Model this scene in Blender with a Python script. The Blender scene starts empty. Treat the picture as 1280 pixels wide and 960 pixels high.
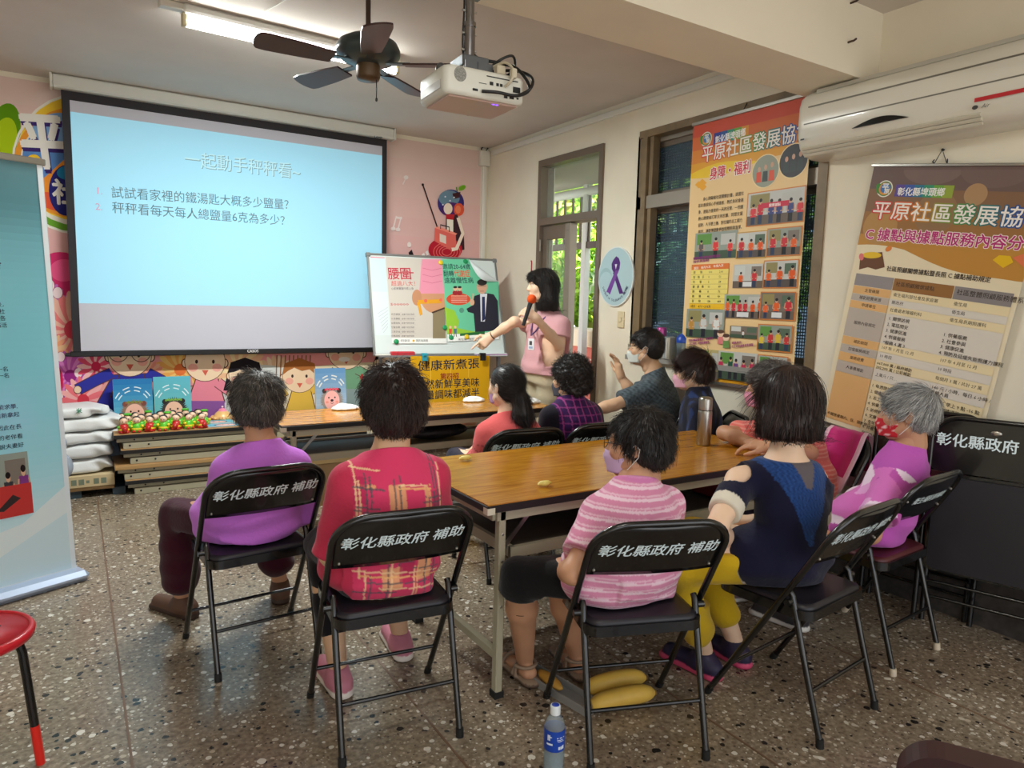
import bpy, math, random
import numpy as np
from mathutils import Vector, Matrix
from math import sin, cos, pi, radians

SC = bpy.context.scene
COL = SC.collection
random.seed(7)
RNG = np.random.default_rng(11)

# ---------------------------------------------------------------- camera, world, lights, exposure
FPX, YAW, PITCH, ROLL, CAMZ = 873.292, 0.562880, 0.115568, -0.025614, 1.44
_cy, _sy, _cp, _sp, _cr, _sr = cos(YAW), sin(YAW), cos(PITCH), sin(PITCH), cos(ROLL), sin(ROLL)
_f = np.array([_sy*_cp, _cy*_cp, -_sp]); _r = np.array([_cy, -_sy, 0.0]); _d = np.cross(_f, _r)
_r2 = _r*_cr + _d*_sr; _d2 = -_r*_sr + _d*_cr
CAMM = np.array([_r2, _d2, _f])
cam_data = bpy.data.cameras.new('camera'); cam = bpy.data.objects.new('camera', cam_data); COL.objects.link(cam)
cam_data.sensor_width = 36.0; cam_data.lens = FPX/1280*36.0; cam_data.clip_start = 0.02; cam_data.clip_end = 200
_m = Matrix.Identity(4)
for i in range(3):
    _m[i][0] = _r2[i]; _m[i][1] = -_d2[i]; _m[i][2] = -_f[i]
_m[2][3] = CAMZ
cam.matrix_world = _m
SC.camera = cam
SC.view_settings.view_transform = 'Standard'; SC.view_settings.look = 'None'
SC.view_settings.gamma = 1.0; SC.view_settings.use_curve_mapping = False
SC.view_settings.exposure = 0.25
SC.cycles.use_denoising = True
SC.cycles.max_bounces = 8; SC.cycles.diffuse_bounces = 4; SC.cycles.glossy_bounces = 4
SC.cycles.transparent_max_bounces = 12; SC.cycles.caustics_reflective = False; SC.cycles.caustics_refractive = False
SC.cycles.sample_clamp_indirect = 6.0

world = bpy.data.worlds.new('sky'); SC.world = world; world.use_nodes = True
wn = world.node_tree.nodes; wl = world.node_tree.links
_bg = wn['Background']; _tc = wn.new('ShaderNodeTexCoord'); _sx = wn.new('ShaderNodeSeparateXYZ'); _mr = wn.new('ShaderNodeMapRange'); _mx = wn.new('ShaderNodeMix')
_mx.data_type = 'RGBA'
wl.new(_tc.outputs['Generated'], _sx.inputs[0]); wl.new(_sx.outputs['Z'], _mr.inputs['Value'])
_mr.inputs['From Min'].default_value = -0.1; _mr.inputs['From Max'].default_value = 0.6
wl.new(_mr.outputs[0], _mx.inputs[0]); _mx.inputs[6].default_value = (0.95, 0.93, 0.88, 1); _mx.inputs[7].default_value = (0.72, 0.83, 1.0, 1)
wl.new(_mx.outputs[2], _bg.inputs['Color']); _bg.inputs['Strength'].default_value = 1.9

def add_light(name, kind, loc, energy, color=(1, 1, 1), rot=(0, 0, 0), **kw):
    l = bpy.data.lights.new(name, kind); l.energy = energy; l.color = color
    for k, v in kw.items(): setattr(l, k, v)
    o = bpy.data.objects.new(name, l); COL.objects.link(o); o.location = loc; o.rotation_euler = rot
    return o
# sun on the yard outside the door; fluorescent ceiling lamp of the room (tube built below gives its own glow)
_sun = add_light('sun', 'SUN', (8, 6, 6), 14.0, (1.0, 0.95, 0.85), angle=0.02); _sun.rotation_euler = Vector((.55, .12, -.83)).to_track_quat('-Z', 'Y').to_euler()
add_light('tube_light', 'AREA', (1.17, 4.23, 2.825), 70, (0.95, 1.0, 0.97), (0, 0, radians(3)), shape='RECTANGLE', size=1.2, size_y=0.05)
add_light('rear_fill_light', 'AREA', (0.6, 0.6, 2.86), 14, (1.0, 0.97, 0.88), (0, 0, 0), shape='RECTANGLE', size=1.2, size_y=0.06)  # added fill lamp out of view, no fixture built for it

# ---------------------------------------------------------------- measuring helpers: a point of the photograph on a real plane
def ray(x, y): return CAMM.T @ np.array([(x-640)/FPX, (y-480)/FPX, 1.0])
def at(x, y, Y=None, X=None, z=None):
    d = ray(x, y)
    t = Y/d[1] if Y is not None else X/d[0] if X is not None else (z-CAMZ)/d[2]
    return d*t + np.array([0, 0, CAMZ])
def V3(*a): return np.array(a, float)

# ---------------------------------------------------------------- colours and materials
def lin(c):
    if isinstance(c, str):
        c = c.lstrip('#'); c = tuple(int(c[i:i+2], 16) for i in (0, 2, 4))
    c = np.array(c[:3], float)/255.0
    return np.where(c <= 0.04045, c/12.92, ((c+0.055)/1.055)**2.4)
MATS = {}
def mat(name, color=None, rough=0.5, metal=0.0, spec=0.5, vcol=False, noise=None, bump=None, emit=None, alpha=None, trans=None, coat=0.0, sheen=0.0, sss=0.0):
    if name in MATS: return MATS[name]
    m = bpy.data.materials.new(name); m.use_nodes = True; MATS[name] = m
    n = m.node_tree.nodes; l = m.node_tree.links; b = n['Principled BSDF']
    b.inputs['Roughness'].default_value = rough; b.inputs['Metallic'].default_value = metal; b.inputs['Specular IOR Level'].default_value = spec
    b.inputs['Coat Weight'].default_value = coat; b.inputs['Sheen Weight'].default_value = sheen
    src = None
    if vcol:
        a = n.new('ShaderNodeAttribute'); a.attribute_name = 'Col'; src = a.outputs['Color']
    elif color is not None:
        c = lin(color); b.inputs['Base Color'].default_value = (*c, 1)
    tc = n.new('ShaderNodeTexCoord')
    if noise:   # (scale, amount)
        t = n.new('ShaderNodeTexNoise'); t.inputs['Scale'].default_value = noise[0]; t.inputs['Detail'].default_value = 5
        l.new(tc.outputs['Object'], t.inputs['Vector'])
        mr = n.new('ShaderNodeMapRange'); mr.inputs['From Min'].default_value = .3; mr.inputs['From Max'].default_value = .7
        mr.inputs['To Min'].default_value = 1-noise[1]; mr.inputs['To Max'].default_value = 1+noise[1]*.5
        l.new(t.outputs['Fac'], mr.inputs['Value'])
        mx = n.new('ShaderNodeVectorMath'); mx.operation = 'MULTIPLY'
        if src is not None: l.new(src, mx.inputs[0])
        else: mx.inputs[0].default_value = tuple(lin(color))
        l.new(mr.outputs[0], mx.inputs[1]); src = mx.outputs[0]
    if src is not None: l.new(src, b.inputs['Base Color'])
    if bump:    # (scale, strength, distance)
        t = n.new('ShaderNodeTexNoise'); t.inputs['Scale'].default_value = bump[0]; t.inputs['Detail'].default_value = 4
        l.new(tc.outputs['Object'], t.inputs['Vector'])
        bp = n.new('ShaderNodeBump'); bp.inputs['Strength'].default_value = bump[1]; bp.inputs['Distance'].default_value = bump[2]
        l.new(t.outputs['Fac'], bp.inputs['Height']); l.new(bp.outputs[0], b.inputs['Normal'])
    if emit:
        if src is not None: l.new(src, b.inputs['Emission Color'])
        else: b.inputs['Emission Color'].default_value = (*lin(emit[0]), 1)
        b.inputs['Emission Strength'].default_value = emit[1]
    if alpha is not None: b.inputs['Alpha'].default_value = alpha
    if trans is not None: b.inputs['Transmission Weight'].default_value = trans; b.inputs['IOR'].default_value = 1.33
    if sss: b.inputs['Subsurface Weight'].default_value = sss; b.inputs['Subsurface Radius'].default_value = (.01, .004, .002)
    return m

# ---------------------------------------------------------------- object helpers
def setp(o, label=None, cat=None, group=None, kind=None):
    if label: o['label'] = label
    if cat: o['category'] = cat
    if group: o['group'] = group
    if kind: o['kind'] = kind
    return o
def empty(name, loc, rz=0.0, label=None, cat=None, group=None):
    o = bpy.data.objects.new(name, None); COL.objects.link(o); o.location = loc; o.rotation_euler = (0, 0, rz); o.empty_display_size = .1
    return setp(o, label, cat, group)
def copy_tree(o, parent=None):
    c = o.copy(); COL.objects.link(c)
    if parent is not None: c.parent = parent
    for ch in list(o.children): copy_tree(ch, c)
    return c

class MB:
    """collects shapes into one mesh"""
    def __init__(s): s.v = []; s.f = []; s.m = []; s.c = []; s.sm = []; s.n = 0
    def add(s, v, f, mi=0, col=None, smooth=False):
        v = np.asarray(v, float); s.v.append(v); s.f += [tuple(i+s.n for i in q) for q in f]
        s.m += [mi]*len(f); s.sm += [smooth]*len(f); s.c += [(1, 1, 1) if col is None else col]*len(f); s.n += len(v)
    def box(s, lo, hi, mi=0, col=None, M=None, bev=0.0):
        lo = np.array(lo, float); hi = np.array(hi, float)
        if bev > 0:
            b = min(bev, *((hi-lo)/2.01)); v = []; f = []
            # 24 vertices, chamfered box
            idx = {}
            for sx in (0, 1):
                for sy in (0, 1):
                    for sz in (0, 1):
                        c = np.array([(lo, hi)[sx][0], (lo, hi)[sy][1], (lo, hi)[sz][2]]); d = np.array([1-2*sx, 1-2*sy, 1-2*sz])*b
                        for ax in range(3):
                            p = c.copy()
                            for k in range(3):
                                if k != ax: p[k] += d[k]
                            idx[(sx, sy, sz, ax)] = len(v); v.append(p)
            I = lambda a, b_, c_, ax: idx[(a, b_, c_, ax)]
            for ax in range(3):
                for sd in (0, 1):
                    o1, o2 = [(1, 2), (2, 0), (0, 1)][ax]; q = []
                    for (a, b_) in ((0, 0), (1, 0), (1, 1), (0, 1)):
                        k = [0, 0, 0]; k[ax] = sd; k[o1] = a; k[o2] = b_; q.append(I(*k, ax))
                    f.append(tuple(q if sd else q[::-1]))
            for ax in range(3):
                o1, o2 = [(1, 2), (2, 0), (0, 1)][ax]
                for a in (0, 1):
                    for b_ in (0, 1):
                        k0 = [0, 0, 0]; k1 = [0, 0, 0]; k0[o1] = k1[o1] = a; k0[o2] = k1[o2] = b_; k0[ax] = 0; k1[ax] = 1
                        q = (I(*k0, o1), I(*k1, o1), I(*k1, o2), I(*k0, o2)); f.append(q if a == b_ else q[::-1])
            for sx in (0, 1):
                for sy in (0, 1):
                    for sz in (0, 1):
                        q = (I(sx, sy, sz, 0), I(sx, sy, sz, 1), I(sx, sy, sz, 2)); f.append(q if (sx+sy+sz) % 2 else q[::-1])
        else:
            x0, y0, z0 = lo; x1, y1, z1 = hi
            v = [(x0, y0, z0), (x1, y0, z0), (x1, y1, z0), (x0, y1, z0), (x0, y0, z1), (x1, y0, z1), (x1, y1, z1), (x0, y1, z1)]
            f = [(0, 3, 2, 1), (4, 5, 6, 7), (0, 1, 5, 4), (1, 2, 6, 5), (2, 3, 7, 6), (3, 0, 4, 7)]
        v = np.array(v)
        if M is not None: v = v @ np.array(M)[:3, :3].T + np.array(M)[:3, 3]
        s.add(v, f, mi, col)
    def bar(s, a, b, w, t=None, mi=0, up=(0, 0, 1), col=None, bev=0.0):
        """rectangular bar from a to b, w wide (side), t thick (along up)"""
        a = np.array(a, float); b = np.array(b, float); d = b-a; L = np.linalg.norm(d); d /= L
        up = np.array(up, float); sd = np.cross(d, up)
        if np.linalg.norm(sd) < 1e-5: up = np.array([0, 1.0, 0]); sd = np.cross(d, up)
        sd /= np.linalg.norm(sd); up = np.cross(sd, d); t = t or w
        M = np.eye(4); M[:3, 0] = sd; M[:3, 1] = d; M[:3, 2] = up; M[:3, 3] = a
        s.box((-w/2, 0, -t/2), (w/2, L, t/2), mi, col, M, bev)
    def tube(s, pts, r, n=8, mi=0, col=None, caps=True, closed=False):
        pts = np.array(pts, float); N = len(pts); r = np.broadcast_to(np.array(r, float), (N,))
        T = np.gradient(pts, axis=0)
        if closed: T = np.roll(pts, -1, 0)-np.roll(pts, 1, 0)
        T /= np.linalg.norm(T, axis=1)[:, None]+1e-12
        u = np.cross(T[0], (0, 0, 1.0));
        if np.linalg.norm(u) < .1: u = np.cross(T[0], (0, 1.0, 0))
        u /= np.linalg.norm(u); vs = []; a = np.linspace(0, 2*pi, n, endpoint=False)
        for i in range(N):
            u = u-T[i]*np.dot(u, T[i]); u /= np.linalg.norm(u)+1e-12; w = np.cross(T[i], u)
            vs.append(pts[i]+r[i]*(np.cos(a)[:, None]*u+np.sin(a)[:, None]*w))
        f = []
        for i in range(N if closed else N-1):
            j = (i+1) % N
            for k in range(n): f.append((i*n+k, i*n+(k+1) % n, j*n+(k+1) % n, j*n+k))
        vs = np.concatenate(vs)
        s.add(vs, f, mi, col, True)
        if caps and not closed:
            s.add(vs[:n], [tuple(range(n))[::-1]], mi, col); s.add(vs[-n:], [tuple(range(n))], mi, col)
    def lathe(s, prof, o=(0, 0, 0), n=24, mi=0, col=None, M=None, smooth=True):
        prof = np.array(prof, float); a = np.linspace(0, 2*pi, n, endpoint=False); vs = []
        for r, z in prof: vs.append(np.stack([r*np.cos(a), r*np.sin(a), np.full(n, z)], 1))
        vs = np.concatenate(vs)
        if M is not None: vs = vs @ np.array(M)[:3, :3].T
        vs = vs+np.array(o, float); f = []
        for i in range(len(prof)-1):
            for k in range(n): f.append((i*n+k, i*n+(k+1) % n, (i+1)*n+(k+1) % n, (i+1)*n+k))
        s.add(vs, f, mi, col, smooth)
    def ell(s, c, r, mi=0, col=None, n=12, m=8, R=None):
        th = np.linspace(0, pi, m+1)[1:-1]; ph = np.linspace(0, 2*pi, n, endpoint=False)
        v = [(0, 0, 1)]+[(sin(t)*cos(p), sin(t)*sin(p), cos(t)) for t in th for p in ph]+[(0, 0, -1)]
        v = np.array(v)*np.array(r)
        if R is not None: v = v @ np.array(R).T
        f = [(0, 1+k, 1+(k+1) % n) for k in range(n)]
        for i in range(m-2):
            for k in range(n): f.append((1+i*n+k, 1+(i+1)*n+k, 1+(i+1)*n+(k+1) % n, 1+i*n+(k+1) % n))
        L = len(v)-1; b = 1+(m-2)*n; f += [(L, b+(k+1) % n, b+k) for k in range(n)]
        s.add(v+np.array(c), f, mi, col, True)
    def prism(s, pts2, z0, z1, M=None, mi=0, col=None, smooth=False):
        """outline (CCW) extruded from z0 to z1 in a local frame M"""
        p = np.array(pts2, float); n = len(p)
        v = np.concatenate([np.c_[p, np.full(n, z0)], np.c_[p, np.full(n, z1)]])
        if M is not None: v = v @ np.array(M)[:3, :3].T + np.array(M)[:3, 3]
        s.add(v, [tuple(range(n))[::-1], tuple(range(n, 2*n))], mi, col)
        s.add(v, [(i, (i+1) % n, n+(i+1) % n, n+i) for i in range(n)], mi, col, smooth)
    def build(s, name, mats, parent=None, label=None, cat=None, group=None, kind=None, loc=None, rot=None, vcol=False, autosmooth=None):
        me = bpy.data.meshes.new(name)
        v = np.concatenate(s.v) if s.v else np.zeros((0, 3))
        me.from_pydata(v.tolist(), [], s.f)
        if not isinstance(mats, (list, tuple)): mats = [mats]
        for m in mats: me.materials.append(m)
        me.polygons.foreach_set('material_index', np.array(s.m, np.int32)); me.polygons.foreach_set('use_smooth', np.array(s.sm, bool))
        if vcol:
            at_ = me.color_attributes.new('Col', 'FLOAT_COLOR', 'CORNER'); c = np.ones((len(me.loops), 4), np.float32); i = 0
            tot = np.empty(len(me.polygons), np.int32); me.polygons.foreach_get('loop_total', tot)
            c[:, :3] = np.repeat(np.array(s.c, np.float32), tot, axis=0); at_.data.foreach_set('color', c.ravel())
        me.update(); o = bpy.data.objects.new(name, me); COL.objects.link(o)
        if parent is not None: o.parent = parent
        if loc is not None: o.location = loc
        if rot is not None: o.rotation_euler = rot
        return setp(o, label, cat, group, kind)

def arr_mesh(name, v, q, mats, col=None, parent=None, smooth=True, tris=None, midx=None):
    """mesh from numpy arrays (quads and optional triangles), vertex colours"""
    me = bpy.data.meshes.new(name); nq = len(q); nt = 0 if tris is None else len(tris)
    me.vertices.add(len(v)); me.vertices.foreach_set('co', np.asarray(v, np.float32).ravel())
    loops = np.asarray(q, np.int32).ravel()
    st = np.arange(nq, dtype=np.int32)*4; tot = np.full(nq, 4, np.int32)
    if nt:
        st = np.concatenate([st, nq*4+np.arange(nt, dtype=np.int32)*3]); tot = np.concatenate([tot, np.full(nt, 3, np.int32)])
        loops = np.concatenate([loops, np.asarray(tris, np.int32).ravel()])
    me.loops.add(len(loops)); me.loops.foreach_set('vertex_index', loops)
    me.polygons.add(nq+nt); me.polygons.foreach_set('loop_start', st)
    me.polygons.foreach_set('use_smooth', np.full(nq+nt, smooth, bool))
    if not isinstance(mats, (list, tuple)): mats = [mats]
    for m in mats: me.materials.append(m)
    if midx is not None: me.polygons.foreach_set('material_index', np.asarray(midx, np.int32))
    if col is not None:
        a = me.color_attributes.new('Col', 'FLOAT_COLOR', 'POINT'); c = np.ones((len(v), 4), np.float32); c[:, :3] = col
        a.data.foreach_set('color', c.ravel())
    me.update(calc_edges=True); me.validate()
    o = bpy.data.objects.new(name, me); COL.objects.link(o)
    if parent is not None: o.parent = parent
    return o

# ---------------------------------------------------------------- flat printed matter: shapes and lettering on a plane
_TXT = {}
def text_mesh(s, bold=0.0, res=2):
    key = (s, bold, res)
    if key in _TXT: return _TXT[key]
    c = bpy.data.curves.new('lettering', 'FONT'); c.body = s; c.resolution_u = res; c.offset = bold; c.fill_mode = 'BOTH'
    o = bpy.data.objects.new('lettering', c); COL.objects.link(o)
    dg = bpy.context.evaluated_depsgraph_get(); dg.update()
    me = bpy.data.meshes.new_from_object(o.evaluated_get(dg))
    v = np.empty(len(me.vertices)*3, np.float32); me.vertices.foreach_get('co', v); v = v.reshape(-1, 3)[:, :2].astype(float)
    f = [tuple(p.vertices) for p in me.polygons]
    bpy.data.objects.remove(o); bpy.data.curves.remove(c); bpy.data.meshes.remove(me)
    _TXT[key] = (v, f); return v, f
class Print:
    def __init__(s, o, u, v, step=0.00002):
        s.o = np.array(o, float); s.u = np.array(u, float)/np.linalg.norm(u); s.v = np.array(v, float)/np.linalg.norm(v)
        s.n = np.cross(s.u, s.v); s.z = 0.0004; s.step = step; s.mb = MB(); s.mi = 0
    def pix(s, x, y):
        d = ray(x, y); c = np.array([0, 0, CAMZ]); t = np.dot(s.o-c, s.n)/np.dot(d, s.n); p = c+d*t-s.o
        return np.array([np.dot(p, s.u), np.dot(p, s.v)])
    def put(s, p2, faces, col, nst=1):
        p2 = np.asarray(p2, float); z = s.z+np.repeat(np.arange(nst), len(p2)//nst)[:, None]*s.step; s.z += s.step*nst
        s.mb.add(s.o+p2[:, :1]*s.u+p2[:, 1:2]*s.v+s.n*z, faces, s.mi, tuple(lin(col)))
    def poly(s, pts, col, px=False):
        if px: pts = [s.pix(*p) for p in pts]
        pts = np.array(pts, float)
        a = np.sum(pts[:, 0]*np.roll(pts[:, 1], -1)-np.roll(pts[:, 0], -1)*pts[:, 1])
        if a < 0: pts = pts[::-1]
        s.put(pts, [tuple(range(len(pts)))], col)
    def rect(s, a, b, col): s.poly([(a[0], a[1]), (b[0], a[1]), (b[0], b[1]), (a[0], b[1])], col)
    def ell(s, c, r, col, px=False, n=28, rot=0.0, a0=0.0, a1=2*pi):
        r = (r, r) if np.isscalar(r) else r; a = np.linspace(a0, a1, n, endpoint=abs(a1-a0) < 2*pi-1e-6)
        x = np.cos(a)*r[0]; y = np.sin(a)*r[1]; cr, sr = cos(rot), sin(rot)
        s.poly(np.c_[c[0]+x*cr-y*sr, c[1]+x*sr+y*cr], col, px)
    def ring(s, c, r, w, col, px=False, n=36):
        r = (r, r) if np.isscalar(r) else r; a = np.linspace(0, 2*pi, n, endpoint=False)
        P = np.concatenate([np.c_[c[0]+np.cos(a)*r[0], c[1]+np.sin(a)*r[1]], np.c_[c[0]+np.cos(a)*(r[0]-w), c[1]+np.sin(a)*(r[1]-w)]])
        if px: P = np.array([s.pix(*p) for p in P])
        f = [(i, (i+1) % n, n+(i+1) % n, n+i) for i in range(n)]
        if px: f = [q[::-1] for q in f]
        s.put(P, f, col)
    def line(s, pts, w, col, px=False):
        if px: pts = [s.pix(*p) for p in pts]
        p = np.array(pts, float); d = np.gradient(p, axis=0); d /= np.linalg.norm(d, axis=1)[:, None]+1e-12
        nn = np.c_[-d[:, 1], d[:, 0]]*w/2; P = np.concatenate([p-nn, p+nn]); N = len(p)
        s.put(P, [(i, i+1, N+i+1, N+i) for i in range(N-1)], col)
    def text(s, st, p, h, col, align='l', width=None, bold=0.0, rot=0.0, shear=0.0, outline=None, px=False, res=2, grad=None):
        """lettering with its baseline-left (or centre/right) at p; h = height of a full character; width = total width if given"""
        if px: p = s.pix(*p)
        for k, (bo, cc) in enumerate([(bold, col)]):
            v, f = text_mesh(st, 0.0, res)
            if len(v) == 0: return
            v0 = v; w = v0[:, 0].max()
            sc = h/0.92; sx = sc if width is None else width/w
            q = v*np.array([sx, sc]); q[:, 0] += q[:, 1]*shear
            if align == 'c': q[:, 0] -= w*sx/2
            if align == 'r': q[:, 0] -= w*sx
            c_, s_ = cos(rot), sin(rot); q = np.c_[q[:, 0]*c_-q[:, 1]*s_, q[:, 0]*s_+q[:, 1]*c_]+np.array(p)
            nst = 0 if bo < .005 else 3 if bo < .015 else 5 if bo < .04 else 9
            if nst and grad is None:
                aa = np.linspace(0, 2*pi, nst, endpoint=False)+.4; q0 = q; f0 = f; nv = len(q0)
                q = np.concatenate([q0+np.array([cos(a), sin(a)])*bo*sc for a in aa]); f = [tuple(i+j*nv for i in ff) for j in range(nst) for ff in f0]
            if grad is not None and k == (1 if outline else 0) - (1 if outline else 0):
                cs = [grad(v[list(ff), 0].mean()/w) for ff in f]; nv = len(q); aa = np.linspace(0, 2*pi, 9, endpoint=False)
                q = np.concatenate([q+np.array([cos(a), sin(a)])*bo*sc for a in aa]); f = [tuple(i+j*nv for i in ff) for j in range(9) for ff in f]; cs = cs*9
                z = s.z+np.repeat(np.arange(9), nv)[:, None]*s.step; s.z += s.step*9; P = s.o+q[:, :1]*s.u+q[:, 1:2]*s.v+s.n*z
                base = s.mb.n; s.mb.add(P, [], s.mi)
                for ff, c3 in zip(f, cs):
                    s.mb.f.append(tuple(i+base for i in ff)); s.mb.m.append(s.mi); s.mb.sm.append(False); s.mb.c.append(tuple(lin(c3)))
            else: s.put(q, f, cc, max(nst, 1))
    def build(s, name, mats, parent=None, **kw):
        o = s.mb.build(name, mats, None, vcol=True, **kw)
        if parent is not None:
            bpy.context.view_layer.update(); o.parent = parent; o.matrix_parent_inverse = parent.matrix_world.inverted()
        return o
def world_parent(o, parent):
    o.parent = parent; bpy.context.view_layer.update(); o.matrix_parent_inverse = parent.matrix_world.inverted(); return o
M_PRINT = mat('printed_ink', vcol=True, rough=0.45, spec=0.3)
M_PRINT_MATTE = mat('printed_matte', vcol=True, rough=0.8, spec=0.2)
# ---------------------------------------------------------------- the setting
WX, WY, CEIL = 3.54, 6.15, 2.94
LX, BY = -2.3, -2.4
def tree(m): return m.node_tree.nodes, m.node_tree.links
def wall_mat(name, color, sc=2.2, amt=.06, rough=.85):
    return mat(name, color, rough=rough, spec=.25, noise=(sc, amt), bump=(160, .12, .002))
M_CREAM = wall_mat('cream_wall_paint', (238, 230, 210))
M_CEIL = wall_mat('ceiling_paint', (216, 208, 200), 1.3, .1)
M_BEAM = wall_mat('beam_paint', (238, 230, 210), 2, .05)
M_WHITEPLASTIC = mat('white_plastic', (226, 224, 214), rough=.35)
M_BLACK = mat('black_plastic', (20, 20, 22), rough=.4)
M_STEEL = mat('brushed_steel', (175, 172, 165), rough=.28, metal=1.0)

def terrazzo():
    m = bpy.data.materials.new('terrazzo'); m.use_nodes = True; n, l = tree(m); b = n['Principled BSDF']
    tc = n.new('ShaderNodeTexCoord'); prev = None
    big = n.new('ShaderNodeTexNoise'); big.inputs['Scale'].default_value = 1.6; big.inputs['Detail'].default_value = 4; l.new(tc.outputs['Object'], big.inputs['Vector'])
    fine = n.new('ShaderNodeTexNoise'); fine.inputs['Scale'].default_value = 55; fine.inputs['Detail'].default_value = 6; l.new(tc.outputs['Object'], fine.inputs['Vector'])
    cr = n.new('ShaderNodeValToRGB'); cr.color_ramp.elements[0].position = .33; cr.color_ramp.elements[1].position = .66
    cr.color_ramp.elements[0].color = (*lin((116, 103, 87)), 1); cr.color_ramp.elements[1].color = (*lin((164, 151, 132)), 1)
    l.new(fine.outputs['Fac'], cr.inputs['Fac'])
    mixb = n.new('ShaderNodeMix'); mixb.data_type = 'RGBA'; mixb.blend_type = 'MULTIPLY'; mixb.inputs[0].default_value = .45
    crb = n.new('ShaderNodeValToRGB'); crb.color_ramp.elements[0].position = .35; crb.color_ramp.elements[1].position = .65
    crb.color_ramp.elements[0].color = (*lin((196, 172, 158)), 1); crb.color_ramp.elements[1].color = (*lin((236, 232, 222)), 1)
    l.new(big.outputs['Fac'], crb.inputs['Fac']); l.new(cr.outputs[0], mixb.inputs[6]); l.new(crb.outputs[0], mixb.inputs[7]); prev = mixb.outputs[2]
    def chips(scale, thr, cols, stretch=(1, 1, 1), rnd=.5):
        nonlocal prev
        mp = n.new('ShaderNodeMapping'); mp.inputs['Scale'].default_value = stretch; mp.inputs['Location'].default_value = (scale, scale*.3, 0); l.new(tc.outputs['Object'], mp.inputs['Vector'])
        wob = n.new('ShaderNodeTexNoise'); wob.inputs['Scale'].default_value = scale*1.3; l.new(mp.outputs[0], wob.inputs['Vector'])
        add = n.new('ShaderNodeMix'); add.data_type = 'VECTOR'; add.inputs[0].default_value = .012*40/scale; l.new(mp.outputs[0], add.inputs[4]); l.new(wob.outputs['Color'], add.inputs[5])
        v = n.new('ShaderNodeTexVoronoi'); v.inputs['Scale'].default_value = scale; v.inputs['Randomness'].default_value = 1; v.voronoi_dimensions = '3D'
        l.new(add.outputs[1], v.inputs['Vector'])
        sep = n.new('ShaderNodeSeparateColor'); l.new(v.outputs['Color'], sep.inputs[0])
        # chip where distance is below a per-cell threshold and the cell is chosen
        th = n.new('ShaderNodeMapRange'); th.inputs['From Min'].default_value = 1-rnd; th.inputs['From Max'].default_value = 1.0
        th.inputs['To Min'].default_value = 0.02; th.inputs['To Max'].default_value = thr; l.new(sep.outputs[0], th.inputs['Value'])
        lt = n.new('ShaderNodeMath'); lt.operation = 'LESS_THAN'; l.new(v.outputs['Distance'], lt.inputs[0]); l.new(th.outputs[0], lt.inputs[1])
        rp = n.new('ShaderNodeValToRGB'); rp.color_ramp.interpolation = 'CONSTANT'; el = rp.color_ramp.elements
        while len(el) < len(cols): el.new(.5)
        for i, c in enumerate(cols): el[i].position = i/len(cols); el[i].color = (*lin(c), 1)
        l.new(sep.outputs[1], rp.inputs['Fac'])
        mx = n.new('ShaderNodeMix'); mx.data_type = 'RGBA'; l.new(lt.outputs[0], mx.inputs[0]); l.new(prev, mx.inputs[6]); l.new(rp.outputs[0], mx.inputs[7]); prev = mx.outputs[2]
    chips(85, .42, [(178, 168, 150), (92, 80, 68), (196, 188, 172), (140, 122, 100)], rnd=.75)
    chips(46, .46, [(204, 197, 182), (44, 40, 38), (186, 172, 150), (122, 104, 88), (214, 208, 196)], rnd=.6)
    chips(30, .40, [(38, 35, 34), (216, 210, 198), (52, 46, 42), (190, 180, 164)], rnd=.34)
    l.new(prev, b.inputs['Base Color']); b.inputs['Roughness'].default_value = .26; b.inputs['Specular IOR Level'].default_value = .5
    rr = n.new('ShaderNodeMapRange'); rr.inputs['To Min'].default_value = .16; rr.inputs['To Max'].default_value = .34; l.new(big.outputs['Fac'], rr.inputs['Value']); l.new(rr.outputs[0], b.inputs['Roughness'])
    return m
m = MB(); m.box((LX-.1, BY, -.12), (WX+.2, WY+.1, 0)); m.build('floor', terrazzo(), kind='structure')
M_BRASS = mat('floor_joint', (112, 86, 66), rough=.5)
m = MB()
for x in (-1.67, -.785, .103, .988, 1.845, 2.73): m.box((x-.004, BY, 0), (x+.004, WY, .0012))
m.build('trim_1', M_BRASS, kind='structure')
m = MB(); m.box((LX-.1, WY, 0), (WX+.2, WY+.12, CEIL)); m.build('wall_front', M_CREAM, kind='structure')
m = MB(); m.box((LX-.1, BY, 0), (LX, WY, CEIL)); m.build('wall_left', M_CREAM, kind='structure')
m = MB(); m.box((LX-.1, BY, CEIL), (WX+.2, WY+.12, CEIL+.12)); m.build('ceiling', M_CEIL, kind='structure')
m = MB(); m.box((LX, 2.18, 2.6), (WX, 2.535, CEIL)); m.build('ceiling_beam', M_BEAM, kind='structure')
# right wall with its door and window openings
D0, D1, DT = 4.35, 5.235, 2.68
N0, N1, NB, NT = 2.44, 3.95, 1.08, 2.66
m = MB(); T = .16
for y0, y1, z0, z1 in ((BY, N0, 0, CEIL), (N0, N1, 0, NB), (N0, N1, NT, CEIL), (N1, D0, 0, CEIL), (D0, D1, DT, CEIL), (D1, WY, 0, CEIL)):
    m.box((WX, y0, z0), (WX+T, y1, z1))
m.build('wall_right', M_CREAM, kind='structure')
M_DADO = mat('dark_granite_skirting', (74, 70, 68), rough=.35, noise=(30, .35))
m = MB(); m.box((WX-.018, BY, 0), (WX, D0-.02, .27)); m.build('baseboard_right', M_DADO, kind='structure')
m = MB(); m.box((LX, WY-.015, 0), (WX-.02, WY, .12)); m.build('baseboard_front', M_DADO, kind='structure')
M_FRAME = mat('brown_grey_aluminium', (122, 108, 94), rough=.42, metal=.25)
M_FRAMEL = mat('pale_aluminium', (150, 140, 126), rough=.4, metal=.3)
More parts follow.
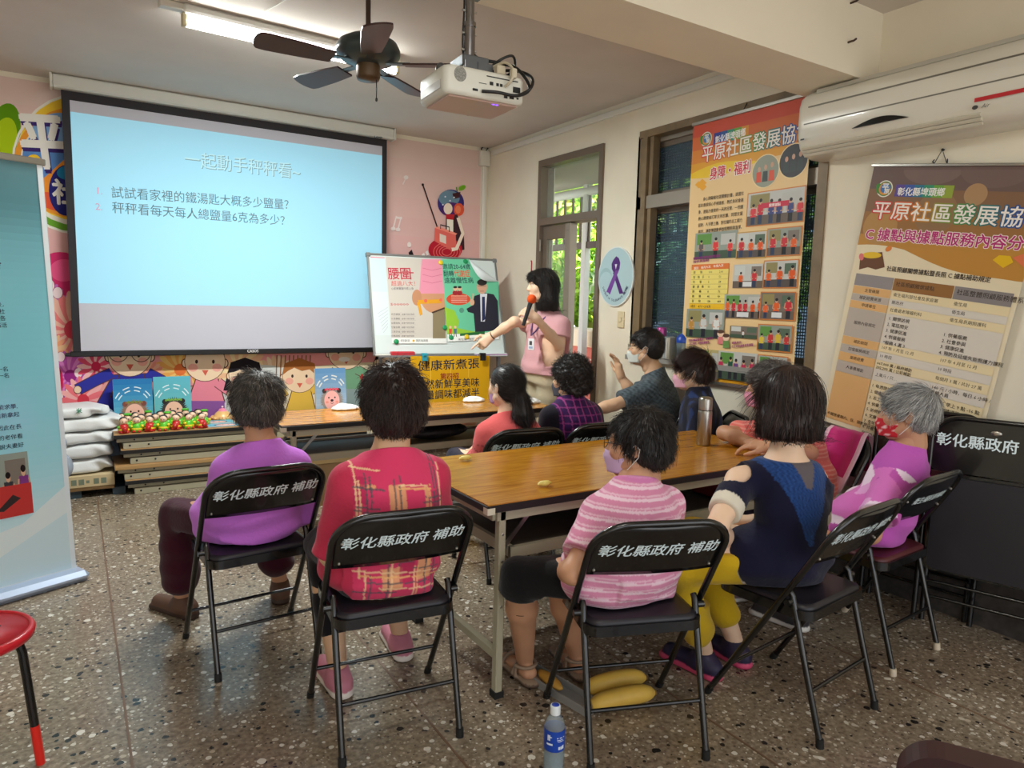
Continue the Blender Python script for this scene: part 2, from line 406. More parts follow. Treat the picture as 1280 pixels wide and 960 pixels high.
M_DARKGAP = mat('dark_gasket', (28, 26, 25), rough=.6)
def glass(name, col, alpha, rough=.05):
    m = bpy.data.materials.new(name); m.use_nodes = True; n, l = tree(m); b = n['Principled BSDF']; o = n['Material Output']
    t = n.new('ShaderNodeBsdfTransparent'); t.inputs[0].default_value = (*lin(col), 1); mx = n.new('ShaderNodeMixShader'); mx.inputs[0].default_value = alpha
    b.inputs['Base Color'].default_value = (*lin(col), 1); b.inputs['Roughness'].default_value = rough
    l.new(t.outputs[0], mx.inputs[1]); l.new(b.outputs[0], mx.inputs[2]); l.new(mx.outputs[0], o.inputs['Surface']); return m
M_GLASS = glass('clear_glass', (236, 242, 238), .10, .03)
# door: frame, transom, closed leaf (left), open gap (right)
m = MB()
for y0, y1 in ((D0, D0+.045), (D1-.045, D1)): m.box((WX-.02, y0, 0), (WX+.12, y1, DT))
m.box((WX-.02, D0+.045, DT-.055), (WX+.12, D1-.045, DT)); m.box((WX-.02, D0+.045, 2.12), (WX+.12, D1-.045, 2.18))
door = m.build('door_1', M_FRAME, kind='structure', label='brown aluminium door with one leaf open to the yard')
m = MB(); m.box((WX+.05, D0+.045, 2.18), (WX+.056, D1-.045, DT-.055)); world_parent(m.build('transom_pane', M_GLASS), door)
m = MB(); ya, yb = 4.775, D1-.047
m.box((WX+.02, yb-.06, .02), (WX+.06, yb, 2.11)); m.box((WX+.02, ya+.06, 2.0), (WX+.06, yb-.06, 2.11)); m.box((WX+.02, ya+.06, .02), (WX+.06, yb-.06, .16)); m.box((WX+.02, ya+.06, .92), (WX+.06, yb-.06, 1.0))
leaf = m.build('door_leaf', M_FRAME); world_parent(leaf, door)
m = MB(); m.box((WX-.005, ya-.02, .02), (WX+.07, ya+.06, 2.115), bev=.006)
for z in (.8, 2.05): m.box((WX-.008, ya+.005, z), (WX-.004, ya+.012, z+.01)); m.box((WX-.008, ya+.03, z), (WX-.004, ya+.037, z+.01))
world_parent(m.build('closing_stile', M_FRAMEL), door)
m = MB(); m.box((WX+.036, ya+.06, 1.0), (WX+.042, yb-.06, 2.0)); m.box((WX+.036, ya+.06, .16), (WX+.042, yb-.06, .92)); world_parent(m.build('leaf_pane', M_GLASS), door)
m = MB()
for z in (.4, 1.2, 1.9): m.tube([(WX-.012, D1-.05, z), (WX-.012, D1-.05, z+.1)], .008)
world_parent(m.build('hinge', M_FRAMEL), door)
# window
m = MB()
for y in (N0, N1-.05): m.box((WX+.07, y, NB), (WX+.14, y+.05, NT))
m.box((WX+.07, N0, NT-.05), (WX+.14, N1, NT)); m.box((WX+.07, N0, NB), (WX+.14, N1, NB+.045)); m.box((WX+.0, N0, 2.14), (WX+.14, N1, 2.23))
m.box((WX+.09, 3.2, NB), (WX+.13, 3.26, 2.14))
win = m.build('window_1', M_FRAMEL, kind='structure', label='aluminium window with insect screens behind the orange banner')
m = MB()
for y0, y1, z0, z1 in ((N0+.05, 3.2, NB+.045, 2.14), (3.26, N1-.05, NB+.045, 2.14), (N0+.05, N1-.05, 2.23, NT-.05)):
    w = .035
    for a, b_, c, d in ((y0, y0+w, z0, z1), (y1-w, y1, z0, z1), (y0+w, y1-w, z0, z0+w), (y0+w, y1-w, z1-w, z1)): m.box((WX+.095, a, c), (WX+.125, b_, d))
world_parent(m.build('sash', M_FRAME), win)
def screen_mat():
    m = bpy.data.materials.new('insect_screen'); m.use_nodes = True; n, l = tree(m); b = n['Principled BSDF']; o = n['Material Output']
    tc = n.new('ShaderNodeTexCoord'); sp = n.new('ShaderNodeSeparateXYZ'); l.new(tc.outputs['Object'], sp.inputs[0])
    def stripes(sock, sc, th):
        a = n.new('ShaderNodeMath'); a.operation = 'MULTIPLY'; a.inputs[1].default_value = sc; l.new(sock, a.inputs[0])
        f = n.new('ShaderNodeMath'); f.operation = 'FRACT'; l.new(a.outputs[0], f.inputs[0])
        g = n.new('ShaderNodeMath'); g.operation = 'LESS_THAN'; g.inputs[1].default_value = th; l.new(f.outputs[0], g.inputs[0]); return g.outputs[0]
    s1 = stripes(sp.outputs['Y'], 62, .34); s2 = stripes(sp.outputs['Z'], 52, .34)
    mx = n.new('ShaderNodeMath'); mx.operation = 'MAXIMUM'; l.new(s1, mx.inputs[0]); l.new(s2, mx.inputs[1])
    a2 = n.new('ShaderNodeMapRange'); a2.inputs['To Min'].default_value = .52; a2.inputs['To Max'].default_value = .93; l.new(mx.outputs[0], a2.inputs['Value'])
    t = n.new('ShaderNodeBsdfTransparent'); t.inputs[0].default_value = (.55, .68, .8, 1)
    ms = n.new('ShaderNodeMixShader'); l.new(a2.outputs[0], ms.inputs[0]); l.new(t.outputs[0], ms.inputs[1]); l.new(b.outputs[0], ms.inputs[2]); l.new(ms.outputs[0], o.inputs['Surface'])
    b.inputs['Base Color'].default_value = (*lin((62, 78, 92)), 1); b.inputs['Roughness'].default_value = .35; return m
m = MB(); m.box((WX+.104, N0+.05, NB+.045), (WX+.108, N1-.05, NT-.05)); world_parent(m.build('screen_pane', screen_mat()), win)
m = MB(); m.box((WX-.05, N0-.02, NB-.035), (WX+.07, N1+.01, NB)); world_parent(m.build('sill', mat('grey_sill', (150, 148, 142), rough=.5)), win)
M_WOODJ = mat('brown_wood_jamb', (128, 108, 78), rough=.5, noise=(9, .25))
m = MB()
for i, (y, w, x) in enumerate(((N1-.03, .05, .012), (N1-.085, .045, .0), (N1-.13, .035, .02))): m.box((WX-.012+x, y, NB), (WX+.07, y+w, NT))
m.box((WX-.01, N0-.02, NB), (WX+.07, N0+.04, NT)); m.box((WX-.01, N0, NT-.02), (WX+.07, N1, NT+.03))
world_parent(m.build('window_casing', M_WOODJ), win)
# outside: paving, canopy, fence, planter, shrubs
M_PAVE = mat('yard_paving', (190, 186, 176), rough=.8, noise=(4, .15))
m = MB(); m.box((WX+.2, 1.0, -.2), (14, 16, -.08)); m.build('yard_ground', M_PAVE, kind='structure')
m = MB(); m.box((WX+.16, 1.5, 2.72), (WX+1.25, 9.5, 2.84)); m.build('porch_roof', mat('porch_concrete', (170, 160, 150), rough=.85), kind='structure')
m = MB(); m.box((WX+.16, 6.1, -.08), (WX+.75, 6.3, 2.72)); m.build('porch_pillar', mat('porch_paint', (168, 156, 146), rough=.85), kind='structure')
def fence():
    f = empty('yard_fence', (4.75, 7.6, -.08), label='white metal railing fence beyond the open door', cat='fence')
    mw = mat('white_fence_paint', (225, 224, 222), rough=.4); mb_ = mat('brown_fence_bar', (96, 74, 62), rough=.45)
    m = MB(); m.tube([(0, -4.6, 2.73), (0, 4.4, 2.73)], .05, 10, 0); m.build('top_rail', mw, f)
    m = MB(); m.bar((0, -4.6, 2.16), (0, 4.4, 2.16), .05, .07); m.build('middle_rail', mb_, f)
    for k in range(60):
        y = -4.5+k*.148; m = MB(); m.bar((0, y, 2.16), (0, y, 2.72), .022, .022, up=(1, 0, 0)); m.build('bar', mb_, f)
    for y in (-4.5, -1.5, 1.5, 4.4): m = MB(); m.bar((0, y, 0), (0, y, 2.8), .07, .07, up=(1, 0, 0)); m.build('post', mw, f)
fence()
def brick_mat():
    m = bpy.data.materials.new('red_brick'); m.use_nodes = True; n, l = tree(m); b = n['Principled BSDF']
    t = n.new('ShaderNodeTexBrick'); tc = n.new('ShaderNodeTexCoord'); mp = n.new('ShaderNodeMapping'); mp.inputs['Rotation'].default_value = (pi/2, 0, pi/2)
    l.new(tc.outputs['Object'], mp.inputs[0]); l.new(mp.outputs[0], t.inputs[0]); t.inputs['Scale'].default_value = 2.2
    t.inputs['Color1'].default_value = (*lin((190, 96, 82)), 1); t.inputs['Color2'].default_value = (*lin((206, 116, 100)), 1); t.inputs['Mortar'].default_value = (*lin((214, 180, 166)), 1)
    l.new(t.outputs[0], b.inputs[0]); b.inputs['Roughness'].default_value = .8; return m
pl = empty('brick_planter', (5.0, 7.4, -.08), label='red brick planter wall outside the door', cat='planter')
m = MB(); m.box((-.1, -3.5, 0), (.12, 3.5, 1.05)); m.build('brick_wall', brick_mat(), pl)
m = MB(); m.box((-.16, -3.5, 1.05), (.18, 3.5, 1.25), bev=.02); m.build('ledge', mat('planter_ledge', (232, 214, 186), rough=.7), pl)
m = MB(); m.box((.12, -3.5, 0), (1.6, 3.5, 1.0)); m.build('soil', mat('planter_soil', (120, 100, 70), rough=.9), pl)
def shrub(x, y, z0, rx, ry, h, cols, n, label, s):
    rg = np.random.default_rng(s); mb = MB(); root = empty('shrub', (x, y, z0), label=label, cat='shrub', group='shrubs in the planter')
    u = rg.normal(size=(n, 3)); u /= np.linalg.norm(u, axis=1)[:, None]; rr = rg.uniform(.45, 1, n)**.5
    P = u*rr[:, None]*np.array([rx, ry, h/2])+np.array([0, 0, h/2+.11])
    A = rg.normal(size=(n, 3)); A /= np.linalg.norm(A, axis=1)[:, None]; B = np.cross(A, rg.normal(size=(n, 3))); B /= np.linalg.norm(B, axis=1)[:, None]
    L = rg.uniform(.06, .12, n)[:, None]; W = L*.42
    v = np.stack([P-A*L, P+B*W, P+A*L, P-B*W], 1).reshape(-1, 3); q = np.arange(4*n).reshape(n, 4)
    c = np.array([lin(cc) for cc in cols])[rg.integers(0, len(cols), n)]; c = np.repeat(c, 4, axis=0)
    arr_mesh('foliage', v, q, mat('leaf_green', vcol=True, rough=.5), c, root, smooth=False)
    m = MB(); m.tube([(0, 0, -.02), (.02, .03, h*.4), (0, 0, h*.7)], [.03, .02, .01]); m.build('stem', M_WOODJ, root)
G1 = [(160, 206, 60), (190, 226, 80), (130, 180, 50), (216, 234, 120)]; G2 = [(140, 190, 110), (180, 220, 160), (226, 240, 210), (110, 160, 80)]; G3 = [(190, 214, 70), (226, 226, 120), (200, 170, 90), (160, 200, 70)]
i = 0
for (x, y, rx, ry, h, g, z0) in ((5.75, 5.3, .5, .5, 1.4, G2, .945), (5.7, 6.4, .5, .5, 1.3, G2, .945), (5.75, 7.5, .5, .5, 1.4, G1, .945), (5.8, 8.6, .5, .5, 1.3, G2, .945)):
    shrub(x, y, z0, rx, ry, h, g, 900, ['pale green shrub in the planter, nearest the fence corner', 'pale green shrub in the planter seen through the open gap', 'bright green shrub in the planter behind the glass leaf', 'pale green shrub at the far end of the planter'][i], 30+i); i += 1
for k, (x, y, h) in enumerate(((8.1, 7.0, 4.8), (8.2, 9.8, 5.2), (8.1, 12.6, 4.8), (8.2, 15.4, 5.0), (8.2, 4.2, 4.6))):
    rg = np.random.default_rng(60+k)
    root = empty('garden_tree', (x, y, -.08), label=['yellow-green tree right behind the fence, seen through the open gap', 'yellow-green tree seen through the transom glass', 'leafy tree behind the closed door leaf', 'leafy tree furthest along the fence', 'leafy tree beyond the fence, behind the window'][k], cat='tree')
    n = 2600; u = rg.normal(size=(n, 3)); u /= np.linalg.norm(u, axis=1)[:, None]; P = u*(rg.uniform(.3, 1, n)**.4)[:, None]*np.array([1.15, 1.36, h*.44])+np.array([0, 0, h*.56])
    A = rg.normal(size=(n, 3)); A /= np.linalg.norm(A, axis=1)[:, None]; B = np.cross(A, rg.normal(size=(n, 3))); B /= np.linalg.norm(B, axis=1)[:, None]
    L = rg.uniform(.09, .2, n)[:, None]; v = np.stack([P-A*L, P+B*L*.4, P+A*L, P-B*L*.4], 1).reshape(-1, 3)
    cc = np.array([lin(c) for c in G3+G1])[rg.integers(0, 8, n)]
    arr_mesh('crown', v, np.arange(4*n).reshape(n, 4), mat('leaf_green', vcol=True), np.repeat(cc, 4, axis=0), root, smooth=False)
    m = MB(); m.tube([(0, 0, 0), (.05, .02, h*.3), (0, .05, h*.7)], [.12, .09, .03]); m.build('trunk', M_WOODJ, root)
# cable trunking and junction boxes
m = MB(); m.box((WX-.03, 2.55, 2.855), (WX, WY-.1, 2.90), bev=.004)
setp(m.build('cable_trunking', M_WHITEPLASTIC), 'long white cable trunking along the top of the window wall', 'cable trunking')
m = MB(); m.box((WX-.075, WY-.03, .12), (WX-.035, WY, 2.76), bev=.004)
setp(m.build('cable_trunking', M_WHITEPLASTIC), 'vertical cream trunking strip down the corner by the mural', 'cable trunking')
jb = empty('junction_box', (WX-.06, WY, 2.84), label='white plastic junction box high in the room corner', cat='junction box')
m = MB(); m.box((-.055, -.05, -.08), (.055, 0, .065), bev=.006); m.build('box', M_WHITEPLASTIC, jb)
m = MB(); m.tube([(-.03, -.025, .06), (-.04, -.03, .08), (-.02, -.02, .1)], .006); m.tube([(.01, -.025, .06), (.02, -.035, .08), (.04, -.02, .1)], .005); m.build('cable', M_BLACK, jb)
# light switch
sw = empty('light_switch', (WX, 4.075, 1.335), label='cream light switch plate on the wall below the ribbon sign', cat='light switch')
m = MB(); m.box((-.012, -.037, -.062), (0, .037, .062), bev=.004); m.build('plate', mat('cream_plastic', (222, 208, 170), rough=.4), sw)
m = MB(); m.box((-.018, -.012, -.018), (-.012, .012, .018), bev=.002); m.build('rocker', mat('cream_plastic'), sw)
# two nail hooks in the beam
for (x, y), lb in (((1063, 4), 'upper rusty nail hook in the beam face'), ((1060, 53), 'lower rusty nail hook in the beam face')):
    p = at(x, y, Y=2.18); m = MB(); m.tube([p, p+V3(0, -.03, 0), p+V3(.012, -.035, .01)], .005, 6)
    setp(m.build('nail_hook', mat('rust', (70, 52, 40), rough=.7)), lb, 'hook')
# ---------------------------------------------------------------- smooth body modelling: blended volumes turned into one mesh
def unit(v): v = np.asarray(v, float); return v/(np.linalg.norm(v)+1e-12)
class Field:
    def __init__(s, lo, hi, h):
        s.lo = np.array(lo, float); s.h = h; s.n = np.ceil((np.array(hi)-s.lo)/h).astype(int)+1
        s.ax = [s.lo[i]+h*np.arange(s.n[i]) for i in range(3)]; s.d = np.full(s.n, 1.0, np.float32)
    def sub(s, lo, hi):
        a = np.clip(np.floor((np.array(lo)-s.lo)/s.h).astype(int), 0, s.n-1); b = np.clip(np.ceil((np.array(hi)-s.lo)/s.h).astype(int)+1, 1, s.n)
        sl = tuple(slice(a[i], b[i]) for i in range(3)); P = np.stack(np.meshgrid(*[s.ax[i][sl[i]] for i in range(3)], indexing='ij'), -1)
        return sl, P
    def _join(s, sl, d2, k, op):
        d1 = s.d[sl]
        if op == 'cut':
            d2 = -d2; hh = np.maximum(k-np.abs(d1-d2), 0)/max(k, 1e-6); s.d[sl] = np.maximum(d1, d2)+hh*hh*k*.25
        else:
            hh = np.maximum(k-np.abs(d1-d2), 0)/max(k, 1e-6); s.d[sl] = np.minimum(d1, d2)-hh*hh*k*.25
    def cone(s, a, b, ra, rb, k=.02, op='add', flat=None):
        a = np.asarray(a, float); b = np.asarray(b, float); R = max(ra, rb)+k+s.h*2
        sl, P = s.sub(np.minimum(a, b)-R, np.maximum(a, b)+R)
        if P.size == 0: return
        ab = b-a; L2 = ab@ab+1e-12; t = np.clip(((P-a)@ab)/L2, 0, 1); q = P-a-t[..., None]*ab
        if flat is not None:                      # (axis, factor): thinner along axis
            ax = unit(flat[0]); qa = q@ax; q = q+(qa*(1/flat[1]-1))[..., None]*ax
        d = np.linalg.norm(q, axis=-1)-(ra+(rb-ra)*t); s._join(sl, d, k, op)
    def ell(s, c, r, k=.02, R=None, op='add'):
        c = np.asarray(c, float); r = np.asarray(r, float); m = r.max()+k+s.h*2; sl, P = s.sub(c-m, c+m)
        if P.size == 0: return
        q = P-c
        if R is not None: q = q @ R               # columns of R are the local axes
        k0 = np.linalg.norm(q/r, axis=-1); k1 = np.linalg.norm(q/(r*r), axis=-1)+1e-9
        s._join(sl, k0*(k0-1)/k1, k, op)
    def loft(s, secs, k=.03, p=2.3):
        """secs: list of (centre, half width, half depth, facing angle) bottom to top"""
        C = np.array([x[0] for x in secs], float); A = np.array([x[1] for x in secs]); B = np.array([x[2] for x in secs]); F = np.array([x[3] for x in secs])
        ax = unit(C[-1]-C[0]); S = (C-C[0])@ax; R = max(A.max(), B.max())+k+.03
        # a smooth, finer ladder of sections
        ss = np.linspace(S[0], S[-1], 60)
        def sm(y): z = np.interp(ss, S, y); kk = np.ones(7)/7; zz = np.convolve(np.pad(z, 3, 'edge'), kk, 'valid'); return zz
        C2 = np.stack([sm(C[:, i]) for i in range(3)], 1); A2, B2, F2 = sm(A), sm(B), sm(F)
        sl, P = s.sub(C.min(0)-R, C.max(0)+R)
        t = (P-C[0])@ax; tc = np.clip(t, S[0], S[-1])
        cx = np.stack([np.interp(tc, ss, C2[:, i]) for i in range(3)], -1); a = np.interp(tc, ss, A2); b = np.interp(tc, ss, B2); f = np.interp(tc, ss, F2)
        q = P-cx; q = q-((q@ax))[..., None]*ax
        x = q[..., 0]*np.cos(f)-q[..., 1]*np.sin(f); y = q[..., 0]*np.sin(f)+q[..., 1]*np.cos(f)
        rr = ((np.abs(x)/a)**p+(np.abs(y)/b)**p)**(1/p); d = (rr-1)*np.minimum(a, b)
        e = np.maximum(S[0]-t, t-S[-1]); d = np.where(e > 0, np.sqrt(np.maximum(d, 0)**2+e**2), np.maximum(d, e) if False else d)
        s._join(sl, d, k, 'add')
    def plane(s, o, n, lo=None, hi=None, k=.006):
        """remove everything on the side the normal points to"""
        sl, P = s.sub(s.lo if lo is None else lo, s.lo+s.h*s.n if hi is None else hi)
        d = -((P-np.asarray(o))@unit(n)); s._join(sl, d, k, 'cut')
    def fold(s, fn):
        P = np.stack(np.meshgrid(*s.ax, indexing='ij'), -1); s.d = (s.d+fn(P)).astype(np.float32)
    def mesh(s):
        d = s.d.copy()
        for i in range(3):
            sl = [slice(None)]*3; sl[i] = 0; d[tuple(sl)] = np.maximum(d[tuple(sl)], s.h*.5); sl[i] = -1; d[tuple(sl)] = np.maximum(d[tuple(sl)], s.h*.5)
        I = d < 0; cnt = np.zeros(np.array(d.shape)-1, np.int8)
        cor = [(x, y, z) for x in (0, 1) for y in (0, 1) for z in (0, 1)]; nx, ny, nz = cnt.shape
        for x, y, z in cor: cnt += I[x:x+nx, y:y+ny, z:z+nz]
        act = (cnt > 0) & (cnt < 8); ii = np.argwhere(act); idx = np.full(cnt.shape, -1, np.int64); idx[act] = np.arange(len(ii))
        cv = np.stack([d[ii[:, 0]+x, ii[:, 1]+y, ii[:, 2]+z] for x, y, z in cor], 1)
        acc = np.zeros((len(ii), 3)); num = np.zeros(len(ii)); ca = np.array(cor, float)
        for a in range(8):
            for b in range(a+1, 8):
                if np.abs(ca[a]-ca[b]).sum() != 1: continue
                va, vb = cv[:, a], cv[:, b]; m = (va < 0) != (vb < 0); t = np.where(m, va/np.where(m, va-vb, 1), 0)
                acc += np.where(m[:, None], ca[a]+t[:, None]*(ca[b]-ca[a]), 0); num += m
        v = s.lo+s.h*(ii+acc/num[:, None]); q = []
        for ax in range(3):
            o1, o2 = (ax+1) % 3, (ax+2) % 3; sl0 = [slice(1, -1)]*3; sl0[ax] = slice(0, -1); sl1 = [slice(1, -1)]*3; sl1[ax] = slice(1, None)
            a = I[tuple(sl0)]; b = I[tuple(sl1)]; e = np.argwhere(a != b); off = np.ones(3, int); off[ax] = 0; e2 = e+off
            fl = a[tuple(e.T)]
            def cell(d1, d2): c = e2.copy(); c[:, o1] += d1; c[:, o2] += d2; return idx[tuple(c.T)]
            Q = np.stack([cell(-1, -1), cell(0, -1), cell(0, 0), cell(-1, 0)], 1); Q[~fl] = Q[~fl][:, ::-1]; q.append(Q)
        q = np.concatenate(q); q = q[(q >= 0).all(1)]
        return v, q
def vnormals(v, q):
    n = np.cross(v[q[:, 2]]-v[q[:, 0]], v[q[:, 3]]-v[q[:, 1]]); N = np.zeros_like(v)
    for k in range(4): np.add.at(N, q[:, k], n)
    return N/(np.linalg.norm(N, axis=1)[:, None]+1e-12)
def join(*parts):
    V, Q, C, b = [], [], [], 0
    for v, q, c in parts:
        V.append(v); Q.append(q+b); C.append(np.broadcast_to(np.asarray(c, float), (len(v), 3))); b += len(v)
    return np.concatenate(V), np.concatenate(Q), np.concatenate(C)
def pnoise(P, f, seed=0):
    """cheap smooth noise in -1..1"""
    r = np.random.default_rng(seed); o = np.zeros(P.shape[:-1])
    for k in range(6): w = unit(r.normal(size=3))*f*r.uniform(.6, 1.6); o = o+np.sin(P@w+r.uniform(0, 6.3))
    return o/6*1.6
def frame(ang): return V3(cos(ang), -sin(ang), 0), V3(sin(ang), cos(ang), 0)      # right, forward for a facing angle

SKIN = {'light': (238, 202, 172), 'mid': (218, 176, 142), 'tan': (198, 148, 116), 'pale': (226, 188, 158)}
M_SKIN = mat('skin', vcol=True, rough=.5, spec=.35, sss=.08)
M_CLOTH = mat('cloth', vcol=True, rough=.88, spec=.15, sheen=.15, bump=(70, .3, .006))
M_HAIR = mat('hair_strands', vcol=True, rough=.42, spec=.5)
M_SHOE = mat('shoe_material', vcol=True, rough=.6)
M_MASK = mat('mask_fabric', vcol=True, rough=.85)
M_LENS = glass('spectacle_lens', (220, 230, 230), .12, .05)
M_SPEC = mat('spectacle_frame', (40, 34, 32), rough=.35)

def hand(w, d, palm, side, curl, h=.0042, sc=1.0, spread=.12, thumb=.5, point=False):
    """w wrist, d hand direction, palm = direction the palm faces, side = +1 if the thumb lies towards cross(d, palm)"""
    d = unit(d); palm = unit(palm-d*np.dot(palm, d)); x = np.cross(d, palm)*side          # x towards the thumb
    T = lambda a, b, c: w+sc*(x*a+d*b+palm*c)
    F = Field(w-.21*sc, w+.21*sc, h)
    for a, r in ((-.028, .0125), (-.010, .0135), (.010, .014), (.028, .0135)): F.cone(T(a*.55, .0, 0), T(a, .078, .0), (r+.003)*sc, r*sc, .022)
    F.cone(T(0, -.035, 0), T(0, .012, 0), .026*sc, .025*sc, .03, flat=(palm, .8))
    fl = [(.028, .041, .026, .02, .0086), (.0098, .046, .029, .021, .0088), (-.010, .043, .027, .02, .0083), (-.027, .033, .021, .018, .0075)]
    for i, (a, l1, l2, l3, r) in enumerate(fl):
        c = curl[i] if np.iterable(curl) else curl
        p = T(a, .083, 0); an = c*.75; sp = a*spread*9
        for j, l in enumerate((l1, l2, l3)):
            dr = d*cos(an)+palm*sin(an); dr = unit(dr+x*sp*.35*(1 if j == 0 else .5)); e = p+dr*l*sc
            F.cone(p, e, r*sc*(1-.06*j), r*sc*(1-.06*(j+1)), .006 if j else .01); p = e; an += c*(.95 if j == 0 else .7)
    p = T(.026, .022, .006); dirs = [unit(x*.85+d*.65+palm*.25*thumb), unit(x*(.5-.5*thumb)+d*.85+palm*.55*thumb), unit(x*(.25-.8*thumb)+d*.8+palm*.6*thumb)]
    for j, (l, r) in enumerate(((.042, .0135), (.032, .0105), (.026, .009))):
        e = p+dirs[j]*l*sc; F.cone(p, e, r*sc, r*sc*.9, .012 if j == 0 else .006); p = e
    return F.mesh()

def head_mesh(c, R, skin, h=.0055, sc=1.0, male=False, lip=(176, 96, 88), brow=(60, 44, 36), smile=0):
    """c centre, R columns: right, forward, up"""
    T = lambda *p: c+R@(np.array(p)*sc); F = Field(c-.16*sc, c+.16*sc, h)
    F.ell(T(0, -.012, .032), np.array((.073, .092, .080))*sc, .02, R); F.ell(T(0, .030, -.028), np.array((.062, .064, .080))*sc, .03, R)
    F.ell(T(0, .045, -.082), np.array((.036, .036, .026))*sc, .035, R)
    for s in (-1, 1): F.ell(T(s*.036, .060, -.028), np.array((.024, .022, .022))*sc, .025, R); F.cone(T(s*.055, .0, -.06), T(s*.02, .055, -.092), .018*sc, .016*sc, .03)
    F.cone(T(0, .083, .012), T(0, .104, -.030), .009*sc, .0125*sc, .016)
    for s in (-1, 1): F.ell(T(s*.011, .096, -.034), np.array((.008, .009, .007))*sc, .008, R)
    F.cone(T(-.036, .079, .020), T(.036, .079, .020), .009*sc, .009*sc, .02)
    for s in (-1, 1):
        F.ell(T(s*.031, .099, .003), np.array((.0155, .014, .0085))*sc, .008, R, op='cut'); F.ell(T(s*.031, .0805, .002), np.array((.0135, .0115, .0115))*sc, .004, R)
    F.ell(T(0, .094, -.0655), np.array((.022, .008, .0045))*sc, .005, R); F.ell(T(0, .093, -.0745), np.array((.018, .008, .0055))*sc, .005, R)
    for s in (-1, 1):
        E = R@np.array([[cos(.35), -s*sin(.35), 0], [s*sin(.35), cos(.35), 0], [0, 0, 1]])
        F.ell(T(s*.077, -.010, -.006), np.array((.007, .019, .031))*sc, .008, E); F.ell(T(s*.086, -.004, -.004), np.array((.006, .010, .017))*sc, .004, E, op='cut')
    F.cone(T(0, -.02, -.05), T(0, -.035, -.13), .056*sc, .052*sc, .03)
    v, q = F.mesh(); L = (v-c)@R/sc; col = np.tile(lin(skin), (len(v), 1)); x, y, z = L.T; fr = y > .05
    def paint(m, cc, a): col[m] = col[m]*(1-a)+lin(cc)*a
    for s in (-1, 1):
        paint(fr & (((x-s*.031)/.013)**2+((z-.002)/.0055)**2 < 1), (238, 232, 224), .8); paint(fr & (((x-s*.031)/.006)**2+((z-.002)/.006)**2 < 1), (36, 24, 20), 1)
        paint(fr & (((x-s*.031)/.015)**2+((z-.0085)/.0035)**2 < 1), (46, 34, 30), .8)
        paint(fr & (((x-s*.033)/.020)**2+((z-.025-.004*s*np.sign(x)*0)/.0045)**2 < 1), brow, .8)
        paint(fr & (((x-s*.042)/.02)**2+((z+.03)/.018)**2 < 1), (228, 150, 130), .15)
    paint(fr & ((x/.023)**2+((z+.070)/.011)**2 < 1), lip, .75); paint(fr & ((x/.021)**2+((z+.070)/.0016)**2 < 1), (90, 40, 40), .8)
    return v, q, col

def strands(v, n, F_dir, N, L, seg, r0, col, seed, bend=9.0, curl=0.0, grav=0.0, lift=.15, pick=None, clump=0.0):
    """N tapered hair strands rooted on a surface; F_dir(p, n) gives the combing direction"""
    rg = np.random.default_rng(seed); idx = np.arange(len(v)) if pick is None else np.nonzero(pick)[0]
    i = rg.choice(idx, N); p = v[i]+rg.normal(size=(N, 3))*.003; nn = n[i]; d = F_dir(p, nn); d = d-nn*(d*nn).sum(1)[:, None]*.9
    d = d/(np.linalg.norm(d, axis=1)[:, None]+1e-9); d = d+nn*lift+rg.normal(size=(N, 3))*.12; d /= np.linalg.norm(d, axis=1)[:, None]
    Ls = L*rg.uniform(.5, 1.15, N); st = (Ls/seg)[:, None]; P = [p-nn*.004]; ca = rg.normal(size=(N, 3)); ca -= d*(ca*d).sum(1)[:, None]; ca /= np.linalg.norm(ca, axis=1)[:, None]; ph = rg.uniform(0, 6.3, N)
    for k in range(seg):
        P.append(P[-1]+d*st); d = d-nn*st*bend+np.array([0, 0, -1])*grav*st
        if curl: d = d+(ca*np.cos(ph+k*1.3)[:, None]+np.cross(d, ca)*np.sin(ph+k*1.3)[:, None])*curl
        d /= np.linalg.norm(d, axis=1)[:, None]
    P = np.stack(P, 1); M = seg+1; T = np.gradient(P, axis=1); u = np.cross(T, nn[:, None, :]); u /= np.linalg.norm(u, axis=2)[..., None]+1e-9; w = np.cross(T, u); w /= np.linalg.norm(w, axis=2)[..., None]+1e-9
    rad = r0*np.linspace(1, .25, M)[None, :, None]*rg.uniform(.7, 1.3, N)[:, None, None]
    V = np.stack([P+u*rad, P-u*rad*.5+w*rad*.6, P-u*rad*.5-w*rad*.6], 2).reshape(-1, 3)
    b = (np.arange(N)[:, None, None]*M+np.arange(seg)[None, :, None])*3; k = np.arange(3)[None, None, :]
    Q = np.stack([b+k, b+(k+1) % 3, b+3+(k+1) % 3, b+3+k], -1).reshape(-1, 4)
    cols = np.array([lin(c) for c in col]); ci = cols[rg.integers(0, len(cols), N)]*rg.uniform(.75, 1.2, N)[:, None]
    C = np.repeat(ci, M*3, axis=0)
    return V, Q, C

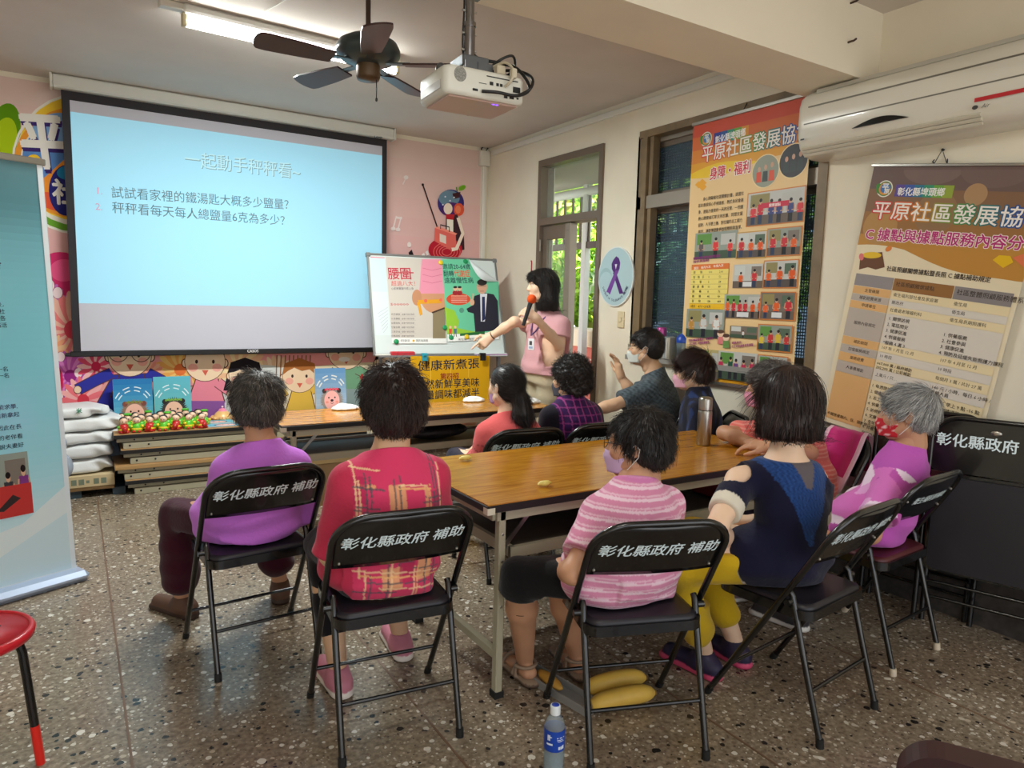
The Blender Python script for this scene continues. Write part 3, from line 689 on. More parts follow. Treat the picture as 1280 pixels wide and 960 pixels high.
def hair_mesh(c, R, style, cols, sc=1.0, seed=1, h=.006):
    """style: dict with 'add' / 'cut' ellipsoids in head space and strand settings"""
    T = lambda p: c+R@(np.array(p)*sc); ext = style.get('ext', .19)
    F = Field(c-ext-np.array([0, 0, style.get('down', 0)]), c+ext, h)
    for e in style['add']:
        p, r = e[0], e[1]; F.ell(T(p), np.array(r)*sc, e[2] if len(e) > 2 else .03, R)
    for a, b, ra, rb in style.get('cones', []): F.cone(T(a), T(b), ra*sc, rb*sc, .03)
    for e in style.get('cut', []): F.ell(T(e[0]), np.array(e[1])*sc, .012, R, op='cut')
    if 'below' in style: F.plane(T((0, 0, style['below'])), -R[:, 2], k=.01)
    am, fr = style.get('lump', (.004, 60)); F.fold(lambda P: am*pnoise(P, fr, seed)+am*.6*pnoise(P, fr*2.3, seed+5))
    v, q = F.mesh(); n = vnormals(v, q); base = np.array([lin(x) for x in cols]).mean(0)
    t = .5+.5*pnoise(v, 90, seed+3); C0 = base*(.55+.5*t)[:, None]
    parts = [(v, q, C0)]
    L = (v-c)@R/sc
    wh = T(style.get('whorl', (0, -.05, .11)))
    for sset in style['strands']:
        def fdir(p, nn, m=sset.get('mode', 'whorl')):
            if m == 'whorl': d = p-wh
            elif m == 'down': d = np.tile(-R[:, 2], (len(p), 1))+.35*(p-wh)/.1
            elif m == 'rand': d = np.random.default_rng(seed+9).normal(size=p.shape)
            elif m == 'left': d = np.tile(R@unit(np.array(sset['v'])), (len(p), 1))
            return d/(np.linalg.norm(d, axis=1)[:, None]+1e-9)
        pk = sset['pick'](L) if 'pick' in sset else None
        sv, sq, sc_ = strands(v, n, fdir, sset['n'], sset['L'], sset.get('seg', 5), sset.get('r', .0016), sset.get('cols', cols), seed+sset.get('s', 2), sset.get('bend', 9), sset.get('curl', 0), sset.get('grav', 0), sset.get('lift', .12), pk)
        if 'below' in style:
            zl = (sv-c)@R[:, 2]/sc; lim = style['below']-.012+.010*pnoise(sv, 130, seed); sv = sv+np.maximum(lim-zl, 0)[:, None]*R[:, 2]*sc
        parts.append((sv, sq, sc_))
    return join(*parts)

def lathe_arc(): pass
def head_R(yaw, pitch=0.0, roll=0.0):
    r, f = frame(yaw); u = V3(0, 0, 1); f2 = f*cos(pitch)+u*sin(pitch); u2 = -f*sin(pitch)+u*cos(pitch)
    r3 = r*cos(roll)+u2*sin(roll); u3 = -r*sin(roll)+u2*cos(roll); return np.stack([r3, f2, u3], 1)
def put(name, v, q, c, base, m, parent, smooth=True):
    return arr_mesh(name, v-base, q, m, c, parent, smooth)
def mask_mesh(c, R, col, sc=1.0, fn=None, seed=0):
    T = lambda *p: c+R@(np.array(p)*sc); n, mrows = 20, 10; v = []
    for j in range(mrows+1):
        z = -.026-.080*j/mrows
        for i in range(n+1):
            a = radians(-80+160*i/n); bul = .010*math.exp(-(a/.5)**2)*math.exp(-((z+.05)/.035)**2)
            wz = (1-.13*abs((j-3)/mrows)); rx, ry = .066*wz, .088*wz+.010
            v.append(T(rx*sin(a), .012+ry*cos(a)+bul, z+.012*(sin(abs(a))*.6)*(j/mrows)))
    v = np.array(v); q = np.array([(j*(n+1)+i, j*(n+1)+i+1, (j+1)*(n+1)+i+1, (j+1)*(n+1)+i) for j in range(mrows) for i in range(n)])
    L = (v-c)@R; C = np.tile(lin(col), (len(v), 1)) if fn is None else fn(L)
    return v, q, C
# ---------------------------------------------------------------- furniture
M_CHAIR = mat('black_gloss_enamel', (14, 14, 15), rough=.22, spec=.6, coat=.3)
M_VINYL = mat('black_vinyl', (30, 28, 36), rough=.42, bump=(300, .15, .0006))
M_MAROON = mat('maroon_vinyl', (84, 30, 36), rough=.4, bump=(300, .15, .0006))
M_CHAIRTXT = mat('chair_lettering_white', (226, 242, 246), rough=.6)
M_RUBBER = mat('black_rubber', (16, 16, 16), rough=.7)
M_WHITECAP = mat('worn_white_foot_cap', (214, 200, 176), rough=.6)
def arc_pts(c, r, a0, a1, n=8): return [(c[0]+r*cos(a0+(a1-a0)*i/n), c[1]+r*sin(a0+(a1-a0)*i/n)) for i in range(n+1)]
def bold_text(st, b):
    v, f = text_mesh(st); n = len(v); return np.concatenate([v+np.array(o)*b for o in ((1, 0), (-1, 0), (0, 1), (0, -1))]), [tuple(i+j*n for i in ff) for j in range(4) for ff in f]
def chair_parts(root, seat_mat, text, tsize=.05, feet=M_RUBBER):
    """steel folding chair, the sitter faces +y"""
    W, R = .222, .011
    A, Bp = V3(0, .205, 0), V3(0, -.262, .80)               # long tube: front foot to top of the back
    dirn = (Bp-A)/np.linalg.norm(Bp-A); L = np.linalg.norm(Bp-A)
    rr = .11
    pts = [A+V3(-W, 0, 0), A+dirn*(L*.3)+V3(-W, 0, 0), A+dirn*(L*.6)+V3(-W, 0, 0)]
    for k in range(9):
        t = pi-pi/2*k/8; pts.append(A+dirn*(L-rr+rr*sin(t))+V3(-W+rr+rr*cos(t), 0, 0))
    pts += [p*V3(-1, 1, 1) for p in pts[::-1]]
    m = MB(); m.tube(pts, R, 10); bf = m.build('back_frame', M_CHAIR, root)
    # backrest: curved sheet between the tubes
    def sheet(l0, l1, th, off, n=14):
        m = MB(); rows = []; seg = 10
        for j in range(seg+1):
            l = l0+(l1-l0)*j/seg; h = L-l
            half = W if h > rr else W-rr+math.sqrt(max(rr*rr-(rr-h)**2, 0))
            half -= .004
            row = []
            for i in range(n+1):
                u = -1+2*i/n; p = A+dirn*l+V3(u*half, 0, 0); nn = np.cross(dirn, (1, 0, 0)); p = p-nn*.012*(1-u*u)+nn*off
                row.append(p)
            rows.append(row)
        return rows
    def sheet_mesh(rows, th):
        m = MB(); nn = np.cross(dirn, (1, 0, 0)); R_ = len(rows); C_ = len(rows[0])
        v = [p+nn*th/2 for r in rows for p in r]+[p-nn*th/2 for r in rows for p in r]; N = R_*C_; f = []
        for j in range(R_-1):
            for i in range(C_-1):
                a = j*C_+i; f.append((a, a+1, a+C_+1, a+C_)); f.append((N+a, N+a+C_, N+a+C_+1, N+a+1))
        for i in range(C_-1):
            f.append((i, N+i, N+i+1, i+1)); a = (R_-1)*C_+i; f.append((a, a+1, N+a+1, N+a))
        for j in range(R_-1):
            a = j*C_; f.append((a, a+C_, N+a+C_, N+a)); a += C_-1; f.append((a, N+a, N+a+C_, a+C_))
        m.add(v, f, smooth=True); return m
    m = sheet_mesh(sheet(L-.215, L-.003, .003, 0), .004)
    for sx in (-1, 1):
        for l in (L-.19, L-.1):
            p = A+dirn*l+V3(sx*(W-.03), 0, 0); nn = np.cross(dirn, (1, 0, 0)); p = p-nn*.007
            m.ell(p, (.005, .005, .005), 1)
    m.build('backrest', [M_CHAIR, M_STEEL], root)
    if text:
        v, f = bold_text(text, .016); sc = tsize/.92; w = v[:, 0].max()*sc
        q = v*sc; q[:, 0] += q[:, 1]*.12-w/2
        nn = np.cross(dirn, (1, 0, 0)); nrm = -nn if nn[1] > 0 else nn
        base = A+dirn*(L-.122)
        u = q[:, :1]/W; curve = -.012*(1-u*u)
        # seen from behind, left to right runs with +x
        P = base+q[:, :1]*V3(1, 0, 0)+q[:, 1:2]*dirn + nn*curve + nrm*(.0032+.00006*np.repeat(np.arange(4), len(q)//4)[:, None])
        m = MB(); m.add(P, f); m.build('lettering', M_CHAIRTXT, root)
    # seat
    m = MB(); o2 = arc_pts((-.20+.05, -.16+.05), .05, pi, 1.5*pi)+arc_pts((.20-.05, -.16+.05), .05, 1.5*pi, 2*pi)+arc_pts((.20-.07, .22-.07), .07, 0, pi/2)+arc_pts((-.20+.07, .22-.07), .07, pi/2, pi)
    m.prism(o2, .405, .438, smooth=False); st = m.build('seat', M_CHAIR, root)
    m = MB(); o3 = [(x*.95, (y-.03)*.95+.03) for x, y in o2]; o4 = [(x*.88, (y-.03)*.88+.03) for x, y in o2]
    v = [(x, y, .4382) for x, y in o3]+[(x, y, .446) for x, y in o3]+[(x, y, .453) for x, y in o4]; n = len(o3)
    f = [(i, (i+1) % n, n+(i+1) % n, n+i) for i in range(n)]+[(n+i, n+(i+1) % n, 2*n+(i+1) % n, 2*n+i) for i in range(n)]
    m.add(v, f, smooth=True); m.add(v[2*n:], [tuple(range(n))]); m.build('seat_pad', seat_mat, root)
    # rear legs and stretchers
    C0, C1 = V3(0, -.225, 0), V3(0, -.09, .48); W2 = W-.028
    for sx in (-1, 1):
        m = MB(); m.tube([C0+V3(sx*W2, 0, .012), C0*.5+C1*.5+V3(sx*W2, 0, 0), C1+V3(sx*W2, 0, 0), C1+V3(sx*W2, .012, .012)], R, 10); lg = m.build('leg', M_CHAIR, root); m = MB(); m.tube([C0+V3(sx*W2, 0, 0), C0+V3(sx*W2, .003, .03)], .0135, 10); m.build('foot_cap', feet, lg)
        m = MB(); m.tube([A+V3(sx*W, 0, 0), A+dirn*.03+V3(sx*W, 0, 0)], .0135, 10); m.build('foot_cap', feet, bf)
        m = MB(); m.tube([C1+V3(sx*W2, 0, -.02), C1+V3(sx*(W+.004), 0, -.02)], .012, 8); m.build('pivot', M_CHAIR, root)
    m = MB()
    def cyl(a, b): m.tube([a, b], .007, 8)
    t = .36; p = C0+(C1-C0)*t; cyl(p+V3(-W2, 0, 0), p+V3(W2, 0, 0)); m.build('stretcher', M_CHAIR, root)
    m = MB(); p = A+dirn*L*.19; cyl(p+V3(-W, 0, 0), p+V3(W, 0, 0)); m.build('stretcher', M_CHAIR, root)
TXT = '彰化縣政府 補助'
chair0 = empty('folding_chair', (0, 0, 0)); chair_parts(chair0, M_VINYL, TXT)
_used = [False]
def place_chair(x, y, deg, label, z=0.0):
    c = copy_tree(chair0) if _used[0] else chair0; _used[0] = True
    c.location = (x, y, z); c.rotation_euler = (0, 0, radians(-deg)); return setp(c, label, 'chair', 'black steel folding chairs')
# deg = direction the sitter faces, from +Y towards +X
place_chair(.59, 2.905, -4, 'black folding chair under the person in the plain purple tee')
place_chair(.875, 2.165, 7, 'black folding chair under the person in the pink plaid blouse')
place_chair(1.565, 1.70, 20, 'black folding chair under the person in the pink striped tee, bananas behind its leg')
place_chair(2.215, 1.515, -6, 'black folding chair under the person in yellow trousers')
place_chair(1.98, 3.17, 6, 'black folding chair under the ponytailed person in coral')
place_chair(2.46, 3.15, 4, 'black folding chair under the person in the purple checked vest')
place_chair(3.285, 3.455, -38, 'black folding chair under the man in the grey tee')
place_chair(3.20, 2.955, -58, 'black folding chair under the person in the navy shirt')
place_chair(3.19, 2.215, -80, 'black folding chair with a magenta towel over its back, under the grey-haired person')
c11 = empty('folding_chair', (2.90, 1.645, 0), radians(4)); chair_parts(c11, M_MAROON, '衛生福利部補助', .036, M_RUBBER)
setp(c11, 'maroon-padded folding chair under the silver-haired person in purple', 'chair', 'black steel folding chairs')
for ch in [g for c in c11.children for g in c.children]:
    if ch.name.startswith('foot_cap'): ch.data.materials[0] = M_WHITECAP
# folded chairs leaning on the right wall
def folded_chair(loc, deg, lean, seat_mat, text, label):
    r = empty('folded_chair', loc, label=label, cat='chair', group='folded chairs against the wall')
    W, L, rr, R = .245, .97, .11, .012
    pts = [V3(-W, 0, 0), V3(-W, 0, L*.5)]
    for k in range(9): t = pi-pi/2*k/8; pts.append(V3(-W+rr+rr*cos(t), 0, L-rr+rr*sin(t)))
    pts += [p*V3(-1, 1, 1) for p in pts[::-1]]
    m = MB(); m.tube(pts, R, 10); m.build('back_frame', M_CHAIR, r)
    def plate(z0, z1, y, r0, th, name, mm, w):
        o = arc_pts((-w+r0, z1-r0), r0, pi, pi/2)+arc_pts((w-r0, z1-r0), r0, pi/2, 0)+arc_pts((w-.03, z0+.03), .03, 0, -pi/2)+arc_pts((-w+.03, z0+.03), .03, -pi/2, -pi)
        M = np.array([[1, 0, 0, 0], [0, 0, 1, y], [0, 1, 0, 0], [0, 0, 0, 1.]]); m = MB(); m.prism(o, -th/2, th/2, M); return m.build(name, mm, r)
    plate(L-.25, L-.004, 0, .10, .012, 'backrest', M_CHAIR, W-.006)
    plate(.27, .70, -.03, .05, .03, 'seat_pad', seat_mat, W-.035); plate(.255, .715, -.006, .05, .02, 'seat', M_CHAIR, W-.02)
    for sx in (-1, 1): m = MB(); m.tube([(sx*(W-.03), .03, .0), (sx*(W-.03), .025, .6)], R, 8); m.build('leg', M_CHAIR, r)
    for z, y in ((.12, .03), (.2, 0)): m = MB(); m.tube([(-W+.02, y, z), (W-.02, y, z)], .008, 8); m.build('stretcher', M_CHAIR, r)
    if text:
        v, f = bold_text(text, .016); sc = .058/.92; w = v[:, 0].max()*sc; q = v*sc
        m = MB(); m.add(np.c_[q[:, 0]-w/2, -.0075-.00006*np.repeat(np.arange(4), len(q)//4), q[:, 1]+L-.125], f); m.build('lettering', M_CHAIRTXT, r)
    m = MB(); m.ell((0, -.008, L-.05), (.022, .004, .012)); m.build('catch', M_STEEL, r)
    r.rotation_euler = (radians(lean), 0, radians(-deg)); return r
folded_chair((3.40, 1.42, 0), 72, -4, M_VINYL, '彰化縣政府 補助', 'folded black chair leaning on the wall, white lettering towards the room')
folded_chair((3.44, 1.72, 0), 80, -3, M_MAROON, None, 'folded maroon-padded chair leaning on the wall behind the silver-haired person')
# chair whose back corner shows at the lower right
cpad = empty('padded_chair', (1.36, .47, 0), radians(-60), label='dark maroon padded chair cut off by the lower right corner', cat='chair')
m = MB(); o2 = arc_pts((-.20+.06, .78-.06), .06, pi, pi/2)+arc_pts((.20-.06, .78-.06), .06, pi/2, 0)+[(.2, .5), (-.2, .5)]
M_ = np.array([[1, 0, 0, 0], [0, 0, 1, -.22], [0, 1, 0, 0], [0, 0, 0, 1.]]); m.prism(o2, -.025, .025, M_); m.build('backrest', mat('dark_maroon_vinyl', (48, 18, 22), rough=.45), cpad)
m = MB(); m.box((-.21, -.2, .40), (.21, .22, .45), bev=.02); m.build('seat', mat('dark_maroon_vinyl'), cpad)
for sx in (-1, 1):
    m = MB(); m.tube([(sx*.2, .2, 0), (sx*.2, .2, .41)], .012); m.build('leg', M_CHAIR, cpad)
    m = MB(); m.tube([(sx*.2, -.24, 0), (sx*.2, -.2, .41), (sx*.19, -.22, .6)], .012); m.build('leg', M_CHAIR, cpad)
# towel
def towel():
    mb = MB(); c = V3(3.19, 2.215, 0); a = radians(80); fx = V3(cos(a), sin(a), 0); fy = V3(-sin(a), cos(a), 0)   # fx: chair right, fy: chair forward (faces -62)
    ang = radians(-80); fwd = V3(sin(ang), cos(ang), 0); rgt = V3(cos(ang), -sin(ang), 0)
    prof = [(-.27-.030, .50), (-.262-.028, .62), (-.262-.026, .74), (-.266-.02, .805), (-.262, .824), (-.240, .806), (-.198, .72), (-.125, .60), (-.078, .52)]
    n = 24; v = []; cols = []
    for j, (y, z) in enumerate(prof):
        for i in range(n+1):
            u = -.17+.24*i/n; wv = .007*sin(9*u*6+j*.5)
            v.append(c+rgt*(u*(1+.04*abs(j-4)))+fwd*(y+wv)+V3(0, 0, z+.012*sin(3.2*i/n+j)*(1 if j in (0, 8) else .1)))
    f = [(j*(n+1)+i, j*(n+1)+i+1, (j+1)*(n+1)+i+1, (j+1)*(n+1)+i) for j in range(len(prof)-1) for i in range(n)]
    mb.add(v, f, smooth=True); cc = []
    for q in f:
        i = q[0] % (n+1); j = q[0]//(n+1); edge = i in (0, 1, n-2, n-1) or j in (0, len(prof)-2); h = (i*i*7+j*j*13+i*j) % 23
        cc.append(tuple(lin((240, 196, 214) if edge else (226, 90, 164) if h == 0 else (204, 28, 122))))
    mb.c = cc
    o = mb.build('towel', mat('towel_cloth', vcol=True, rough=.9, sheen=.3, bump=(220, .4, .002)), vcol=True, label='magenta towel with pale edging draped over the chair back behind the coral top', cat='towel')
    md = o.modifiers.new('thick', 'SOLIDIFY'); md.thickness = .006; md.offset = 0
    return o
towel()

# ---------------------------------------------------------------- tables
def wood_mat(name, c1, c2, rough=.22, sc=1.0):
    m = bpy.data.materials.new(name); m.use_nodes = True; n, l = tree(m); b = n['Principled BSDF']; MATS[name] = m
    tc = n.new('ShaderNodeTexCoord'); mp = n.new('ShaderNodeMapping'); mp.inputs['Scale'].default_value = (2.2*sc, 26*sc, 8); l.new(tc.outputs['Object'], mp.inputs[0])
    t = n.new('ShaderNodeTexNoise'); t.inputs['Scale'].default_value = 2.2; t.inputs['Detail'].default_value = 7; t.inputs['Distortion'].default_value = 1.2; l.new(mp.outputs[0], t.inputs[0])
    r = n.new('ShaderNodeValToRGB'); r.color_ramp.elements[0].position = .34; r.color_ramp.elements[1].position = .66
    r.color_ramp.elements[0].color = (*lin(c1), 1); r.color_ramp.elements[1].color = (*lin(c2), 1); l.new(t.outputs[0], r.inputs[0]); l.new(r.outputs[0], b.inputs[0])
    rr = n.new('ShaderNodeMapRange'); rr.inputs['To Min'].default_value = rough*.7; rr.inputs['To Max'].default_value = rough*1.5; l.new(t.outputs[0], rr.inputs[0]); l.new(rr.outputs[0], b.inputs['Roughness'])
    b.inputs['Specular IOR Level'].default_value = .55
    return m
M_TOP = wood_mat('varnished_table_wood', (160, 100, 18), (196, 136, 40), .17)
M_TOP2 = wood_mat('pale_table_wood', (176, 128, 76), (206, 164, 110), .3)
M_EDGE = mat('black_table_edge', (18, 16, 15), rough=.45)
M_BEIGE = mat('beige_steel_tube', (170, 164, 140), rough=.4, spec=.5)
M_UNDER = mat('dark_table_underside', (52, 34, 28), rough=.7)
M_SHELFW = mat('shelf_board', (70, 62, 52), rough=.6)
def table(x0, x1, y0, y1, z, top_m, label):
    r = empty('folding_table', ((x0+x1)/2, (y0+y1)/2, 0), label=label, cat='table'); a, b = (x1-x0)/2, (y1-y0)/2
    m = MB(); m.box((-a+.003, -b+.003, z-.004), (a-.003, b-.003, z)); m.build('tabletop', top_m, r)
    m = MB(); m.box((-a, -b, z-.032), (a, b, z-.004), bev=.003); m.build('top_edge', M_EDGE, r)
    m = MB()
    for sx in (-1, 1):
        for sy in (-1, 1): m.box((min(sx*a*1.001, sx*(a-.03)), min(sy*b*1.002, sy*(b-.03)), z-.036), (max(sx*a*1.001, sx*(a-.03)), max(sy*b*1.002, sy*(b-.03)), z-.012))
    m.build('corner_cap', mat('cream_corner_cap', (214, 206, 184), rough=.5), r)
    m = MB(); i = .05
    for sy in (-1, 1): m.bar((-a+i, sy*(b-.03), z-.05), (a-i, sy*(b-.03), z-.05), .025, .036)
    for sx in (-1, 1): m.bar((sx*(a-i), -b+.03, z-.05), (sx*(a-i), b-.03, z-.05), .025, .036)
    m.build('top_rail', M_BEIGE, r)
    zs = z-.20
    m = MB(); m.box((-a+.14, -b+.05, zs-.004), (a-.14, b-.05, zs+.006)); m.build('shelf', M_SHELFW, r)
    m = MB()
    for sy in (-1, 1): m.bar((-a+.12, sy*(b-.04), zs), (a-.12, sy*(b-.04), zs), .02, .04)
    for sx in (-1, 1): m.bar((sx*(a-.13), -b+.04, zs), (sx*(a-.13), b-.04, zs), .02, .04)
    m.build('shelf_rail', M_BEIGE, r)
    for sx in (-1, 1):
        for sy in (-1, 1):
            g = MB(); g.bar((sx*(a-.075), sy*(b-.035), .02), (sx*(a-.075), sy*(b-.035), z-.034), .035, .028, up=(1, 0, 0), bev=.004); lg = g.build('leg', M_BEIGE, r)
            g = MB(); g.box((sx*(a-.075)-.019, sy*(b-.035)-.02, 0), (sx*(a-.075)+.019, sy*(b-.035)+.02, .025)); g.build('foot', M_RUBBER, lg)
            g = MB()
            for zz in (.35, .52, .62): g.ell((sx*(a-.075), sy*(b-.035)+sy*.015, zz), (.007, .004, .007))
            g.build('screw', M_STEEL, lg)
            g = MB(); g.bar((sx*(a-.075), sy*(b-.06), zs-.02), (sx*(a-.24), sy*(b-.06), z-.04), .016, .006, up=(0, 1, 0)); g.build('brace', M_STEEL, r)
        g = MB(); g.bar((sx*(a-.075), -b+.05, .16), (sx*(a-.075), b-.05, .16), .025, .03); g.build('stretcher', M_BEIGE, r)
    return r
table(1.195, 3.0, 2.03, 2.795, .74, M_TOP, 'varnished brown folding table with a steel flask on it')
table(.945, 2.79, 3.85, 4.36, .74, M_TOP, 'long folding table before the whiteboard')
# stacked folded tables against the front wall
zz = 0.0
for k, (dx, lb) in enumerate(((.06, 'bottom folded table of the stack, on the floor'), (.0, 'second folded table up in the stack'), (.04, 'third folded table up in the stack, under the top one'), (.0, 'top folded table of the stack, with the dolls on it'))):
    x0 = .215+dx; H_ = .112
    r = empty('folded_table', (x0, 5.56, zz), label=lb, cat='table', group='folded tables stacked by the wall')
    m = MB(); m.box((.06, .02, 0.002), (1.76, .05, .045)); m.box((.06, .43, 0.002), (1.76, .46, .045)); m.box((.06, .05, .002), (.09, .43, .04)); m.box((1.73, .05, .002), (1.76, .43, .04))
    m.build('leg_frame', M_BEIGE, r)
    m = MB(); m.box((.02, .03, .05), (1.8, .06, .078)); m.box((.02, .42, .05), (1.8, .45, .078)); m.build('top_rail', M_BEIGE, r)
    m = MB()
    for x in (.1, .22, .9, 1.5): m.ell((x, .0195, .025), (.007, .003, .007)); m.ell((x+.03, .0295, .064), (.006, .003, .006))
    m.build('bolt', M_BLACK, r)
    m = MB(); m.box((0, 0, .079), (1.82, .49, .107), bev=.002); m.build('top_edge', M_EDGE if k != 1 else mat('tan_board', (176, 140, 90), rough=.6), r)
    m = MB(); m.box((.003, .003, .107), (1.817, .487, .1115)); m.build('tabletop', M_TOP2, r)
    zz += H_
STACKZ = zz
# things under and beside
bx = empty('carton', (1.62, 4.9, 0), label='brown cardboard carton on the floor behind the long table', cat='box')
M_CARD = mat('brown_cardboard', (150, 118, 80), rough=.85, noise=(6, .15))
m = MB(); m.box((-.3, -.2, 0), (.3, .2, .34), bev=.004); m.build('body', M_CARD, bx)
m = MB(); m.box((-.3, -.03, .3402), (.3, .03, .3415)); m.box((-.301, -.2012, .30), (.301, -.2, .33)); m.build('tape', mat('parcel_tape', (190, 160, 110), rough=.4), bx)
# black bag lying on the shelf of the long table
m = MB(); m.ell((1.98, 4.08, .60), (.24, .13, .05), n=18, m=10); m.tube([(1.84, 4.0, .63), (1.9, 3.98, .66), (2.0, 3.98, .665), (2.08, 4.0, .635)], .008)
setp(m.build('shoulder_bag', mat('black_nylon', (16, 16, 20), rough=.6, bump=(40, .8, .01))), 'black bag lying on the shelf under the long table', 'bag')
m = MB(); m.ell((2.75, 2.2, .585), (.07, .06, .035), n=12, m=8); m.ell((2.79, 2.19, .60), (.04, .04, .03))
setp(m.build('plastic_bag', mat('blue_floral_plastic', (120, 124, 150), rough=.4, noise=(30, .6))), 'crumpled blue-grey patterned bag on the shelf of the varnished table', 'bag')
m = MB(); m.box((2.52, 2.12, .551), (2.66, 2.34, .64), bev=.01)
setp(m.build('red_box', mat('red_card', (120, 22, 20), rough=.6)), 'dark red box on the shelf of the varnished table', 'box')
# stool
st = empty('round_stool', (-.29, 2.40, 0), label='round stool with a red perforated seat and black legs', cat='stool')
def perforated():
    m = bpy.data.materials.new('red_perforated_plastic'); m.use_nodes = True; n, l = tree(m); b = n['Principled BSDF']
    tc = n.new('ShaderNodeTexCoord'); v = n.new('ShaderNodeTexVoronoi'); v.inputs['Scale'].default_value = 70; v.inputs['Randomness'].default_value = 0; l.new(tc.outputs['Object'], v.inputs[0])
    lt = n.new('ShaderNodeMath'); lt.operation = 'LESS_THAN'; lt.inputs[1].default_value = .3; l.new(v.outputs['Distance'], lt.inputs[0])
    mx = n.new('ShaderNodeMix'); mx.data_type = 'RGBA'; l.new(lt.outputs[0], mx.inputs[0]); mx.inputs[6].default_value = (*lin((176, 34, 44)), 1); mx.inputs[7].default_value = (*lin((110, 18, 26)), 1)
    l.new(mx.outputs[2], b.inputs[0]); b.inputs['Roughness'].default_value = .35; return m
m = MB(); m.lathe([(0, .455), (.13, .455), (.148, .46), (.152, .466), (.0, .468)], n=40); m.build('seat', perforated(), st)
m = MB(); m.lathe([(.146, .44), (.162, .445), (.165, .46), (.158, .47), (.15, .4705), (.148, .466)], n=40); m.build('seat_rim', mat('red_plastic', (196, 32, 44), rough=.3), st)
m = MB()
for k in range(6): a = k*pi/3+.3; m.lathe([(0, .4685), (.013, .4685), (.013, .469), (0, .4692)], (.07*cos(a), .07*sin(a), 0), 12)
m.build('seat_hole', M_BLACK, st)
M_REDTIP = mat('red_leg_sleeve', (224, 40, 30), rough=.35)
for k in range(4):
    a = k*pi/2+.25; ca, sa = cos(a), sin(a); m = MB()
    pts = [(.04*ca, .04*sa, .435), (.09*ca, .09*sa, .432), (.12*ca, .12*sa, .41), (.13*ca, .13*sa, .37), (.15*ca, .15*sa, .13)]
    m.tube(pts, .0125, 10); lg = m.build('leg', M_CHAIR, st)
    m = MB(); m.tube([(.15*ca, .15*sa, .13), (.16*ca, .16*sa, 0)], .0128, 10); m.build('leg_tip', M_REDTIP if k in (0, 3) else M_CHAIR, lg)
# small things on the varnished table
fl = empty('vacuum_flask', tuple(at(879, 556, z=.74)), label='brushed steel vacuum flask standing on the varnished table', cat='flask')
m = MB(); m.lathe([(0, .0), (.034, .0), (.036, .004), (.036, .165), (.034, .178), (.033, .18)], n=32); m.build('body', M_STEEL, fl)
m = MB(); m.lathe([(.033, .179), (.0335, .1795), (.0335, .183), (.033, .183)], n=32); m.build('seal_ring', M_BLACK, fl)
m = MB(); m.lathe([(.0345, .183), (.0345, .235), (.031, .245), (.022, .249), (0, .25)], n=32); m.build('cup_lid', M_STEEL, fl)
M_PEEL = mat('pale_yellow_fruit', (232, 216, 120), rough=.5, noise=(60, .15))
for (px_, py_), lb in (((582, 576), 'pale yellow fruit wedge on the table, beside the ponytailed person'), ((681, 608), 'pale yellow fruit wedge near the front edge of the varnished table')):
    p = at(px_, py_, z=.74); m = MB(); pts = [p+V3(-.032+.064*t, .006*sin(t*9), .010+.004*sin(3*t)) for t in np.linspace(0, 1, 9)]
    m.tube(pts, [.002, .006, .0095, .011, .0115, .0105, .009, .006, .003], 8)
    setp(m.build('fruit_wedge', M_PEEL), lb, 'fruit', 'fruit wedges on the table')
# bottle by the chair leg
bt = empty('water_bottle', (1.195, 1.60, 0), label='clear plastic water bottle with a blue label on the floor', cat='bottle')
M_PET = glass('clear_pet', (225, 235, 240), .22, .06)
m = MB(); m.lathe([(0, .003), (.024, 0), (.031, .006), (.032, .02), (.0315, .05), (.030, .055), (.032, .06), (.032, .155), (.031, .17), (.027, .185), (.018, .2), (.0135, .206), (.0135, .216)], n=28); m.build('body', M_PET, bt)
m = MB(); m.lathe([(.0155, .207), (.0155, .232), (.0145, .234), (0, .2345)], n=28); m.build('cap', mat('white_bottle_cap', (225, 232, 236), rough=.4), bt)
m = MB(); m.lathe([(0, .2346), (.0115, .2346), (.0115, .2351), (0, .2352)], n=24); m.build('cap_print', mat('blue_ink', (28, 60, 168), rough=.5), bt)
m = MB(); m.lathe([(.0326, .10), (.0328, .101), (.0328, .158), (.0322, .165)], n=32); m.build('label_band', mat('blue_label', (24, 70, 176), rough=.35), bt)
m = MB()
rg = np.random.default_rng(5)
def wrap(q, a0, z0): a = a0+q[:, 0]/.033; return np.c_[.0332*np.cos(a), .0332*np.sin(a), z0+q[:, 1]]

for a0, z0, w_, h_ in ((-165, .136, .004, .018), (-156, .136, .004, .018), (-160, .146, .012, .003), (-112, .144, .026, .003), (-112, .138, .020, .002), (-108, .133, .022, .002), (-104, .108, .006, .010), (-92, .108, .006, .010), (-80, .108, .006, .012)): m.add(wrap(np.array([(0, 0), (w_*.5, 0), (w_, 0), (w_, h_), (w_*.5, h_), (0, h_)]), radians(a0), z0), [(0, 1, 4, 5), (1, 2, 3, 4)])

a = np.linspace(radians(-170), radians(-135), 6); m.add(np.concatenate([np.c_[.0333*np.cos(a), .0333*np.sin(a), np.full(6, .122)], np.c_[.0333*np.cos(a), .0333*np.sin(a), np.full(6, .128)]]), [(i, i+1, 7+i, 6+i) for i in range(5)])
m.build('label_print', mat('label_white', (226, 236, 246), rough=.5), bt)
m = MB(); m.lathe([(0, .004), (.029, .004), (.030, .02), (.0295, .09), (0, .09)], n=24); m.build('water', glass('pale_water', (200, 210, 214), .3, .1), bt)
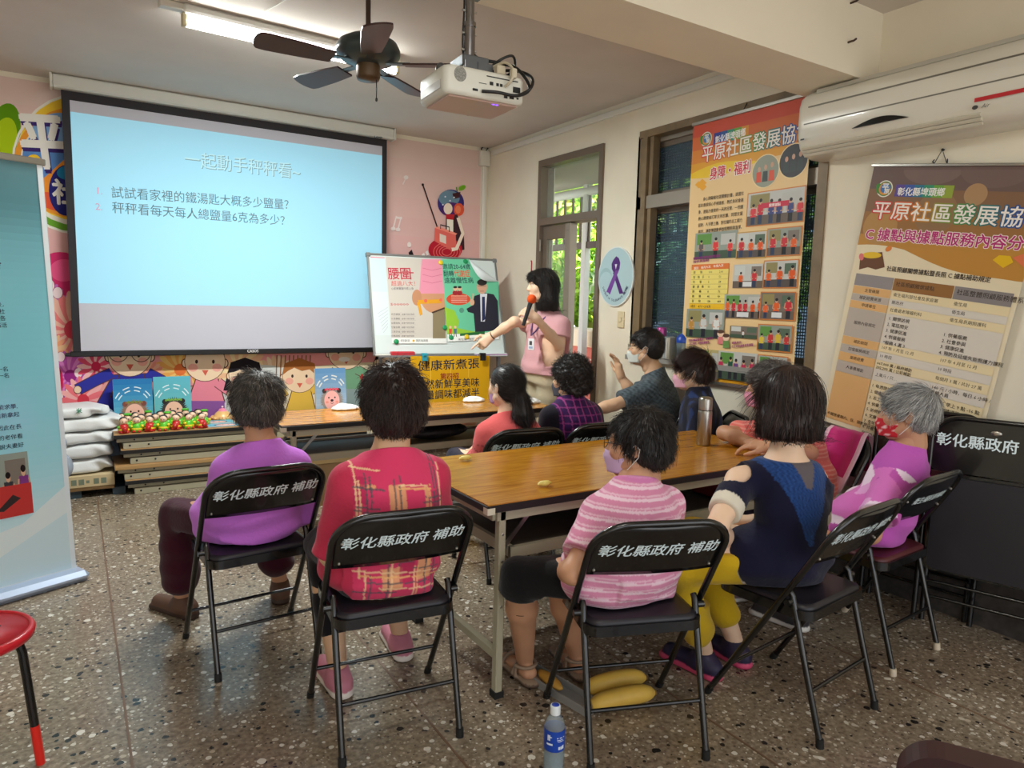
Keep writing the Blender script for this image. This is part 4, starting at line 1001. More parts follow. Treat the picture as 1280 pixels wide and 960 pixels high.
# bananas
def banana(a, b, sag, r, label, tip=False):
    a, b = V3(*a), V3(*b); mid = (a+b)/2+V3(*sag); t = np.linspace(0, 1, 17)[:, None]; P = (1-t)**2*a+2*t*(1-t)*mid+t**2*b
    rr = np.array([.55, .86, .95, 1, 1, 1, 1, 1, 1, 1, 1, 1, .98, .94, .85, .7, .35])*r
    m = MB(); m.tube(P, rr, 6); root = m.build('banana', M_BAN, label=label, cat='banana', group='bananas on the floor')
    e = MB(); d = P[-1]-P[-2]; d /= np.linalg.norm(d); e.tube([P[-1], P[-1]+d*.008], r*.3, 6); e.build('tip', mat('banana_tip', (120, 90, 40), rough=.7), root)
    sub = root.modifiers.new('round', 'SUBSURF'); sub.levels = 1; sub.render_levels = 1
    return root
M_BAN = mat('banana_skin', (232, 190, 84), rough=.5, noise=(7, .18))
banana((1.50, 1.795, .038), (1.745, 1.745, .04), (0, -.02, .03), .040, 'front banana of the pair on the floor behind the chair leg')
banana((1.545, 1.885, .038), (1.785, 1.835, .042), (0, -.01, .035), .040, 'rear banana of the pair on the floor behind the chair leg')
tr = empty('plastic_tray', (1.487, 1.97, .0), radians(10), label='grey plastic tray with peels on the floor by the sandals', cat='tray')
m = MB(); m.box((-.04, -.17, 0), (.04, .17, .006)); 
for s_ in (-1, 1): m.box((s_*.04-.003, -.17, .0), (s_*.04+.003, .17, .03)); m.box((-.04, s_*.17-.003, 0), (.04, s_*.17+.003, .03))
m.build('tray_body', mat('grey_clear_plastic', (150, 150, 148), rough=.25), tr)
m = MB(); m.ell((1.477, 2.02, .028), (.024, .08, .02), n=10, m=8); setp(m.build('banana_peel', mat('banana_peel', (200, 150, 60), rough=.6)), 'brown-yellow banana piece lying in the grey tray', 'banana')
# ---------------------------------------------------------------- wall pictures, boards, banners
def tx(P, st, x0, y0, x1, y1, hpx, col, bold=0.0, res=2, outline=None, shear=0.0, grad=None, w=True):
    a, b = P.pix(x0, y0), P.pix(x1, y1); c = P.pix(x0, y0-hpx); d = b-a
    P.text(st, a, (c-a)[1], col, width=math.hypot(*d) if w else None, bold=bold, rot=math.atan2(d[1], d[0]), res=res, outline=outline, shear=shear, grad=grad)
# ---- mural on the front wall
P = Print((0, WY-.0015, 0), (1, 0, 0), (0, 0, 1))
x0, x1 = LX+.02, WX-.085
for k in range(16):
    za, zb = .12+k*.174, .12+(k+1)*.174; t = k/15
    c = np.array((240, 150, 158))*(1-t)+np.array((226, 200, 190))*t if t > .3 else np.array((232, 176, 150))*(1-t/.3)+np.array((240, 160, 164))*t/.3
    P.rect((x0, za), (x1, min(zb, CEIL-.005)), tuple(c))
px = dict(px=True)
# round emblem at the upper left
P.ell((2, 172), (22, 44), (96, 150, 10), rot=.25, **px); P.ell((3, 180), (17, 34), (176, 206, 20), rot=.25, **px)
P.ell((96, 205), (82, 88), (240, 236, 222), **px); P.ell((96, 205), (79, 85), (108, 166, 50), **px); P.ell((98, 200), (79, 82), (240, 236, 222), **px); P.ell((98, 198), (78, 78), (246, 204, 60), **px)
P.ell((97, 203), (80, 70), (240, 158, 52), **px); P.ell((97, 203), (72, 64), (238, 230, 214), **px); P.ell((97, 203), (70, 62), (92, 138, 200), **px); P.ell((75, 165), (36, 24), (130, 170, 216), **px)
P.poly([(44, 232), (60, 218), (84, 196), (84, 268), (62, 262), (46, 250)], (240, 150, 50), **px); P.poly([(44, 255), (64, 262), (86, 268), (86, 258), (60, 240), (44, 240)], (232, 92, 60), **px)
P.ell((42, 203), (10, 10), (246, 200, 50), **px); P.ell((43, 203), (5.5, 5.5), (240, 150, 40), **px); P.ell((84, 238), (23, 32), (40, 40, 120), **px); P.ell((86, 216), (15, 9), (40, 140, 190), **px)
tx(P, '平', 30, 208, 86, 210, 70, (60, 40, 110), .03); tx(P, '平', 28, 203, 84, 205, 70, (240, 236, 228), .03); tx(P, '社', 66, 252, 96, 254, 31, (240, 236, 228), .03)
# flowers, lower left
rg = np.random.default_rng(3)
def flower(c, R_, n, c1, c2, c3, r0=.25):
    for k in range(n):
        a = 2*pi*k/n; P.ell((c[0]+cos(a)*R_*.58, c[1]+sin(a)*R_*.58), (R_*.44, R_*.13), c1 if k % 2 else c2, rot=a, n=14, **px)
    P.ell(c, (R_*r0, R_*r0), c3, **px)
P.ell((75, 345), (34, 30), (214, 50, 110), **px); P.ell((80, 338), (18, 14), (236, 90, 140), **px)
flower((54, 380), 30, 20, (206, 110, 190), (226, 150, 206), (190, 60, 160)); flower((92, 412), 48, 26, (244, 190, 170), (240, 130, 130), (226, 70, 90)); flower((62, 440), 24, 18, (244, 196, 150), (246, 170, 130), (240, 220, 180))
flower((88, 470), 32, 24, (196, 90, 180), (220, 130, 200), (150, 40, 130)); P.ell((64, 478), (15, 26), (206, 30, 80), **px); P.ell((62, 470), (5, 8), (230, 70, 110), **px)
for x, y, r in ((61, 357, 8), (72, 366, 7), (52, 352, 6), (88, 488, 7), (74, 496, 6), (96, 496, 7), (98, 466, 6), (76, 446, 6), (84, 500, 5)): P.ell((x, y), (r, r*1.05), (150, 70, 120), **px); P.ell((x, y), (r-1, r), (246, 222, 226), **px)
flower((104, 500), 30, 18, (240, 120, 130), (246, 180, 180), (220, 60, 80)); flower((120, 458), 24, 16, (226, 80, 110), (244, 190, 190), (206, 40, 80))
for k, (x, y, R_, c1, c2, c3) in enumerate(((225, 462, 30, (240, 200, 120), (236, 170, 90), (230, 120, 60)), (186, 470, 20, (240, 180, 150), (236, 150, 130), (220, 90, 80)), (300, 462, 34, (246, 220, 170), (240, 190, 150), (236, 150, 90)), (345, 470, 26, (238, 216, 190), (230, 196, 160), (210, 150, 110)))): flower((x, y), R_, 22, c1, c2, c3)
P.poly([(270, 500), (300, 470), (330, 462), (470, 452), (520, 470), (520, 560), (270, 560)], (236, 222, 190), **px); P.ell((330, 500), (60, 44), (210, 216, 214), **px); P.ell((430, 520), (90, 60), (238, 226, 200), **px)
# four or five children holding hands (plain cartoon figures)
OUT = (96, 60, 50)
def limb(pts, w, c): P.line(pts, .034*w, OUT, **px); P.line(pts, .034*w-.012, c, **px)
def kid(cx, cy, r, skin, hair, body, pants, arms, style, glasses=False, face=True):
    (bx, by) = (cx+2, cy+r)
    P.poly([(bx-r*.55, by-4), (bx+r*.6, by-4), (bx+r*.95, by+26), (bx-r*1.0, by+26)], OUT, **px); P.poly([(bx-r*.5, by-4), (bx+r*.55, by-4), (bx+r*.88, by+25), (bx-r*.92, by+25)], body, **px)
    P.poly([(bx-r*.92, by+24), (bx+r*.9, by+24), (bx+r*.95, by+80), (bx-r*.98, by+80)], pants, **px)
    for a in arms:
        limb(a, 2.6, body); P.ell(a[-1], (5.2, 5.2), OUT, **px); P.ell(a[-1], (4.4, 4.4), skin, **px)
    if style == 'long': P.ell((cx, cy+r*.12), (r*1.12, r*1.12), (34, 28, 34), **px); P.poly([(cx-r*1.1, cy), (cx+r*1.1, cy), (cx+r*1.35, cy+r*1.0), (cx-r*1.35, cy+r*1.0)], (34, 28, 34), **px)
    for s in (-1, 1): P.ell((cx+s*r*.98, cy+2), (r*.2, r*.24), OUT, **px); P.ell((cx+s*r*.98, cy+2), (r*.15, r*.19), skin, **px)
    P.ell((cx, cy), (r*1.03, r*1.0), OUT, **px); P.ell((cx, cy), (r, r*.97), skin, **px)
    P.ell((cx-r*.6, cy+r*.3), (r*.24, r*.2), (244, 176, 160), **px); P.ell((cx+r*.6, cy+r*.3), (r*.24, r*.2), (244, 176, 160), **px)
    P.ell((cx-r*.42, cy+r*.0), (r*.07, r*.1), (60, 40, 36), **px); P.ell((cx+r*.42, cy+r*.0), (r*.07, r*.1), (60, 40, 36), **px)
    P.poly([(cx-r*.16, cy+r*.42), (cx+r*.18, cy+r*.42), (cx+r*.02, cy+r*.7)], (214, 100, 80), **px)
    if glasses:
        for s in (-1, 1): P.ring((cx+s*r*.52, cy-r*.1), (r*.46, r*.42), 1.0, OUT, **px)
    if style == 'long': P.poly([(cx-r*1.05, cy-r*.1), (cx-r*.9, cy-r*.75), (cx, cy-r*1.06), (cx+r*.9, cy-r*.75), (cx+r*1.05, cy-r*.1), (cx+r*.5, cy-r*.3), (cx+r*.1, cy-r*.2), (cx-r*.3, cy-r*.3), (cx-r*.7, cy-r*.15)], (34, 28, 34), **px)
    if style == 'brown': P.poly([(cx-r*1.02, cy-r*.05), (cx-r*.9, cy-r*.75), (cx, cy-r*1.08), (cx+r*.9, cy-r*.75), (cx+r*1.02, cy-r*.05), (cx+r*.6, cy-r*.4), (cx+r*.15, cy-r*.3), (cx-r*.3, cy-r*.5), (cx-r*.7, cy-r*.3)], (176, 110, 56), **px)
    if style == 'short': P.poly([(cx-r*1.0, cy-r*.3), (cx-r*.8, cy-r*.75), (cx, cy-r*1.05), (cx+r*.8, cy-r*.75), (cx+r*1.0, cy-r*.3), (cx+r*.6, cy-r*.6), (cx-r*.6, cy-r*.6)], (90, 60, 50), **px)
FS = (244, 216, 184)
P.poly([(141, 468), (188, 466), (196, 532), (104, 532)], OUT, **px); P.poly([(142, 469), (187, 467), (194, 531), (106, 531)], (50, 54, 160), **px)
kid(162, 444, 27, FS, 0, (50, 54, 160), (50, 54, 160), [[(140, 466), (122, 474), (97, 487)], [(184, 466), (196, 472), (203, 476)]], 'short', True)
kid(256, 452, 25, FS, 0, (236, 140, 160), (146, 92, 166), [[(240, 476), (225, 478), (206, 478)], [(272, 478), (283, 486), (289, 490)]], 'short')
kid(306, 468, 20, FS, 0, (206, 222, 230), (206, 216, 214), [[(292, 484), (290, 490), (288, 492)], [(322, 484), (332, 488), (340, 488)]], 'long')
for k in range(9): P.line([(346+k*5.2, 444), (345+k*5.2, 470)], .010, (150, 100, 60), **px)
kid(374, 470, 21, FS, 0, (230, 190, 80), (120, 180, 60), [[(388, 488), (398, 482), (406, 480)], [(358, 488), (350, 492), (346, 494)]], 'brown')
kid(432, 440, 22, FS, 0, (126, 176, 140), (150, 170, 170), [[(420, 462), (412, 474), (407, 480)], [(446, 462), (458, 468), (470, 470)]], 'short'); P.ell((430, 449), (7, 3), (244, 240, 236), **px); P.ell((452, 472), (2, 5), (200, 50, 50), **px)
kid(492, 452, 22, FS, 0, (220, 90, 120), (170, 60, 90), [[(478, 472), (472, 472), (468, 470)]], 'long')
# seated girl with a red radio, right of the screen; notes
def note(x, y): P.line([(x, y), (x+4, y-16)], .012, (240, 226, 222), **px); P.ell((x, y), (3, 2.4), (240, 226, 222), **px)
note(491, 286); note(497, 287); P.line([(495, 272), (502, 273)], .02, (240, 226, 222), **px); P.ell((507, 222), (3, 2.6), (240, 230, 226), **px); P.line([(503, 231), (507, 222)], .01, (240, 226, 222), **px)
P.line([(528, 231), (546, 284)], .014, (60, 40, 40), **px); P.ell((528, 231), (1.6, 1.6), (40, 30, 30), **px)
P.ell((563, 254), (16.5, 17), (60, 50, 120), **px); P.ell((561, 248), (13, 10), (110, 140, 160), **px); P.ell((564, 262), (13, 9), (84, 40, 110), **px)
P.ell((573, 262), (6.5, 8), (226, 90, 60), **px); P.ell((572, 262), (3.5, 5), (236, 130, 90), **px); P.ell((559.5, 261), (5.5, 7), (246, 226, 206), **px)
P.poly([(565, 242), (575, 240), (574, 247), (567, 249)], (70, 36, 40), **px); P.line([(571, 240), (570, 234)], .012, (90, 140, 40), **px); P.ell((577, 235), (5, 3), (120, 180, 40), rot=-.5, **px)
for x, y in ((556, 246), (562, 251), (553, 256), (567, 247)): P.ell((x, y), (1, 1), (230, 230, 240), **px)
P.poly([(557, 270), (571, 268), (579, 290), (580, 312), (566, 316), (556, 300)], (64, 36, 44), **px); P.poly([(558, 270), (566, 270), (566, 296), (558, 290)], (246, 236, 220), **px); P.poly([(556, 268), (568, 268), (566, 275), (558, 274)], (190, 40, 50), **px)
P.ell((556, 312), (21, 15), (190, 30, 50), **px)
for k in range(4): P.ring((558, 315), (17-k*3.6, 12-k*2.4), .8, (236, 120, 110), **px)
P.poly([(534, 318), (520, 328), (514, 312), (510, 316), (516, 333), (536, 324)], (40, 30, 34), **px); P.ell((511, 306), (2.5, 3.4), (240, 226, 220), **px)
for k in range(3): P.poly([(522+k*4.5, 313-k*3+8), (525+k*4.5, 311-k*3+8), (527+k*4.5, 316-k*3+8), (524+k*4.5, 318-k*3+8)], (246, 240, 236), **px)
P.poly([(543, 285), (569, 294), (570, 308), (561, 312), (542, 301)], (236, 110, 100), **px); P.poly([(543, 285), (547, 283), (571, 292), (569, 294)], (250, 150, 130), **px); P.poly([(549, 292), (557, 295), (557, 305), (549, 302)], (240, 220, 206), **px)
P.line([(550, 286), (550, 281), (561, 284), (561, 290)], .010, (50, 36, 40), **px); P.line([(572, 272), (578, 292), (570, 311), (564, 312)], .036, (248, 228, 208), **px)
o = P.build('mural', M_PRINT_MATTE); setp(o, 'pink printed mural with flowers and cartoon children covering the front wall', 'mural')

# ---- projection screen
SY_ = 6.03
ps = empty('projection_screen', (1.21, SY_, 2.86), label='large pull-down projection screen showing a pale blue slide', cat='screen')
a, b = at(64, 95, Y=SY_-.06), at(493, 168, Y=SY_-.06)
m = MB(); m.box((a[0], SY_-.07, 2.845), (b[0], SY_+.03, 2.935), bev=.012); world_parent(m.build('housing', mat('screen_housing', (214, 214, 206), rough=.45)), ps)
m = MB(); m.box((a[0]-.012, SY_-.075, 2.84), (a[0]+.004, SY_+.035, 2.938), bev=.004); m.box((b[0]-.004, SY_-.075, 2.84), (b[0]+.012, SY_+.035, 2.938), bev=.004); world_parent(m.build('end_cap', M_WHITEPLASTIC), ps)
P = Print((0, SY_-.0702, 0), (1, 0, 0), (0, 0, 1)); tx(P, 'LAMP!', 468, 172.5, 478, 174.2, 4, (40, 50, 60), .02); P.build('lettering', M_PRINT, ps)
L_, R_, B_, T_ = at(76, 113, Y=SY_)[0], at(483.5, 179, Y=SY_)[0], at(98, 440, Y=SY_)[2], 2.86
m = MB(); m.box((L_, SY_-.002, B_), (R_, SY_+.0, T_)); world_parent(m.build('black_fabric', mat('screen_black_border', (34, 30, 36), rough=.7)), ps)
l2, r2, b2, t2 = L_+.05, R_-.045, at(104, 438.7, Y=SY_)[2], at(83, 124.5, Y=SY_)[2]
m = MB(); m.box((l2, SY_-.0035, b2), (r2, SY_-.002, t2)); world_parent(m.build('viewing_fabric', mat('screen_white', (196, 196, 208), rough=.8)), ps)
m = MB(); m.box((L_-.02, SY_-.018, B_-.035), (R_+.02, SY_+.014, B_+.004), bev=.006); m.tube([(L_-.05, SY_, B_-.02), (L_-.01, SY_, B_-.02)], .014, 10); m.tube([(R_+.05, SY_, B_-.02), (R_+.01, SY_, B_-.02)], .014, 10); world_parent(m.build('bottom_bar', M_BLACK), ps)
P = Print((0, SY_-.0185, 0), (1, 0, 0), (0, 0, 1)); tx(P, 'CASOS', 309, 440.5, 323, 440.3, 4.5, (226, 226, 226), .02); P.build('lettering', M_PRINT, ps)
M_SLIDE = mat('projected_light', vcol=True, rough=.9, spec=.1, emit=(None, .33))
P = Print((0, SY_-.0037, 0), (1, 0, 0), (0, 0, 1)); sb, st_ = at(102, 379, Y=SY_)[2], at(84, 139, Y=SY_)[2]
P.rect((l2, sb), (r2, st_), (152, 204, 226)); SG = (118, 150, 160); ST = (84, 106, 116)
for dx, dy, cc in ((.8, .8, SG), (0, 0, (176, 214, 226))): tx(P, '一起動手秤秤看~', 230+dx, 206+dy, 375+dx, 222+dy, 20, cc, .012 if cc == SG else -.01)
tx(P, '1.', 119, 242, 128, 243, 11, (196, 140, 170)); tx(P, '2.', 119, 262, 128, 263, 11, (196, 140, 170))
tx(P, '試試看家裡的鐵湯匙大概多少鹽量？', 139, 246, 361, 261, 14.5, ST, .004); tx(P, '秤秤看每天每人總鹽量6克為多少？', 140, 265, 356, 281, 14.5, ST, .004)
so = P.build('slide', M_SLIDE, ps)

# ---- whiteboard on its stand
WB0, WB1, WLEAN, WH = V3(2.0963, 5.4403, .9906), V3(3.2268, 5.2424, .9906), .364, .886
uW = unit(WB1-WB0); LW = float(np.linalg.norm(WB1-WB0)); nW0 = np.cross(uW, V3(0, 0, 1)); vW = V3(0, 0, 1)*cos(WLEAN)-nW0*sin(WLEAN); nW = np.cross(uW, vW)
MWB = np.eye(4); MWB[:3, 0] = uW; MWB[:3, 1] = -nW; MWB[:3, 2] = vW; MWB[:3, 3] = WB0      # board frame: along, back, up
wb = empty('whiteboard', tuple(WB0*V3(1, 1, 0)), 0, label='white magnetic board on a grey stand with two posters pinned to it', cat='whiteboard')
def wbuild(m, name, mm): return world_parent(m.build(name, mm), wb)
m = MB(); m.box((0, 0, 0), (LW, .012, WH), M=MWB); wbuild(m, 'panel', mat('whiteboard_enamel', (216, 226, 224), rough=.18, coat=.4))
m = MB()
for lo, hi in (((-.012, -.008, -.012), (LW+.012, .02, .006)), ((-.012, -.008, WH-.006), (LW+.012, .02, WH+.012)), ((-.012, -.008, 0), (.006, .02, WH)), ((LW-.006, -.008, 0), (LW+.012, .02, WH))): m.box(lo, hi, bev=.003, M=MWB)
wbuild(m, 'frame', mat('grey_aluminium', (150, 152, 150), rough=.35, metal=.6))
for x in (0, LW):
    m = MB(); m.box((x-.02, -.012, WH-.022), (x+.02, .022, WH+.016), bev=.006, M=MWB); wbuild(m, 'corner_cap', mat('grey_corner', (120, 122, 122), rough=.5))
    xx = .05 if x == 0 else LW-.05; T_ = lambda a, b_, c: MWB[:3, :3]@V3(a, b_, c)+WB0
    m = MB(); p0 = T_(xx, .035, .5); p1 = T_(xx, .035, 0); m.bar(p0, p1, .025, .025, up=(0, 1, 0)); m.bar(p1, V3(p1[0], p1[1], .03), .025, .025, up=(0, 1, 0)); m.bar(V3(p1[0], p1[1]-.2, .02), V3(p1[0], p1[1]+.35, .02), .03, .03); wbuild(m, 'leg', mat('grey_stand_tube', (130, 132, 134), rough=.4, metal=.4))
m = MB(); TX = np.eye(4); TX[:3, 0] = uW; TX[:3, 1] = -nW0; TX[:3, 3] = WB0; m.box((.02, -.07, -.018), (LW-.02, 0, -.011), M=TX); m.box((.02, -.075, -.018), (LW-.02, -.07, -.002), M=TX); wbuild(m, 'pen_tray', mat('grey_aluminium'))
def WBP(off): return Print(WB0+nW*off, uW, vW)
def WBV(off, z0=0.0): return Print(WB0+nW0*off, uW, (0, 0, 1))
zT, zB = WH, 0.0
P = WBP(.0005)
P.rect((.015, zT-.34), (.14, zT-.02), (206, 232, 236)); P.rect((.02, zT-.03), (.14, zT-.022), (226, 120, 140))
P.rect((.015, zT-.72), (.14, zT-.335), (214, 226, 226))
for k in range(7): P.line([P.pix(472+k*1.2, 392-k*0+k*4), P.pix(485, 384+k*4)], .003, (176, 180, 196))
P.build('marker_sketch', M_PRINT, wb)
# left poster
P = WBP(.0085); a, b = P.pix(482, 321), P.pix(558.5, 429.5)
P.rect((a[0], b[1]), (b[0], a[1]), (206, 198, 188)); P.rect((a[0], b[1]), (b[0], b[1]+.05), (236, 236, 232))
P.poly([(527, 324), (552, 324), (556, 366), (524, 366)], (232, 150, 172), **px); P.ell((545, 370), (20, 22), (206, 150, 112), **px); P.poly([(527, 340), (554, 340), (556, 367), (524, 367)], (232, 150, 172), **px)
for k in range(3): P.line([(528, 335+k*8), (540, 338+k*8), (553, 335+k*8)], .006, (214, 120, 146), **px)
P.poly([(541, 391), (556, 386), (557, 423), (541, 423)], (140, 126, 96), **px); P.line([(540, 391), (556, 385)], .014, (70, 50, 40), **px)
P.ell((521, 372), (6, 10), (196, 140, 104), **px); P.poly([(522, 375), (552, 374), (552, 379), (524, 380)], (226, 160, 40), **px); P.poly([(521, 378), (525, 377), (528, 393), (525, 395)], (226, 160, 40), **px); P.ell((532, 376), (2.2, 2.2), (230, 110, 90), **px); P.ell((551, 375), (2, 2), (230, 110, 90), **px)
tx(P, '腰圍', 485, 348, 514, 348, 15, (190, 40, 66), .010); P.line([(490, 341), (517, 341)], .010, (190, 40, 66), **px); tx(P, '超過八大！', 489, 357, 519, 357, 6.5, (206, 60, 60), .0); tx(P, '心肌梗塞腦中風上身', 489, 362, 517, 362, 3.2, (80, 70, 90), .0, 1)
tx(P, '500000', 488, 382, 511, 382, 4, (190, 60, 60), .01, 1)
for k, s_ in enumerate(('男性腰圍', '女性腰圍', '血壓過高', '空腹血糖', '三酸甘油', '好膽固醇')): yy = 394+k*5.4; tx(P, s_, 489, yy, 500, yy, 2.6, (90, 84, 84), 0, 1); tx(P, '遠離代謝症候群', 502, yy, 518, yy, 2.4, (120, 112, 110), 0, 1); P.line([(489, yy+1.2), (520, yy+1.2)], .0015, (170, 160, 156), **px)
P.line([(501, 390), (501, 421)], .0015, (170, 160, 156), **px); tx(P, '衛生福利部', 501, 427, 512, 427, 3, (90, 90, 90), 0, 1); tx(P, '國民健康署', 520, 427, 535, 427, 3, (100, 100, 100), 0, 1); P.ell((517, 426), (1.4, 1.4), (220, 170, 40), **px)
o = P.build('health_poster', M_PRINT); setp(o, 'grey waistline poster with pink shirt and tape measure, on the left of the whiteboard', 'poster')
# right poster with its corner curling forward
P = WBP(.0095); a, b = P.pix(550, 324), P.pix(623, 427)
P.poly([(552, 324), (586, 324), (608, 352), (623, 352), (624, 422), (560, 427)], (110, 200, 160), **px)
P.poly([(556, 384), (568, 388), (574, 402), (572, 410), (590, 414), (612, 416), (612, 421), (559, 422)], (150, 200, 60), **px); P.poly([(559, 418), (624, 415), (624, 424), (560, 427)], (244, 244, 240), **px); P.poly([(575, 417), (606, 414), (606, 418), (575, 420)], (40, 110, 60), **px)
tx(P, '邀請20-64歲', 553.5, 336, 588, 336, 7, (20, 50, 60), .008); tx(P, '翻轉', 554.5, 345, 567.5, 345, 7.5, (20, 50, 60), .008); tx(P, '代謝症', 568, 345.5, 588, 345.5, 9, (226, 80, 50), .010); tx(P, '遠離慢性病', 555.5, 353.5, 592, 353.5, 7.5, (20, 50, 60), .008)
P.ell((573, 374), (15, 7.5), (214, 80, 50), **px)
for k in range(4): P.line([(564, 370+k*2.6), (584, 370+k*2.6)], .004, (246, 220, 206), **px)
for x in (569, 574.5): P.ell((x, 366), (3.4, 3), (160, 40, 50), **px); P.ell((x, 361), (2.4, 2.8), (230, 180, 150), **px); P.ell((x, 359), (2.4, 1.4), (40, 30, 30), **px)
P.ell((577, 388), (3, 3.2), (90, 150, 130), **px)
for x, c in ((563, (226, 80, 60)), (569, (90, 120, 140))): P.ell((x, 409), (1.5, 1.7), (236, 190, 160), **px); P.poly([(x-2, 411), (x+2, 411), (x+1.6, 417), (x-1.6, 417)], c, **px); P.line([(x-1, 417), (x-1.6, 421)], .006, (50, 50, 60), **px); P.line([(x+1, 417), (x+1.6, 421)], .006, (50, 50, 60), **px)
# plain man in a suit
P.poly([(593, 370), (606, 366), (617, 368), (622, 376), (624, 413), (594, 415), (592, 392), (585, 390), (583, 386), (590, 382)], (44, 42, 56), **px); P.poly([(600, 367), (609, 367), (606, 402), (601, 402)], (226, 226, 234), **px); P.poly([(602.5, 371), (606, 371), (606.5, 399), (602.5, 402)], (40, 50, 90), **px)
P.ell((602.5, 359), (6.4, 8.5), (214, 168, 140), **px); P.ell((602.5, 353), (6.2, 4), (50, 44, 44), **px); P.line([(597.5, 357.5), (607.5, 357.5)], .004, (40, 36, 36), **px); P.line([(600, 364), (605, 364)], .004, (150, 70, 66), **px)
P.ell((590, 378), (3, 4), (220, 176, 146), **px); P.line([(590.5, 376), (591.5, 367)], .012, (220, 176, 146), **px)
tx(P, '衛生福利部國民健康署', 573, 425.5, 606, 424, 2.8, (100, 100, 100), 0, 1)
rp = P.build('health_poster', M_PRINT); setp(rp, 'green prevention poster with a man in a suit, its top right corner curling forward', 'poster')
q0, q1, q2 = P.pix(586, 324), P.pix(623, 352), P.pix(618, 324)
mb = MB(); n = 10; v = []
for i in range(n+1):
    t = i/n; e0 = q0*(1-t)+q1*t
    for j in range(n+1):
        s_ = j/n; wdt = .22*(1-abs(2*t-1)**1.5)*(1-.15*t); p2 = e0+np.array([-.30, -.62])*wdt*s_*.75; v.append(WB0+uW*p2[0]+vW*p2[1]+nW*(.0105+.06*sin(pi*s_*.85)*(1-abs(2*t-1))))
mb.add(v, [(i*(n+1)+j, i*(n+1)+j+1, (i+1)*(n+1)+j+1, (i+1)*(n+1)+j) for i in range(n) for j in range(n)], smooth=True)
world_parent(mb.build('curled_corner', mat('poster_paper_back', (222, 230, 232), rough=.6)), rp)
# magnets, eraser, clips
def on_board(x, y, off=.004): P2 = WBP(.0); p = P2.pix(x, y); return WB0+uW*p[0]+vW*p[1]+nW*off
def on_tray(x, off): p = WBV(off).pix(x, 440); return WB0+uW*p[0]+nW0*off
MGW = np.eye(4); MGW[:3, 0] = uW; MGW[:3, 1] = vW; MGW[:3, 2] = nW
for x, y, c, lb in ((550.5, 329, 'yellow', 'yellow round magnet between the tops of the two posters'), (581.5, 327.5, 'green', 'green round magnet at the top of the green poster'), (495, 427.5, 'green', 'green round magnet at the lower left of the waistline poster'), (555.5, 410, 'green', 'green round magnet on the waistline poster trousers'), (563.5, 422.5, 'green', 'green round magnet at the lower left of the green poster'), (583, 421.5, 'yellow', 'yellow round magnet at the bottom of the green poster')):
    m = MB(); m.lathe([(0, 0), (.022, 0), (.022, .004), (.018, .010), (.010, .012), (0, .0125)], on_board(x, y, .0105), 20, M=MGW); setp(m.build('magnet', mat('magnet_'+c, (240, 206, 40) if c == 'yellow' else (20, 150, 90), rough=.35)), lb, 'magnet', 'round magnets on the whiteboard')
er = on_tray(503, .035); zB = WB0[2]-.012; m = MB(); m.box((-.10, -.03, -.01), (.10, .03, .028), bev=.006); o = m.build('board_eraser', mat('red_eraser', (196, 50, 60), rough=.5), label='red eraser lying on the whiteboard pen tray', cat='eraser'); o.location = (er[0], er[1], zB+.011); o.rotation_euler = (0, 0, math.atan2(uW[1], uW[0]))
for x, lb in ((480, 'white marker lying at the left end of the pen tray'), (528, 'teal clip holding the yellow sheet to the tray, left end'), (600, 'black clip holding the yellow sheet to the tray, right end')):
    p = on_tray(x, .035); m = MB()
    if x == 480: m.tube([(-.07, 0, 0), (.05, 0, 0), (.07, 0, 0)], [.009, .009, .006], 10); mm = M_WHITEPLASTIC; nm = 'marker_pen'
    else: m.box((-.025, -.034, -.035), (.025, -.024, .03), bev=.003); m.box((-.025, -.03, .018), (.025, .0, .03), bev=.003); m.tube([(-.012, -.035, .0), (0, -.05, .03), (.012, -.035, .0)], .003, 6); mm = mat('teal_clip', (40, 160, 180), rough=.35) if x == 528 else M_BLACK; nm = 'clip'
    o = m.build(nm, mm, label=lb, cat='marker' if x == 480 else 'clip'); o.location = (p[0]+nW0[0]*(.05 if x != 480 else 0), p[1]+nW0[1]*(.05 if x != 480 else 0), zB+(.010 if x == 480 else .0)); o.rotation_euler = (0, 0, math.atan2(uW[1], uW[0]))
# a few leaflets on the tray end
for k, (c, lb) in enumerate((((236, 236, 238), 'white leaflet lying at the right end of the tray, under the others'), ((206, 160, 206), 'lilac leaflet in the middle of the pile on the tray'), ((232, 234, 236), 'white leaflet on top of the pile on the tray'))):
    p = on_tray(612, .03); m = MB(); m.box((-.13, -.05, 0), (.15, .05, .006)); m.box((-.12, -.051, .001), (.02, -.0505, .005)); o = m.build('leaflet', mat('leaflet_%d' % k, c, rough=.6), label=lb, cat='leaflet', group='leaflets on the tray'); o.location = (p[0], p[1], zB+.001+.0075*k); o.rotation_euler = (0, 0, math.atan2(uW[1], uW[0])+.05*k-.03)
